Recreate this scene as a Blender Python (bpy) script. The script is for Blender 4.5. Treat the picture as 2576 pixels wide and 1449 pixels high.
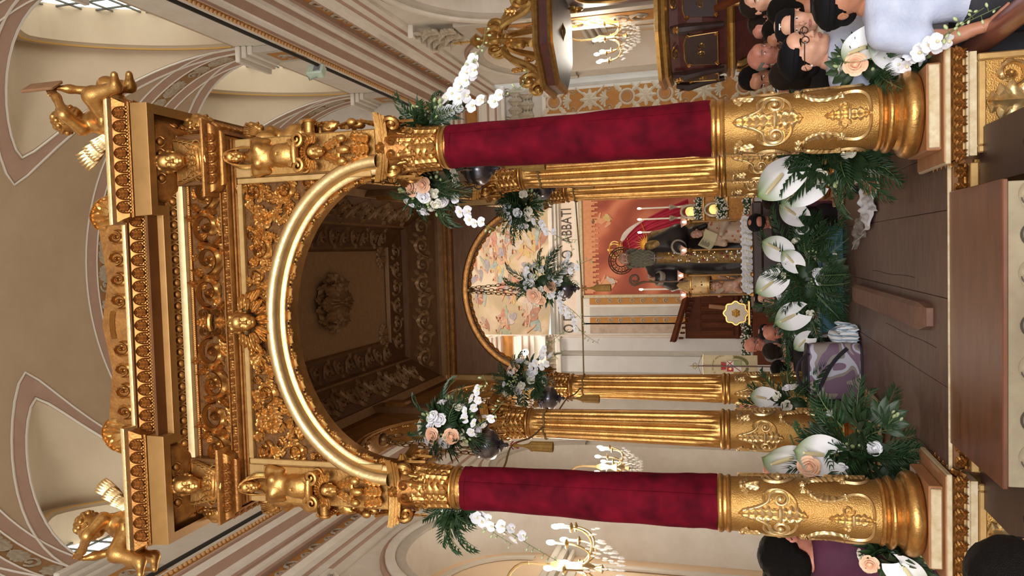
import bpy, math, random
import numpy as np
from mathutils import Vector, Matrix, Euler
random.seed(7); np.random.seed(7)
for o in list(bpy.data.objects): bpy.data.objects.remove(o)
SC = bpy.context.scene; COL = SC.collection
PI = math.pi
# ---------------------------------------------------------------- camera
FPX, PITCH, ROLL, YAW = 1935.26, .2755, -.0171, -.0464
CAM = np.array([.395, -4.486, 2.0])
cF = np.array([math.sin(YAW)*math.cos(PITCH), math.cos(YAW)*math.cos(PITCH), math.sin(PITCH)])
cR = np.array([math.cos(YAW), -math.sin(YAW), 0.0]); cU = np.cross(cR, cF)
cR, cU = math.cos(ROLL)*cR+math.sin(ROLL)*cU, -math.sin(ROLL)*cR+math.cos(ROLL)*cU
cam = bpy.data.cameras.new('camera'); camo = bpy.data.objects.new('camera', cam); COL.objects.link(camo)
cam.sensor_fit = 'HORIZONTAL'; cam.sensor_width = 36; cam.lens = FPX*36/2576; cam.clip_start = .05; cam.clip_end = 200
X_, Y_, Z_ = -cU, cR, -cF          # the phone was held upright, the frame is stored on its side
camo.matrix_world = Matrix(((X_[0],Y_[0],Z_[0],CAM[0]),(X_[1],Y_[1],Z_[1],CAM[1]),(X_[2],Y_[2],Z_[2],CAM[2]),(0,0,0,1)))
SC.camera = camo
# ---------------------------------------------------------------- light
SC.view_settings.view_transform = 'Standard'; SC.view_settings.look = 'None'
SC.view_settings.gamma = 1; SC.view_settings.use_curve_mapping = False
SC.view_settings.exposure = 0.12
wd = bpy.data.worlds.new('world'); SC.world = wd; wd.use_nodes = True
wd.node_tree.nodes['Background'].inputs[0].default_value = (.86, .93, 1, 1)
wd.node_tree.nodes['Background'].inputs[1].default_value = 1.0
def area(name, loc, target, sx, sy, power, col):
    l = bpy.data.lights.new(name, 'AREA'); l.shape = 'RECTANGLE'; l.size = sx; l.size_y = sy; l.energy = power; l.color = col
    o = bpy.data.objects.new(name, l); COL.objects.link(o); o.location = loc
    o.rotation_euler = (Vector(target)-Vector(loc)).to_track_quat('-Z', 'Y').to_euler(); return o
# daylight: clerestory windows both sides; the two area lights here are unseen, added fill
area('west_fill_light', (.2, -12.6, 3.1), (.2, 0, 2.6), 7.5, 5.2, 1450, (1, .965, .935))
area('apse_fill_light', (.2, 15.2, 9.6), (.2, 18, 5.5), 3.0, 1.0, 170, (1, .88, .78))
# ---------------------------------------------------------------- materials
def lin(h):
    c = [int(h[i:i+2], 16)/255 for i in (0, 2, 4)]
    return tuple(x/12.92 if x <= .04045 else ((x+.055)/1.055)**2.4 for x in c)+(1,)
MATS = {}
def mat(name, col, rough=.6, metal=0, var=None, vs=6, bump=0, bs=40, sheen=0, spec=.5, sub=0, detail=6, stretch=None, emit=0, alpha=1, trans=0):
    if name in MATS: return MATS[name]
    m = bpy.data.materials.new(name); m.use_nodes = True; nt = m.node_tree; b = nt.nodes['Principled BSDF']
    c = lin(col) if isinstance(col, str) else tuple(col)+(1,)
    b.inputs['Base Color'].default_value = c; b.inputs['Roughness'].default_value = rough; b.inputs['Metallic'].default_value = metal
    b.inputs['Specular IOR Level'].default_value = spec
    if sheen: b.inputs['Sheen Weight'].default_value = sheen; b.inputs['Sheen Roughness'].default_value = .35; b.inputs['Sheen Tint'].default_value = c
    if sub: b.inputs['Subsurface Weight'].default_value = sub; b.inputs['Subsurface Radius'].default_value = (.012, .005, .003)
    if emit: b.inputs['Emission Color'].default_value = c; b.inputs['Emission Strength'].default_value = emit
    if trans: b.inputs['Transmission Weight'].default_value = trans
    if alpha < 1: b.inputs['Alpha'].default_value = alpha
    tc = nt.nodes.new('ShaderNodeTexCoord'); src = tc.outputs['Object']
    if stretch:
        mp = nt.nodes.new('ShaderNodeMapping'); mp.inputs['Scale'].default_value = stretch; nt.links.new(src, mp.inputs[0]); src = mp.outputs[0]
    if var:
        n = nt.nodes.new('ShaderNodeTexNoise'); n.inputs['Scale'].default_value = vs; n.inputs['Detail'].default_value = detail; n.inputs['Roughness'].default_value = .65
        nt.links.new(src, n.inputs['Vector'])
        r = nt.nodes.new('ShaderNodeValToRGB'); r.color_ramp.elements[0].position = .3; r.color_ramp.elements[1].position = .7
        r.color_ramp.elements[0].color = lin(var) if isinstance(var, str) else tuple(var)+(1,); r.color_ramp.elements[1].color = c
        nt.links.new(n.outputs['Fac'], r.inputs[0]); nt.links.new(r.outputs[0], b.inputs['Base Color'])
    if bump:
        n2 = nt.nodes.new('ShaderNodeTexNoise'); n2.inputs['Scale'].default_value = bs; n2.inputs['Detail'].default_value = 4; nt.links.new(src, n2.inputs['Vector'])
        bp = nt.nodes.new('ShaderNodeBump'); bp.inputs['Strength'].default_value = bump; bp.inputs['Distance'].default_value = .02
        nt.links.new(n2.outputs['Fac'], bp.inputs['Height']); nt.links.new(bp.outputs[0], b.inputs['Normal'])
    MATS[name] = m; return m
GOLD = mat('gold_leaf', (.62, .34, .105), .34, .88, var=(.37, .175, .045), vs=9, bump=.12, bs=55)
GOLD2 = mat('gold_pale', (.78, .58, .30), .34, .85, var=(.64, .42, .17), vs=12, bump=.1, bs=50)
BRONZE = mat('gold_dark', (.42, .19, .045), .40, .75, var=(.22, .085, .022), vs=14, bump=.15, bs=60)
GROUND = mat('gold_ground', (.24, .105, .028), .6, .55, var=(.10, .042, .014), vs=40, bump=.5, bs=160)
STIP = mat('gold_stippled', (.52, .30, .095), .42, .88, var=(.37, .19, .05), vs=10, bump=.28, bs=150)
CREAM = mat('cream_gilt', (.52, .33, .125), .42, .5, var=(.40, .23, .075), vs=14)
FASC = mat('fascia_gilt', (.36, .19, .055), .42, .5, var=(.28, .14, .038), vs=6)
COFF = mat('coffer_gilt', (.40, .23, .10), .5, .25, var=(.26, .14, .06), vs=14, bump=.1, bs=60)
BANDC = mat('band_gilt', (.60, .47, .26), .45, .35, var=(.48, .35, .16), vs=18)
PALE = mat('pale_plaster_gilt', 'd2c3a4', .55, .1, var='b39a70', vs=20)
BROWN = mat('bronze_brown_paint', (.20, .085, .025), .42, .45, var=(.14, .055, .016), vs=5)
DWOOD = mat('dark_canopy_wood', '74502f', .5, .15, var='5c3b1f', vs=5, stretch=(1, 1, 6))
CLOTHC = mat('ceiling_damask', 'bd9870', .8, 0, var='a8855c', vs=30)
VELVET = mat('velvet', (.15, .002, .012), .85, 0, var=(.05, .0006, .005), vs=6, sheen=.45, spec=.12, bump=.15, bs=9, detail=2)
FLOORW = mat('platform_wood', '6e5042', .5, 0, var='4a332b', vs=7, stretch=(1, 4, 1), bump=.08, bs=30)
APRON = mat('varnished_board', '7a4a30', .34, 0, var='5e3420', vs=5, stretch=(.7, 3, 1), bump=.03, bs=40)
BEAM = mat('beam_wood', '47302a', .5, 0, var='38241f', vs=6, stretch=(1, 5, 1))
TANW = mat('tan_plinth_wood', 'ad7a52', .5, 0, var='96653f', vs=8)
STUCCO = mat('white_stucco', 'e2dace', .7, 0, var='d5cbbc', vs=3)
WSTUC = mat('cool_white_stucco', 'e4e2df', .7, 0, var='d8d6d2', vs=2)
STUC2 = mat('grey_stucco', 'c4bbad', .75, 0, var='b5ab9d', vs=3)
MAUVE = mat('mauve_paint', 'b3937f', .75, 0, var='a88874', vs=3)
TAN = mat('tan_vault_paint', 'b89f82', .8, 0, var='ac9376', vs=.8, detail=8)
CREAMW = mat('cream_wall_paint', 'f0d6b5', .75, 0, var='e8caa6', vs=1.2)
OCHRE = mat('ochre_paint', 'b8803c', .7, 0, var='a97030', vs=8)
ORNG = mat('ornament_grey', 'b7a892', .7, 0, var='978772', vs=18)
ORNW = mat('ornament_white', 'd6cbb6', .7, 0, var='c0b199', vs=14)
BLACK = mat('black_cable', '16130f', .6)
# ---------------------------------------------------------------- geometry helpers
class G:
    def __init__(s): s.V = []; s.F = []; s.MI = []; s.n = 0
    def add(s, vf, mi=0, M=None):
        V, F = vf; V = np.asarray(V, float).reshape(-1, 3)
        if M is not None:
            M = np.array(M); V = V@M[:3, :3].T+M[:3, 3]
        s.V.append(V); n = s.n
        s.F += [tuple(i+n for i in f) for f in F]; s.MI += [mi]*len(F); s.n += len(V); return s
    def vf(s): return (np.concatenate(s.V), s.F)
    def mesh(s, name, mats, smooth=True):
        me = bpy.data.meshes.new(name); me.from_pydata(np.concatenate(s.V).tolist(), [], s.F)
        for m in (mats if isinstance(mats, (list, tuple)) else [mats]): me.materials.append(m)
        me.polygons.foreach_set('material_index', s.MI)
        me.polygons.foreach_set('use_smooth', [bool(smooth)]*len(s.F)); me.update()
        if smooth is True:
            try: me.set_sharp_from_angle(angle=.75)
            except Exception: pass
        return me
def mk(name, g, mats, parent=None, loc=(0,0,0), rot=(0,0,0), sc=(1,1,1), smooth=True, label=None, cat=None, group=None, kind=None):
    me = g if isinstance(g, bpy.types.Mesh) else g.mesh(name, mats, smooth)
    o = bpy.data.objects.new(name, me); COL.objects.link(o)
    if parent is not None: o.parent = parent
    o.location = loc; o.rotation_euler = rot; o.scale = sc if hasattr(sc, '__len__') else (sc,)*3
    tag(o, label, cat, group, kind); return o
def tag(o, label=None, cat=None, group=None, kind=None):
    if label: o['label'] = label
    if cat: o['category'] = cat
    if group: o['group'] = group
    if kind: o['kind'] = kind
    return o
def empty(name, loc=(0,0,0), rot=(0,0,0), label=None, cat=None, group=None):
    o = bpy.data.objects.new(name, None); COL.objects.link(o); o.location = loc; o.rotation_euler = rot; o.empty_display_size = .1
    return tag(o, label, cat, group)
def mm(name, vf, mats, smooth=True):
    g = G(); g.add(vf); return g.mesh(name, mats, smooth)
def one(name, vf, mats, parent=None, **k):
    g = G(); g.add(vf); return mk(name, g, mats, parent, **k)
def T(x=0, y=0, z=0): return Matrix.Translation((x, y, z))
def Rx(a): return Matrix.Rotation(a, 4, 'X')
def Ry(a): return Matrix.Rotation(a, 4, 'Y')
def Rz(a): return Matrix.Rotation(a, 4, 'Z')
def S(x, y=None, z=None):
    y = x if y is None else y; z = x if z is None else z
    return Matrix.Diagonal((x, y, z, 1))
def box(x0, x1, y0, y1, z0, z1, c=0.0):
    if c <= 0:
        V = [(x, y, z) for x in (x0, x1) for y in (y0, y1) for z in (z0, z1)]
        return V, [(0,1,3,2), (4,6,7,5), (0,4,5,1), (2,3,7,6), (0,2,6,4), (1,5,7,3)]
    V = []; idx = {}
    P = ((x0, x1), (y0, y1), (z0, z1))
    for ix in (0, 1):
        for iy in (0, 1):
            for iz in (0, 1):
                for ax in range(3):
                    p = [P[0][ix], P[1][iy], P[2][iz]]; ii = (ix, iy, iz)
                    for a in range(3):
                        if a != ax: p[a] += c if ii[a] == 0 else -c
                    idx[(ix, iy, iz, ax)] = len(V); V.append(p)
    F = []
    for ax in range(3):
        a, b = [q for q in range(3) if q != ax]
        for s in (0, 1):
            def k(i, j):
                q = [0, 0, 0]; q[ax] = s; q[a] = i; q[b] = j; return idx[(*q, ax)]
            F.append((k(0,0), k(1,0), k(1,1), k(0,1)))
    for ax in range(3):      # edges along ax
        a, b = [q for q in range(3) if q != ax]
        for i in (0, 1):
            for j in (0, 1):
                def k(s, w):
                    q = [0, 0, 0]; q[ax] = s; q[a] = i; q[b] = j; return idx[(*q, w)]
                F.append((k(0,a), k(1,a), k(1,b), k(0,b)))
    for ix in (0, 1):
        for iy in (0, 1):
            for iz in (0, 1): F.append(tuple(idx[(ix, iy, iz, q)] for q in range(3)))
    return V, F
def grid(nu, nv, fn, cu=False, cv=False):
    V = [fn(i/(nu if cu else nu-1), j/(nv if cv else nv-1)) for i in range(nu) for j in range(nv)]
    F = []
    for i in range(nu if cu else nu-1):
        for j in range(nv if cv else nv-1):
            a = i*nv+j; b = ((i+1) % nu)*nv+j; c = ((i+1) % nu)*nv+(j+1) % nv; d = i*nv+(j+1) % nv
            F.append((a, b, c, d))
    return V, F
def lathe(prof, n=32, fn=None):
    V = []; F = []; m = len(prof)
    for i in range(n):
        a = 2*PI*i/n
        for (r, z) in prof:
            if fn: r = fn(r, z, a)
            V.append((r*math.cos(a), r*math.sin(a), z))
    for i in range(n):
        for j in range(m-1):
            a = i*m+j; b = ((i+1) % n)*m+j; F.append((a, b, b+1, a+1))
    F.append(tuple((i*m) for i in range(n-1, -1, -1))); F.append(tuple(i*m+m-1 for i in range(n)))
    return V, F
def frames(P):
    P = np.asarray(P, float); d = np.gradient(P, axis=0); d /= np.linalg.norm(d, axis=1)[:, None]+1e-12
    up = np.array([0, 0, 1.0]) if abs(d[0][2]) < .9 else np.array([1.0, 0, 0]); N = []
    n = up-d[0]*(up@d[0]); n /= np.linalg.norm(n)
    for t in d:
        n = n-t*(n@t); n /= np.linalg.norm(n)+1e-12; N.append(n)
    N = np.array(N); return d, N, np.cross(d, N)
def tube(P, r, n=8, caps=True, closed=False):
    P = np.asarray(P, float); m = len(P); r = np.full(m, r) if np.isscalar(r) else np.asarray(r)
    d, N, B = frames(P); V = []
    for i in range(m):
        for j in range(n):
            a = 2*PI*j/n; V.append(P[i]+r[i]*(math.cos(a)*N[i]+math.sin(a)*B[i]))
    F = []
    for i in range(m if closed else m-1):
        for j in range(n):
            k = (i+1) % m; F.append((i*n+j, i*n+(j+1) % n, k*n+(j+1) % n, k*n+j))
    if caps and not closed: F.append(tuple(range(n-1, -1, -1))); F.append(tuple((m-1)*n+j for j in range(n)))
    return V, F
def sphere(c=(0,0,0), r=1, nu=12, nv=8):
    r = (r, r, r) if np.isscalar(r) else r; V = [(c[0], c[1], c[2]-r[2])]
    for j in range(1, nv):
        b = -PI/2+PI*j/nv
        for i in range(nu):
            a = 2*PI*i/nu; V.append((c[0]+r[0]*math.cos(b)*math.cos(a), c[1]+r[1]*math.cos(b)*math.sin(a), c[2]+r[2]*math.sin(b)))
    V.append((c[0], c[1], c[2]+r[2])); F = []
    for i in range(nu):
        F.append((0, 1+(i+1) % nu, 1+i)); q = 1+(nv-2)*nu; F.append((len(V)-1, q+i, q+(i+1) % nu))
        for j in range(nv-2):
            a = 1+j*nu; F.append((a+i, a+(i+1) % nu, a+nu+(i+1) % nu, a+nu+i))
    return V, F
def mould(prof, path, closed=False, up=(0,0,1)):
    """sweep a profile (offset outwards, height) along a horizontal path with mitred corners"""
    P = [Vector(p) for p in path]; n = len(P); V = []; F = []; m = len(prof)
    for i in range(n):
        a = (P[i]-P[i-1]) if (i > 0 or closed) else (P[1]-P[0]); b = (P[(i+1) % n]-P[i]) if (i < n-1 or closed) else a
        if i == 0 and not closed: a = b
        a = a.normalized(); b = b.normalized()
        na = Vector((a.y, -a.x, 0)); nb = Vector((b.y, -b.x, 0)); k = (na+nb); k = k/max(.15, k.dot(na)) if k.length > 1e-6 else na
        for (o, h) in prof: V.append(P[i]+k*o+Vector((0, 0, h)))
    for i in range(n if closed else n-1):
        for j in range(m-1):
            q = (i+1) % n; F.append((i*m+j, q*m+j, q*m+j+1, i*m+j+1))
    if not closed: F.append(tuple(range(m))); F.append(tuple((n-1)*m+j for j in range(m-1, -1, -1)))
    return [tuple(v) for v in V], F
def extr(poly, h0, h1):
    """prism of a 2D polygon between z=h0 and h1"""
    n = len(poly); V = [(p[0], p[1], h0) for p in poly]+[(p[0], p[1], h1) for p in poly]
    F = [tuple(range(n-1, -1, -1)), tuple(range(n, 2*n))]+[(i, (i+1) % n, n+(i+1) % n, n+i) for i in range(n)]
    return V, F
# ---- carved ornament: ribbons that follow a 2D curve, with lobed edges and raised flutes
def ribbon(C, wl, wr, h, lobes=0, lobeL=0.0, lobeR=0.0, cols=7, th=.0, fl=.25, rib=.35, curl=None, back=0, vein=0, nv=2.5):
    C = np.asarray(C, float); m = len(C); s = np.linspace(0, 1, m)
    d = np.gradient(C, axis=0); d /= np.linalg.norm(d, axis=1)[:, None]+1e-12; nrm = np.stack([-d[:, 1], d[:, 0]], 1)
    WL = np.array([wl(x) for x in s]) if callable(wl) else np.full(m, wl); WR = np.array([wr(x) for x in s]) if callable(wr) else np.full(m, wr)
    H = np.array([h(x) for x in s]) if callable(h) else np.full(m, h)
    ph = (s*lobes) % 1.0 if lobes else s*0
    lob = (1-ph)**.55*np.minimum(1, ph*6+.15) if lobes else np.ones(m)
    V = []; t = np.linspace(-1, 1, cols)
    for i in range(m):
        for x in t:
            w = WL[i]*(1-lobeL+lobeL*lob[i]) if x < 0 else WR[i]*(1-lobeR+lobeR*lob[i])
            shift = -abs(x)*(WL[i] if x < 0 else WR[i])*.0
            p = C[i]+nrm[i]*(-x*w)*1.0+d[i]*(abs(x)*w*.45 if lobes else 0)
            z = H[i]*(math.sqrt(max(0, 1-x*x*.96))*(1-rib)+rib*math.exp(-(x*4)**2))
            if lobes: z += H[i]*fl*math.cos(2*PI*ph[i])*-1*min(1, abs(x)*1.6)*(1-abs(x)**4)
            if vein: z += H[i]*vein*(math.cos(x*2*PI*nv)-1)*.5*(1-.3*abs(x))
            if curl is not None: z += curl(s[i], x)
            V.append((p[0], p[1], max(z, 0) if curl is None else z))
    F = []
    for i in range(m-1):
        for j in range(cols-1):
            a = i*cols+j; F.append((a, a+1, a+cols+1, a+cols))
    if back:
        n = len(V); V += [(v[0], v[1], v[2]-back) for v in V]
        F += [tuple(q+n for q in f[::-1]) for f in list(F)]
        edge = [j for j in range(cols)]+[i*cols+cols-1 for i in range(1, m)]+[(m-1)*cols+j for j in range(cols-2, -1, -1)]+[i*cols for i in range(m-2, 0, -1)]
        for q in range(len(edge)):
            a, b = edge[q], edge[(q+1) % len(edge)]; F.append((a, a+n, b+n, b))
    return V, F
def spiral(cx, cy, R, a0, turns, k=.12, hand=1, n=44, p=1.0):
    t = np.linspace(0, 1, n); r = R*(1-(1-k)*t**p); a = a0+hand*2*PI*turns*t
    return np.stack([cx+r*np.cos(a), cy+r*np.sin(a)], 1)
def bez(pts, n=24):
    P = np.array(pts, float); t = np.linspace(0, 1, n)[:, None]
    if len(P) == 3: return (1-t)**2*P[0]+2*t*(1-t)*P[1]+t*t*P[2]
    return (1-t)**3*P[0]+3*t*(1-t)**2*P[1]+3*t*t*(1-t)*P[2]+t**3*P[3]
def crom(pts, n=8):
    P = np.array(pts, float); P = np.vstack([2*P[0]-P[1], P, 2*P[-1]-P[-2]]); out = []
    for i in range(1, len(P)-2):
        for t in np.linspace(0, 1, n, endpoint=False):
            a, b, c, d = P[i-1:i+3]; out.append(.5*((2*b)+(-a+c)*t+(2*a-5*b+4*c-d)*t*t+(-a+3*b-3*c+d)*t**3))
    out.append(P[-2]); return np.array(out)
def leaf(L, W, h, lobes=5, n=26, cols=9, bend=0.0, back=.0, tip=.0, lob=.45):
    env = lambda s: W*(math.sin(PI*(.12+.88*s)**.8)**.75+.02)*(1 if s < .97 else .5)
    C = np.stack([np.zeros(n), np.linspace(0, L, n)], 1)
    cf = (lambda s, x: bend*max(0, s-.45)**2*4+tip*max(0, s-.75)*4) if (bend or tip) else None
    cols = max(cols, 11) if cols > 5 else cols
    return ribbon(C, env, env, h, lobes, lob, lob, cols, fl=.10, rib=.30, curl=cf, back=back, vein=.38 if cols > 5 else 0, nv=1.5 if cols > 5 else 0)
def rosette(r, h, n=6):
    g = G()
    def fn(u, v):
        a = 2*PI*u; rr = r*v*(.78+.22*abs(math.cos(n*a/2))); return (rr*math.cos(a), rr*math.sin(a), h*(math.sin(min(1, v*1.15)*PI)*.8+.25*(1-v))*(.8+.2*abs(math.cos(n*a/2))))
    g.add(grid(n*6, 6, fn, cu=True)); g.add(sphere((0, 0, h*.5), r*.28, 8, 6)); return g.vf()
def scroll_unit(R, h, hand=1, a0=PI, turns=1.35, ls=7, leafy=True, centre=True):
    """acanthus scroll of outer radius R around the origin"""
    g = G(); C = spiral(0, 0, R*.86, a0, turns, .20, hand, 64)
    out = .40; inn = .10
    wl, wr = (inn, out) if hand > 0 else (out, inn)
    env = lambda s: (1-.62*s)*(.35+.65*min(1, s*5))
    if not leafy: wl = wr = .085
    if leafy: g.add(ribbon(C, lambda s: R*wl*env(s), lambda s: R*wr*env(s), lambda s: h*(1-.4*s), ls, .5*(hand < 0), .5*(hand > 0), 7, fl=.35))
    else: g.add(ribbon(C, lambda s: R*wl*env(s), lambda s: R*wr*env(s), lambda s: h*(1-.4*s), 0, 0, 0, 6))
    g.add(ribbon(spiral(0, 0, R*.80, a0, turns*.96, .22, hand, 56), lambda s: R*.05*(1-.4*s), lambda s: R*.05*(1-.4*s), lambda s: h*1.15*(1-.3*s), cols=5))
    if centre: g.add(rosette(R*.26, h*1.1, 6))
    return g.vf()
def rinceau(R, h, hand=1):
    """one wave of a running scroll: scroll, stem bract and two side leaves"""
    g = G(); g.add(scroll_unit(R, h, hand, PI if hand > 0 else PI, 1.35))
    s = hand
    g.add(ribbon(bez([(-1.25*R, s*.75*R), (-1.0*R, s*.1*R), (-.95*R, -s*.2*R), (-.78*R, -s*.45*R)], 18), lambda t: R*.10, lambda t: R*.10, h*.9))
    for (bx, by, a, L, W) in ((-1.02*R, s*.45*R, s*.9, .75, .30), (.30*R, -s*.80*R, -s*1.05-0*PI, .72, .28), (.62*R, s*.55*R, -s*.55, .60, .25)):
        M = T(bx, by, 0)@Rz(a-PI/2+(0 if s > 0 else 0)); g.add(leaf(L*R, W*R, h, 4, 20, 7), M=M)
    return g.vf()
def wrapcyl(vf, r, ang0=-PI/2, z0=0, taper=0):
    """x -> angle, y -> height, z -> radial"""
    V, F = vf; V = np.asarray(V, float); rr = r(V[:, 1]+z0) if callable(r) else r
    a = ang0+V[:, 0]/(rr if np.isscalar(rr) else rr); q = rr+V[:, 2]
    return np.stack([q*np.cos(a), q*np.sin(a), V[:, 1]+z0], 1), F
def facefront(vf, y=0, flip=1):
    """xy relief with z towards the viewer -> xz plane facing -Y"""
    V, F = vf; V = np.asarray(V, float); return np.stack([V[:, 0], y-V[:, 2], V[:, 1]], 1), F
FRONT = Matrix(((1,0,0,0), (0,0,-1,0), (0,1,0,0), (0,0,0,1)))     # relief z -> -Y, relief y -> Z
def reduce_chain(n): return range(n)
# ---- smooth bodies: blended distance fields meshed with surface nets
def smin(a, b, k):
    h = np.clip(.5+.5*(b-a)/k, 0, 1); return b*(1-h)+a*h-k*h*(1-h)
def sdf_prim(P, p):
    t = p[0]
    if t == 'c':
        a, b, ra, rb = np.array(p[1], float), np.array(p[2], float), p[3], p[4]
        ab = b-a; h = np.clip(((P-a)@ab)/max(ab@ab, 1e-9), 0, 1)
        return np.linalg.norm(P-a-h[:, None]*ab, axis=1)-(ra+(rb-ra)*h)
    if t == 'e':
        c, r = np.array(p[1], float), np.array(p[2], float); q = P-c
        if len(p) > 3 and p[3] is not None: q = q@np.array(p[3].to_3x3())
        k0 = np.linalg.norm(q/r, axis=1); k1 = np.linalg.norm(q/(r*r), axis=1); return k0*(k0-1)/np.maximum(k1, 1e-6)
def sdf_mesh(prims, h, k=.02, pad=None, disp=None, clip=None):
    """prims: list of primitives, optional dict last: {'k':..,'sub':True}"""
    lo = np.full(3, 1e9); hi = -lo
    for p in prims:
        if isinstance(p[-1], dict) and p[-1].get('sub'): continue
        if p[0] == 'c':
            for q, r in ((p[1], p[3]), (p[2], p[4])): lo = np.minimum(lo, np.array(q)-r); hi = np.maximum(hi, np.array(q)+r)
        else: r = max(p[2]); lo = np.minimum(lo, np.array(p[1])-r); hi = np.maximum(hi, np.array(p[1])+r)
    lo -= 2.5*h+k*.3; hi += 2.5*h+k*.3; n = np.ceil((hi-lo)/h).astype(int)+1
    ax = [lo[i]+h*np.arange(n[i]) for i in range(3)]
    P = np.stack(np.meshgrid(*ax, indexing='ij'), -1).reshape(-1, 3)
    D = None
    for p in prims:
        o = p[-1] if isinstance(p[-1], dict) else {}
        q = p[:-1] if o else p
        d = sdf_prim(P, q); kk = o.get('k', k)
        if o.get('sub'): D = -smin(-D, d, kk)
        else: D = d if D is None else smin(D, d, kk)
    if disp is not None: D = D-disp(P)
    if clip is not None: D = np.maximum(D, clip(P))
    return nets(D.reshape(n), lo, h)
def nets(D, lo, h):
    ins = D < 0; nx, ny, nz = D.shape
    c = [(i, j, k) for i in (0, 1) for j in (0, 1) for k in (0, 1)]
    sl = lambda o: tuple(slice(o[a], D.shape[a]-1+o[a]) for a in range(3))
    cnt = sum(ins[sl(o)].astype(int) for o in c); act = (cnt > 0) & (cnt < 8)
    pos = np.zeros(act.shape+(3,)); num = np.zeros(act.shape)
    for a in range(3):
        for o in c:
            if o[a]: continue
            q = list(o); q[a] = 1; da = D[sl(o)]; db = D[sl(q)]; m = (da < 0) != (db < 0)
            t = np.where(m, da/np.where(m, da-db, 1), 0)
            for b in range(3): pos[..., b] += np.where(m, (t if b == a else o[b]), 0)
            num += m
    idx = -np.ones(act.shape, int); I = np.argwhere(act); idx[act] = np.arange(len(I))
    V = lo+h*(I+pos[act]/num[act][:, None]); F = []
    for a in range(3):
        b, d = (a+1) % 3, (a+2) % 3
        s0 = [slice(1, -1)]*3; s0[a] = slice(0, D.shape[a]-1); s1 = list(s0); s1[a] = slice(1, D.shape[a])
        A = ins[tuple(s0)]; B = ins[tuple(s1)]; m = A != B; E = np.argwhere(m)
        if not len(E): continue
        off = np.ones(3, int); off[a] = 0; E = E+off; e = np.eye(3, dtype=int)
        q = [idx[tuple((E-x).T)] for x in (e[b]*0, e[b], e[b]+e[d], e[d])]
        fl = A[m]; Q = np.stack(q, 1); Q[~fl] = Q[~fl][:, ::-1]; F.append(Q)
    F = np.concatenate(F); return V, [tuple(x) for x in F.tolist()]
def vnoise(P, s, seed=0):
    """cheap smooth pseudo noise"""
    r = np.random.RandomState(seed); v = 0
    for i in range(5):
        k = r.normal(size=3)*s*(1+i*.5); v = v+np.sin(P@k+r.rand()*6.28)/(1+i*.4)
    return v/3
def heart(n=28):
    t = np.linspace(0, 2*PI, n, endpoint=False)
    return np.stack([16*np.sin(t)**3/16, (13*np.cos(t)-5*np.cos(2*t)-2*np.cos(3*t)-np.cos(4*t))/16], 1)
def at(x, y, X=None, Y=None, Z=None):
    d = cF+cR*((1449-y)-724.5)/FPX-cU*(x-1288)/FPX
    t = (X-CAM[0])/d[0] if X is not None else (Y-CAM[1])/d[1] if Y is not None else (Z-CAM[2])/d[2]
    return CAM+t*d
# ================================================================ the church
XC, HALF = .2, 4.25
ZS, VH = 10.9, 3.8
PIERS = [-9.6, -5.0, -.4, 4.2, 8.8, 13.4]; BAYS = [-7.3, -2.7, 1.9, 6.5, 11.1]
YB, YE = -11.9, 14.0
def SX(s, d): return XC+s*(HALF-d)
def strips(bands, s, y0, y1):
    """bands [(material, [(d,z)...])] -> list of (mat, vf)"""
    out = []
    for m, pr in bands:
        V = []; F = []
        for (d, z) in pr: V += [(SX(s, d), y0, z), (SX(s, d), y1, z)]
        for i in range(len(pr)-1):
            f = (2*i, 2*i+1, 2*i+3, 2*i+2); F.append(f if s < 0 else f[::-1])
        out.append((m, (V, F)))
    return out
one('floor', box(-6.5, 7, -13, 21, -.1, 0), mat('stone_floor', 'b0a698', .4, 0, var='998f82', vs=2), kind='structure')
ENT = [(STUCCO, [(.0, 7.35), (.06, 7.35), (.06, 7.47)]), (MAUVE, [(.06, 7.47), (.09, 7.49), (.09, 7.52)]), (STUCCO, [(.09, 7.52), (.09, 7.66)]), (MAUVE, [(.09, 7.66), (.12, 7.68), (.12, 7.71)]), (STUCCO, [(.12, 7.71), (.12, 7.84), (.19, 7.90)]), (MAUVE, [(.19, 7.90), (.19, 7.94), (.05, 7.95)]),
       (OCHRE, [(.05, 7.95), (.05, 8.27)]), (MAUVE, [(.05, 8.27), (.12, 8.28), (.15, 8.31)]), (STUCCO, [(.15, 8.31), (.20, 8.32), (.24, 8.36)]), (MAUVE, [(.24, 8.36), (.26, 8.36), (.26, 8.40), (.30, 8.41)]), (STUCCO, [(.30, 8.41), (.36, 8.42), (.40, 8.46)]), (MAUVE, [(.40, 8.46), (.55, 8.465)]), (STUCCO, [(.55, 8.465), (.57, 8.49), (.63, 8.51)]), (MAUVE, [(.63, 8.51), (.63, 8.55), (.66, 8.55)]), (STUCCO, [(.66, 8.55), (.66, 8.57)]), (OCHRE, [(.66, 8.57), (.70, 8.63)]), (STUCCO, [(.70, 8.63), (.71, 8.66), (.0, 8.72)])]
gsc = mm('painted_scroll', scroll_unit(.15, .02, 1, PI, 1.2, 6, True, True), ORNG)
gscm = mm('painted_scroll', scroll_unit(.15, .02, -1, PI, 1.2, 6, True, True), ORNG)
gegg = mm('egg', sphere((0, 0, 0), (.028, .045, .03), 8, 6), mat('egg_ochre', 'c2925c', .7))
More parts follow.
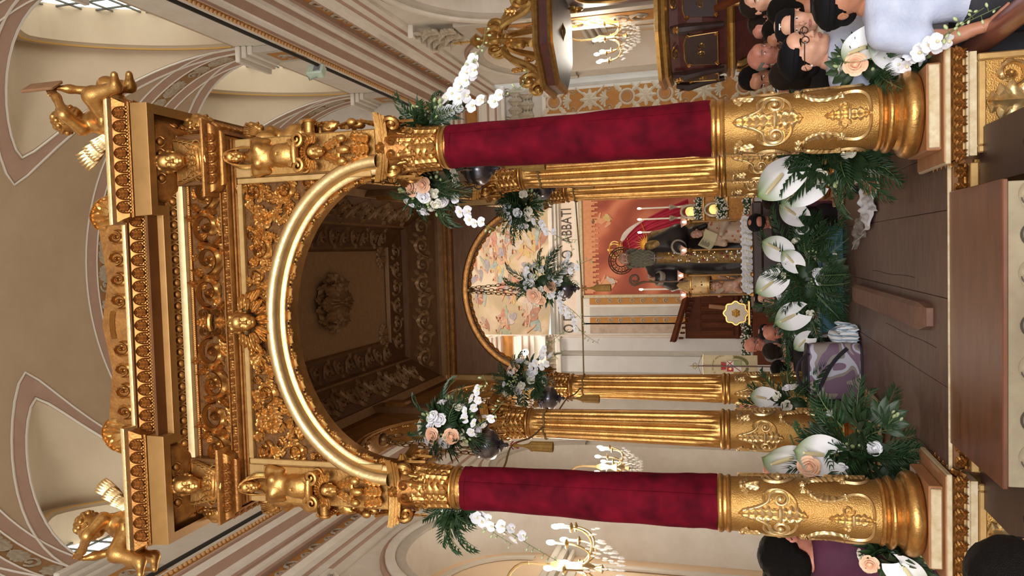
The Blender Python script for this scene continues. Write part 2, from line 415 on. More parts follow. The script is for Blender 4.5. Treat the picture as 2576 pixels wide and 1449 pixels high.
def niche_bay(w, s, Yc, mats):
    """arched recess in the side wall: wall sheet around it, reveal, back wall with raised panels, moulding"""
    hw, zc, ah, zt = 1.7, 5.25, 1.55, 7.35
    arch = [(-hw, 0)]+[(-hw, z) for z in np.linspace(.8, zc, 5)]+[(-hw*math.cos(a), zc+ah*math.sin(a)) for a in np.linspace(0, PI, 29)[1:-1]]+[(hw, z) for z in np.linspace(zc, .8, 5)]+[(hw, 0)]
    outer = []
    for (y, z) in arch:
        if z <= zc: outer.append((-2.3 if y < 0 else 2.3, z))
        else:
            k = min(2.3/max(abs(y), 1e-6), (zt-zc)/(z-zc)); outer.append((y*k, zc+(z-zc)*k))
    n = len(arch); V = [(SX(s, 0), Yc+y, z) for y, z in arch]+[(SX(s, 0), Yc+y, z) for y, z in outer]+[(SX(s, -.75), Yc+y, z) for y, z in arch]
    F = []; F2 = []
    for i in range(n-1): F.append((i, i+1, n+i+1, n+i)); F2.append((i, i+1, 2*n+i+1, 2*n+i))
    corner = []
    g = G(); g.add((V, F), 0); g.add((V, F2), 0)
    for i in range(n-1):         # fill the corners left by the radial sheet
        a, b_ = outer[i], outer[i+1]; sd = abs(abs(a[0])-2.3) < 1e-6, abs(abs(b_[0])-2.3) < 1e-6
        if sd[0] != sd[1]:
            c_ = (math.copysign(2.3, a[0] if sd[0] else b_[0]), zt); g.add(([(SX(s, 0), Yc+q[0], q[1]) for q in (a, c_, b_)], [(0, 1, 2)]), 0)
    wl = mk('wall_'+('right' if s > 0 else 'left')+'_bay', g, [STUCCO], smooth=False, kind='structure')
    # back wall
    B = [(SX(s, -.74), Yc+y, z) for y, z in arch]; gb = G(); gb.add((B, [tuple(range(n))]))
    one_back = mk('niche_back', gb, [CREAMW], wl, smooth=False)
    xb = SX(s, -.73); xf = SX(s, -.69)
    fr = G()
    for (z0, z1) in ((1.2, 4.45),):
        for (a, b, c, d) in ((-1.35, -1.22, z0, z1), (1.22, 1.35, z0, z1), (-1.35, 1.35, z1, z1+.13), (-1.35, 1.35, z0-.13, z0)):
            fr.add(box(min(xb, xf), max(xb, xf), Yc+a, Yc+b, c, d, .01))
    mk('panel_frame', fr, [STUCCO], wl)
    im = G(); im.add(box(min(xb, SX(s, -.6)), max(xb, SX(s, -.6)), Yc-1.69, Yc+1.69, 4.72, 4.82, .01)); im.add(box(min(xb, SX(s, -.54)), max(xb, SX(s, -.54)), Yc-1.69, Yc+1.69, 4.82, 4.92, .02)); im.add(box(min(xb, SX(s, -.62)), max(xb, SX(s, -.62)), Yc-1.69, Yc+1.69, 4.6, 4.66, .01))
    mk('impost_moulding', im, [STUCCO], wl)
    ar = [(y, z) for y, z in arch if z > 4.9]
    for (k, wd, d0, m) in ((1.0, .10, .05, STUC2), (1.10, .09, .09, STUCCO), (1.19, .05, .05, MAUVE)):
        V = []; F = []
        for (y, z) in ar:
            for kk, dd in ((k, 0), (k, d0), (k+wd*.5, d0+.02), (k+wd, d0), (k+wd, 0)):
                V.append((SX(s, dd), Yc+y*kk, zc+max(0, z-zc)*kk+min(0, z-zc)))
        for i in range(len(ar)-1):
            for j in range(4): a = i*5+j; F.append((a, a+1, a+6, a+5))
        one('archivolt', (V, F), m, wl)
    ia = [(y*.86, zc+(z-zc)*.86) for y, z in arch if z >= zc]; V = []; F = []
    for (y, z) in ia:
        for kk, dd in ((1, -.73), (1, -.69), (.93, -.69), (.93, -.73)): V.append((SX(s, dd), Yc+y*kk, zc+(z-zc)*kk))
    for i in range(len(ia)-1):
        for j in range(3): a = i*4+j; F.append((a, a+1, a+5, a+4))
    one('inner_arch_moulding', (V, F), STUCCO, wl)
    return wl
def pilaster(s, Yp, wall, w=.5):
    g = G(); x0, x1 = sorted((SX(s, 0), SX(s, .1)))
    g.add(box(x0, x1, Yp-w, Yp+w, 0, 6.55, .01)); p = mk('pilaster', g, [STUC2], wall)
    x0, x1 = sorted((SX(s, .1), SX(s, .115))); one('pilaster_panel', box(x0, x1, Yp-w*.55, Yp+w*.55, .9, 6.2, .005), OCHRE, p)
    for q in range(14): mk('panel_scroll', gsc if q % 2 else gscm, None, p, (SX(s, .117), Yp, 1.15+q*.37), (PI/2, 0, -PI/2*s), 1.35)
    capital_flat(p, SX(s, .1), Yp, 6.55, w, s)
    return p
CAPLEAF = mm('capital_leaf', leaf(.34, .16, .05, 4, 18, 7, bend=.10, back=.02), ORNG)
CAPVOL = mm('volute', scroll_unit(.13, .05, 1, PI/2, 1.6, 0, False, True), ORNG)
def capital_flat(p, X, Y, z, w, s, axis='x'):
    def put(me, nm, a, zz, sc, hand=1):
        if axis == 'x': mk(nm, me, None, p, (X-s*.02, Y+a, zz), (PI/2, 0, -PI/2*s), (sc*hand, sc, sc))
        else: mk(nm, me, None, p, (X+a, Y, zz), (PI/2, 0, 0), (sc*hand, sc, sc))
    for r in range(2):
        for i in range(3+r): put(CAPLEAF, 'capital_leaf', (i-(2+r)/2)*w*.62/(1+.2*r), z+.28*r, 1)
    for h in (-1, 1): put(CAPVOL, 'volute', h*w*.85, z+.68, 1.15, h)
    x0, x1 = (X-.12, X+.12) if axis == 'x' else (X-w*1.15, X+w*1.15); y0, y1 = (Y-w*1.15, Y+w*1.15) if axis == 'x' else (Y-.14, Y+.02)
    one('abacus', box(x0, x1, y0, y1, z+.72, z+.82, .02), STUCCO, p)
walls = {}
for s, nm in ((1, 'right'), (-1, 'left')):
    for m, vf in strips([(STUCCO, [(0, 8.7), (0, 10.9)])], s, YB, YE): w = one('wall_'+nm, vf, m, kind='structure', smooth=False)
    walls[s] = w
    ent = empty('trim_1' if s > 0 else 'trim_2'); ent['kind'] = 'structure'; ent['label'] = 'moulded nave entablature with ochre scroll frieze on the %s side' % nm
    for m, vf in strips(ENT, s, YB, YE): one('moulding_band', vf, m, ent, smooth=False)
    one('cable', tube([(SX(s, .74), YB, 8.70), (SX(s, .74), 0, 8.70), (SX(s, .74), YE, 8.70)], .028, 6), BLACK, ent)
    y = 2.4; i = 0
    while y < 14.0:
        mk('frieze_scroll', gsc if i % 2 else gscm, None, ent, (SX(s, .055), y, 8.11), (PI/2, 0, -PI/2*s), (1, 1, 1.3)); y += .34; i += 1
    y = 2.6; gg = G()
    while y < 14.0: gg.add(sphere((SX(s, .70), y, 8.59), (.03, .036, .03), 6, 4)); y += .085
    mk('egg_row', gg, [mat('egg_ochre', 'c2925c', .7)], ent, kind='stuff')
    for Yc in BAYS[1:]: niche_bay(w, s, Yc, None)
    for Yp in PIERS[2:]:
        if Yp < 13: pilaster(s, Yp, w)
        x0, x1 = sorted((SX(s, 0), SX(s, .12))); a = one('attic_pilaster', box(x0, x1, Yp-.42, Yp+.42, 8.7, 10.6, .01), STUC2, w)
        x0, x1 = sorted((SX(s, .12), SX(s, .13))); one('attic_panel', box(x0, x1, Yp-.26, Yp+.26, 8.9, 10.4, .004), OCHRE, a)
        for q in range(4): mk('panel_scroll', gsc if q % 2 else gscm, None, a, (SX(s, .13), Yp, 9.1+q*.36), (PI/2, 0, -PI/2*s), 1.25)
        for (q, d) in ((0, .16), (1, .22), (2, .3)):
            x0, x1 = sorted((SX(s, 0), SX(s, d))); one('corbel_moulding', box(x0, x1, Yp-.42-d*.4, Yp+.42+d*.4, 10.58+q*.11, 10.68+q*.11, .015), STUCCO, a)
# ---- vault
A_, HP = 1.86, 3.24
def e_(t): return max(0, 1-abs(t)**1.45)**.62
def groin(y, s, ex=0):
    for Yc in BAYS:
        t = (y-Yc)/(A_+ex)
        if abs(t) < 1:
            k = (HP+ex*.75)*e_(t)/VH; return HALF*math.sqrt(max(0, 1-min(.999, k)**2))
    return HALF
ys = []
for Yc in BAYS: ys += [Yc-2.3]+[Yc-A_*math.cos(a) for a in np.linspace(0, PI, 33)]
ys = [y for y in sorted(set(ys+[YE])) if y >= YB]
nc = 41; V = []; F = []
for y in ys:
    f = math.asin(min(1, groin(y, 1)/HALF))
    for j in range(nc):
        p = -f+2*f*j/(nc-1); V.append((XC+HALF*math.sin(p), y, ZS+VH*math.cos(p)))
for i in range(len(ys)-1):
    for j in range(nc-1): a = i*nc+j; F.append((a, a+1, a+nc+1, a+nc))
vault = one('ceiling', (V, F), TAN, kind='structure')
TRIM = mat('gold_line', 'c79a4e', .6)
GLASS = mat('clerestory_glass', (.95, 1.0, .94), .5, emit=2.2)
LUN = mat('lunette_paint', 'c4b096', .8, 0, var='b7a288', vs=.8)
WLINE = mat('white_line', 'd8cec0', .75)
for Yc in BAYS:
    for s in (1, -1):
        ts = [-math.cos(a) for a in np.linspace(0, PI, 33)]
        V = []; F = []
        for t in ts:
            y = Yc+A_*t; zp = ZS+HP*e_(t); xg = groin(y, s)
            for q in np.linspace(0, 1, 9): V.append((XC+s*(xg+(HALF-xg)*q), y, zp))
        for i in range(len(ts)-1):
            for j in range(8): a = i*9+j; F.append((a, a+1, a+10, a+9))
        lu = one('lunette_vault', (V, F), LUN, vault)
        # window embrasure
        V = []; F = []; W = []
        for (k, d, zz) in ((1, 0, 0), (.94, 0, .06), (.92, -.03, .08), (.90, -.05, .1), (.84, -.7, .35)):
            for t in ts: V.append((SX(s, d), Yc+A_*t*k, ZS+zz+(HP*e_(t))*k*(.97 if zz else 1)))
        m = len(ts)
        for r in range(4):
            for i in range(m-1): a = r*m+i; F.append((a, a+1, a+m+1, a+m))
            F.append((r*m, r*m+m, r*m+2*m-1, r*m+m-1))
        gw = G(); gw.add((V, F), 0)
        wn = mk('window_%d' % (len([o for o in bpy.data.objects if o.name.startswith('window_')])+1), gw, [LUN], smooth=False, kind='structure')
        W = V[4*m:5*m]; xg = SX(s, -.70)
        def atop(yy): return HP*.84*.97*e_(max(-1, min(1, yy/(A_*.84))))
        if Yc < 6: gl = G(); gl.add((W, [tuple(range(m))])); mk('pane', gl, [GLASS], wn, smooth=False)
        else:
            for qi in range(-4, 4):
                for qj in range(7):
                    y0_, y1_ = max(qi*.42, -A_*.84), min(qi*.42+.42, A_*.84); z0_, z1_ = qj*.42, qj*.42+.42
                    if y1_ <= y0_: continue
                    pp = [(y0_, z0_), (y1_, z0_)]+[(yy, min(z1_, atop(yy))) for yy in np.linspace(y1_, y0_, 5)]
                    if max(p_[1] for p_ in pp[2:]) <= z0_+.02: continue
                    pp = [(a_, max(b_, z0_)) for a_, b_ in pp]; gl = G(); gl.add(([(xg, Yc+a_, ZS+.35+b_) for a_, b_ in pp], [tuple(range(7))])); mk('pane', gl, [GLASS], wn, smooth=False)
        fr = G(); xg = SX(s, -.66)
        for q in range(-3, 4): fr.add(box(xg-.015, xg+.015, Yc+q*.42-.014, Yc+q*.42+.014, ZS+.35, ZS+.35+HP*.84*.97*e_(q*.42/(A_*.84)), 0))
        for q in range(1, 7): 
            z = q*.42; kk = z/(HP*.815)
            if kk < 1: yy = A_*.84*(1-kk**(1/.62))**(1/1.45); fr.add(box(xg-.015, xg+.015, Yc-yy, Yc+yy, ZS+.35+z-.012, ZS+.35+z+.012, 0))
        mk('window_bars', fr, [mat('window_lead', '4d4a40', .6)], wn)
        one('gold_trim_line', tube([(SX(s, .0), Yc+A_*t*.945, ZS+.06+HP*e_(t)*.945*.97) for t in ts], .022, 5), TRIM, wn)
        # painted groin band with white borders
        for ex0, ex1, m_, off in ((.06, .30, MAUVE, .008),):
            V = []; F = []; n_ = 0
            for t in ts:
                row = []
                for ex in np.linspace(ex0, ex1, 4):
                    y = Yc+(A_+ex)*t; x = groin(y, s, ex) if abs(t) < 1 else HALF
                    k = (HP+ex*.75)*e_(t)/VH; x = HALF*math.sqrt(max(0, 1-min(.999, k)**2)); z = VH*math.sqrt(max(0, 1-(x/HALF)**2))
                    V.append((XC+s*x*(1-off/4), y, ZS+z*(1-off/4)-.004))
            for i in range(len(ts)-1):
                for j in range(3): a = i*4+j; F.append((a, a+1, a+5, a+4))
            one('groin_band', (V, F), m_, vault)
        for ex in (.03, .32):
            P = []
            for t in ts:
                y = Yc+(A_+ex)*t; k = (HP+ex*.75)*e_(t)/VH; x = HALF*math.sqrt(max(0, 1-min(.999, k)**2)); z = VH*math.sqrt(max(0, 1-(x/HALF)**2))
                P.append((XC+s*x*.997, y, ZS+z*.997-.004))
            one('groin_border', tube(P, .022, 5), WLINE, vault)
gcart = G(); gcart.add(leaf(.42, .17, .025, 5, 20, 7)); gcart.add(leaf(.42, .17, .025, 5, 20, 7), M=Rz(PI)); gcart = gcart.mesh('painted_leaf', ORNG)
gros = mm('painted_rosette', rosette(.17, .03, 8), ORNG)
for Yp in PIERS[3:]:
    def arc(w0, w1, m_, off, nm):
        V = []; F = []; N = 60
        for i in range(N+1):
            p = -PI/2+PI*i/N
            for w in (w0, w1): V.append((XC+(HALF-off)*math.sin(p), Yp+w, ZS+(VH-off)*math.cos(p)))
        for i in range(N): F.append((2*i, 2*i+1, 2*i+3, 2*i+2))
        return one(nm, (V, F), m_, vault)
    arc(-.46, -.20, MAUVE, .012, 'arch_band'); arc(.20, .46, MAUVE, .012, 'arch_band'); rb = arc(-.18, .18, mat('arch_ground', '9c7447', .75, var='8a6238', vs=5), .012, 'arch_ornament_ground')
    for w in (-.47, -.19, .19, .47):
        one('arch_border', tube([(XC+(HALF-.014)*math.sin(p), Yp+w, ZS+(VH-.014)*math.cos(p)) for p in np.linspace(-PI/2, PI/2, 49)], .018, 5), WLINE, vault)
    for i in range(30):
        p = -PI/2+PI*(i+.5)/30; nrm = Vector((HALF*math.sin(p)/HALF**2, 0, math.cos(p)/VH)).normalized()*-1
        q = nrm.to_track_quat('Z', 'Y').to_euler()
        mk('painted_ornament', [gcart, gros, gsc][i % 3], None, rb, (XC+(HALF-.02)*math.sin(p), Yp, ZS+(VH-.02)*math.cos(p)), q, (1, 1, .6))
# ---- end walls, chancel and apse
def flat_wall(nm, x0, x1, y, z1): return one(nm, box(x0, x1, y, y+.3, 0, z1), STUCCO, kind='structure')
def entab_x(par, x0, x1, y):
    for m, pr in ENT:
        V = []; F = []
        for (d, z) in pr: V += [(x0, y-d, z), (x1, y-d, z)]
        for i in range(len(pr)-1): F.append((2*i, 2*i+2, 2*i+3, 2*i+1))
        V2 = [(x0, y-d, z) for d, z in pr]+[(x0, y, z) for d, z in pr]; k = len(pr)
        F2 = [(i, i+1, k+i+1, k+i) for i in range(k-1)]
        one('moulding_band', (V, F), m, par, smooth=False); one('moulding_return', (V2, F2), m, par, smooth=False); one('moulding_return', ([(x1, b, c) for a, b, c in V2], F2), m, par, smooth=False)
ew = flat_wall('wall_end_right', 3.25, 4.6, 14.0, 14); entab_x(ew, 3.25, 4.45, 14.0)
p = one('pilaster', box(3.55, 4.43, 13.88, 14.0, 0, 6.55, .01), STUC2, ew)
one('pilaster_panel', box(3.68, 4.33, 13.86, 13.88, .9, 6.3, .004), STUCCO, p)
one('pilaster_ground', box(3.74, 4.27, 13.845, 13.862, 1.0, 6.2, .004), OCHRE, p)
pshell = G()
for i in range(7): pshell.add(ribbon(bez([(0, 0), (.03*math.sin((i-3)*.4), .1, ), (.16*math.sin((i-3)*.42), .17*math.cos((i-3)*.42))], 10), .012, lambda s: .012+.022*s, .02, cols=5))
for h in (-1, 1): pshell.add(scroll_unit(.075, .02, h, PI/2, 1.2, 0, False), M=T(h*.17, -.02, 0))
pshell = pshell.mesh('shell_ornament', ORNW)
pring = G(); pring.add(ribbon(spiral(0, 0, .13, 0, 1, 1, 1, 30), .02, .02, .02, cols=5)); pring.add(ribbon(spiral(0, 0, .08, 0, 1, 1, 1, 24), .012, .012, .014, cols=5), 1)
for a in range(4): pring.add(leaf(.2, .05, .02, 3, 14, 5), 0, T(.14*math.cos(a*PI/2+.78), .14*math.sin(a*PI/2+.78), 0)@Rz(a*PI/2+.78-PI/2))
pring = pring.mesh('ring_ornament', [ORNW, MAUVE])
ppal = G()
for a in range(8): ppal.add(leaf(.2, .05, .025, 3, 14, 5), 0, Rz(a*PI/4))
for h in (-1, 1): ppal.add(ribbon(bez([(h*.24, -.26), (h*.02, -.12), (h*.02, .12), (h*.24, .26)], 18), .018, .018, .02, cols=5))
ppal = ppal.mesh('palmette_ornament', ORNW)
for i, me in enumerate([pring, pshell, ppal, pshell, pring, ppal, pring, pshell, ppal, pshell, pring, ppal]):
    mk('pilaster_ornament', me, None, p, (4.005, 13.845, 6.0-i*.44), (PI/2, 0, 0), (1.3, 1.3, 1.3))
capital_flat(p, 4.0, 13.88, 6.5, .42, 1, 'y')
one('jamb', box(3.2, 3.26, 14.0, 19, 0, 12), STUCCO, ew)
el = flat_wall('wall_end_left', -4.2, -1.95, 16.6, 14); entab_x(el, -4.05, -1.95, 16.6)
for (a, b, dd) in ((-2.35, -2.0, .16), (-2.95, -2.5, .1), (-3.6, -3.05, .16)):
    q = one('pilaster', box(a, b, 16.6-dd, 16.6, 0, 6.6, .01), WSTUC, el)
    one('pilaster_cap', box(a-.05, b+.05, 16.6-dd-.08, 16.6, 6.55, 6.7, .02), STUCCO, q); one('pilaster_cap', box(a-.08, b+.08, 16.6-dd-.13, 16.6, 6.95, 7.1, .02), STUCCO, q)
    for r in range(3): mk('capital_leaf', CAPLEAF, None, q, ((a+b)/2+(r-1)*.14, 16.6-dd-.01, 6.62), (PI/2, 0, 0), 1.0)
for m, vf in strips([(STUCCO, [(0, 0), (0, 14)])], -1, 13.4, 16.7): one('wall_left_chancel', vf, m, kind='structure', smooth=False)
APSE = mat('apse_wall_paint', 'ead9c6', .7, 0, var='dcc7b0', vs=2)
aw = one('wall_apse', box(-3.2, 4.2, 19.0, 19.2, 0, 7.4), APSE, kind='structure')
# inscription band
for (z0, z1, d, m) in ((6.42, 6.52, .10, STUCCO), (6.52, 6.58, .06, STUCCO), (7.05, 7.13, .10, STUCCO), (7.13, 7.23, .18, STUCCO), (7.23, 7.36, .26, STUCCO), (6.36, 6.42, .06, TRIM)):
    one('apse_moulding', box(-3.1, 4.1, 19-d, 19.0, z0, z1, .01), m, aw)
def text3d(s, size, m, par, M, nm='lettering', ext=.004):
    c = bpy.data.curves.new(nm, 'FONT'); c.body = s; c.size = size; c.extrude = ext; c.align_x = 'LEFT'
    o = bpy.data.objects.new('tmp', c); COL.objects.link(o); dg = bpy.context.evaluated_depsgraph_get()
    me = bpy.data.meshes.new_from_object(o.evaluated_get(dg)); bpy.data.objects.remove(o); me.materials.clear(); me.materials.append(m)
    t = bpy.data.objects.new(nm, me); COL.objects.link(t); t.parent = par; t.matrix_local = M; return t
INK = mat('inscription_ink', '4b4038', .7)
for st, yy in (('ABBATI', 612), ('O', 652), ('NN', 700), ('D', 808), ('Q', 838)):
    a = at(1421, yy, Y=18.99)
    text3d(st, .40 if len(st) > 1 else .42, INK, aw, T(a[0], 18.985, 6.68)@Rx(PI/2)@S(.82, 1.15, 1))
# fresco semi-dome
nt_m = bpy.data.materials.new('fresco'); nt_m.use_nodes = True; nt = nt_m.node_tree; b = nt.nodes['Principled BSDF']; b.inputs['Roughness'].default_value = .8
tc = nt.nodes.new('ShaderNodeTexCoord'); n1 = nt.nodes.new('ShaderNodeTexNoise'); n1.inputs['Scale'].default_value = .9; n1.inputs['Detail'].default_value = 5; n1.inputs['Distortion'].default_value = 1.2
nt.links.new(tc.outputs['Object'], n1.inputs[0]); r = nt.nodes.new('ShaderNodeValToRGB'); r.color_ramp.elements[0].color = lin('a3977c'); r.color_ramp.elements[1].color = lin('cdb99c')
for ps, cc in ((.42, 'b8a384'), (.5, 'c4ae88'), (.56, 'cdb698'), (.64, 'd6c4a8')): x = r.color_ramp.elements.new(ps); x.color = lin(cc)
nt.links.new(n1.outputs['Fac'], r.inputs[0]); nt.links.new(r.outputs[0], b.inputs[0])
RD = 3.4
def domep(u, v, k=1.0):     # u across, v up
    a = PI*(u-.5)*.98; bq = v*PI/2*.96; return (.35+k*RD*math.sin(a)*math.cos(bq), 17.0+k*1.9*math.cos(a)*math.cos(bq), 7.33+k*3.4*math.sin(bq))
fd = one('ceiling_apse', grid(40, 20, domep), nt_m, kind='structure')
FC = [mat('fresco_'+c, c, .85, 0, var=d, vs=9) for c, d in (('b56e58', 'c99c84'), ('7f9490', 'b3b8ac'), ('c9a458', 'cdb684'), ('bda794', 'a8917c'), ('9c6a54', 'b98e78'), ('8f858e', 'b5aaa6'), ('d2c3b2', 'b8a694'), ('8f9a80', 'b5b39a'))]
rr = random.Random(3)
def blob(fn, cu, cv, su, sv, rot, seed, n=22, k=.994):
    q = random.Random(seed); ph = [q.random()*6.28 for _ in range(4)]; V = [fn(cu, cv, k)]
    for i in range(n):
        a = 2*PI*i/n; r_ = 1+.22*math.sin(2*a+ph[0])+.16*math.sin(3*a+ph[1])+.10*math.sin(5*a+ph[2])
        x, y = su*r_*math.cos(a), sv*r_*math.sin(a); V.append(fn(cu+x*math.cos(rot)-y*math.sin(rot), cv+x*math.sin(rot)+y*math.cos(rot), k))
    return V, [(0, 1+i, 1+(i+1) % n) for i in range(n)]
for i in range(84):
    cu = rr.uniform(.2, .80); cv = rr.uniform(.04, .75); sc = rr.uniform(.5, .95); ro = rr.uniform(0, 3)
    g = G(); ms = rr.sample(range(8), 2)
    g.add(blob(domep, cu, cv, .022*sc, .05*sc, ro, i, k=.993), 0); g.add(blob(domep, cu+.014, cv+.03, .015*sc, .04*sc, ro+.8, i+90, k=.989), 1)
    g.add(blob(domep, cu-.008, cv+.065*sc, .007*sc, .013*sc, 0, i+200, k=.986), 2); g.add(blob(domep, cu-.02, cv+.02, .006*sc, .03*sc, ro+1.2, i+300, k=.985), 2); g.add(blob(domep, cu-.008, cv+.077*sc, .007*sc, .007*sc, 0, i+400, k=.984), 3)
    mk('painted_figure', g, [FC[ms[0]], FC[ms[1]], mat('fresco_skin', 'd0a182', .85), mat('fresco_hair', '7d5438', .85)], fd, smooth=False)
# header over the chancel opening
one('wall_chancel_header', box(-4.2, 4.7, 16.5, 16.7, 10.4, 15), STUCCO, kind='structure')
for m, vf in strips([(STUCCO, [(0, 0), (0, 15)])], 1, 14.2, 16.7): one('wall_right_chancel', vf, m, kind='structure', smooth=False)
one('ceiling_chancel', box(-4.2, 4.7, 13.9, 16.7, 14.72, 14.8), TAN, kind='structure')
# orange altar painting
pm = bpy.data.materials.new('altar_painting'); pm.use_nodes = True; nt = pm.node_tree; b = nt.nodes['Principled BSDF']; b.inputs['Roughness'].default_value = .75
tc = nt.nodes.new('ShaderNodeTexCoord'); wv = nt.nodes.new('ShaderNodeTexWave'); wv.inputs['Scale'].default_value = .35; wv.inputs['Distortion'].default_value = 9; wv.inputs['Detail'].default_value = 3; wv.bands_direction = 'DIAGONAL'
nt.links.new(tc.outputs['Object'], wv.inputs[0]); r = nt.nodes.new('ShaderNodeValToRGB'); r.color_ramp.elements[0].color = lin('964832'); r.color_ramp.elements[1].color = lin('cf7f5c'); x = r.color_ramp.elements.new(.5); x.color = lin('b05a40')
nt.links.new(wv.outputs['Fac'], r.inputs[0]); nt.links.new(r.outputs[0], b.inputs[0])
pa, pb = at(1462, 497, Y=18.9), at(1740, 738, Y=18.9)
pw0, pw1 = pb[0], pa[0]; pz1 = 6.30; pz0 = 2.6
pt = empty('altar_painting', ((pw0+pw1)/2, 18.95, 0), label='tall orange-red drapery painting behind the altar in the apse', cat='painting')
def wl(x): return x-(pw0+pw1)/2
one('canvas', box(wl(pw0), wl(pw1), -.06, 0, pz0, pz1), pm, pt)
for (a, b_, c, d) in ((pw0-.1, pw0, pz0, pz1+.1), (pw1, pw1+.1, pz0, pz1+.1), (pw0-.1, pw1+.1, pz1, pz1+.1)): one('frame', box(wl(a), wl(b_), -.12, 0, c, d, .02), PALE, pt)
g = G(); x = pw0+.04; k = 0
while x < pw1-.05: g.add(box(wl(x), wl(x)+.05, -.075, -.06, pz1-.28-.10*(k % 3), pz1)); x += .052; k += 1
mk('painted_fringe', g, [mat('fringe_paint', 'd99a70', .8, var='c98558', vs=10)], pt)
def flatfig(par, cx, cz, sc, cols, y, seed):
    fn = lambda u, v, k: (u, y-(1-k)*.4, v); g = G()
    for (dx, dz, a, b_, ro, mi) in ((0, 0, .13, .22, .5, 0), (-.16, -.22, .06, .2, .8, 0), (.12, -.25, .07, .2, -.5, 0), (.16, .12, .05, .16, 1.1, 0), (-.02, .3, .085, .10, 0, 0), (-.02, .36, .09, .06, 0, 1), (.1, -.2, .1, .2, -.9, 2)):
        g.add(blob(fn, cx+dx*sc, cz+dz*sc, a*sc, b_*sc, ro, seed, k=.99-.004*seed-.004*mi), mi); seed += 1
    mk('painted_putto', g, cols, par, smooth=False)
SK = mat('fresco_skin', 'd0a182'); HR = mat('fresco_hair', '7d5438')
a = at(1515, 555, Y=18.9); flatfig(pt, wl(a[0]), a[2], .75, [mat('paint_skin', 'd89a70', .8), HR, FC[2]], -.065, 2)
a = at(1525, 712, Y=18.9); flatfig(pt, wl(a[0]), a[2], .75, [mat('paint_skin', 'd89a70', .8), HR, FC[6]], -.065, 3)
# painted pilasters left of the altar painting
for i, (ya, yb, m) in enumerate(((745, 765, OCHRE), (772, 792, STUC2), (797, 812, OCHRE), (815, 838, mat('marbled_paint', 'c9b09a', .6, var='a98d74', vs=4)))):
    a, b_ = at(1600, yb, Y=18.95), at(1600, ya, Y=18.95)
    q = one('apse_pilaster', box(a[0]-.05, b_[0]+.05, 18.9, 19.0, 0, 6.35, .01), STUCCO, aw); one('apse_panel', box(a[0], b_[0], 18.88, 18.9, 3.0, 6.15, .004), m, q)
    if m is OCHRE:
        for r in range(9): mk('panel_scroll', gsc if r % 2 else gscm, None, q, ((a[0]+b_[0])/2, 18.878, 3.15+r*.34), (PI/2, 0, 0), .62)
# ================================================================ the gilded processional canopy
CAN = empty('processional_canopy', (0, 1.84, 0), label='huge gilded wooden processional canopy on six columns filling the nave', cat='canopy')
CY = -1.84
def part(nm, g, mats, parent=None, **k):
    """geometry given in world axes; parents hang under the canopy empty at (0,1.84,0)"""
    if parent is None:
        o = mk(nm, g, mats, CAN, **k)
        o.location = Vector(o.location)+Vector((0, CY, 0)); return o
    return mk(nm, g, mats, parent, **k)
def pone(nm, vf, mats, parent=None, **k):
    g = G(); g.add(vf); return part(nm, g, mats, parent, **k)
def curl(vf, y0, rad, amax=3.6):
    V, F = vf; V = np.array(V, float); m = V[:, 1] > y0; a = np.minimum((V[m, 1]-y0)/rad, amax); z = V[m, 2]
    V[m, 1] = y0+(rad-z)*np.sin(a); V[m, 2] = rad-(rad-z)*np.cos(a); return V, F
def flare(vf, k, p=2): V, F = vf; V = np.array(V, float); V[:, 2] += k*(V[:, 1]/V[:, 1].max()).clip(0)**p; return V, F
# ---- platform base
def pth(x, yf, yb): return [(-x, yb, 0), (-x, yf, 0), (x, yf, 0), (x, yb, 0)]
base = pone('platform_floor', box(-1.2, 1.2, -.125, 3.95, .88, .918, .003), BROWN)
for a_, b_ in zip((-1.2, -.78, -.36, .1, .55, .86), (-.78, -.36, .1, .55, .86, 1.2)): pone('plank', box(a_+.0015, b_-.0015, -.124, 3.948, .915, .9312+.0006*(int(b_*100) % 3), .002), FLOORW, base)
for sx in (-1, 1): pone('floor_crack', tube([(sx*.18+.004*math.sin(q*9), .1+.5*(sx > 0)+q*1.4, .9315) for q in np.linspace(0, 1, 30)], .0022, 4), mat('dark_gap', '120c09', .9), base)
pone('floor_edge_strip', box(-.78, .78, -.132, -.124, .915, .933, .002), PALE)
pone('platform_body', box(-1.15, 1.15, -.05, 3.9, .12, .86), BROWN)
gp = G(); gp.add(box(-.8, .8, -.09, -.05, .2, .80)); part('front_panel', gp, [STIP])
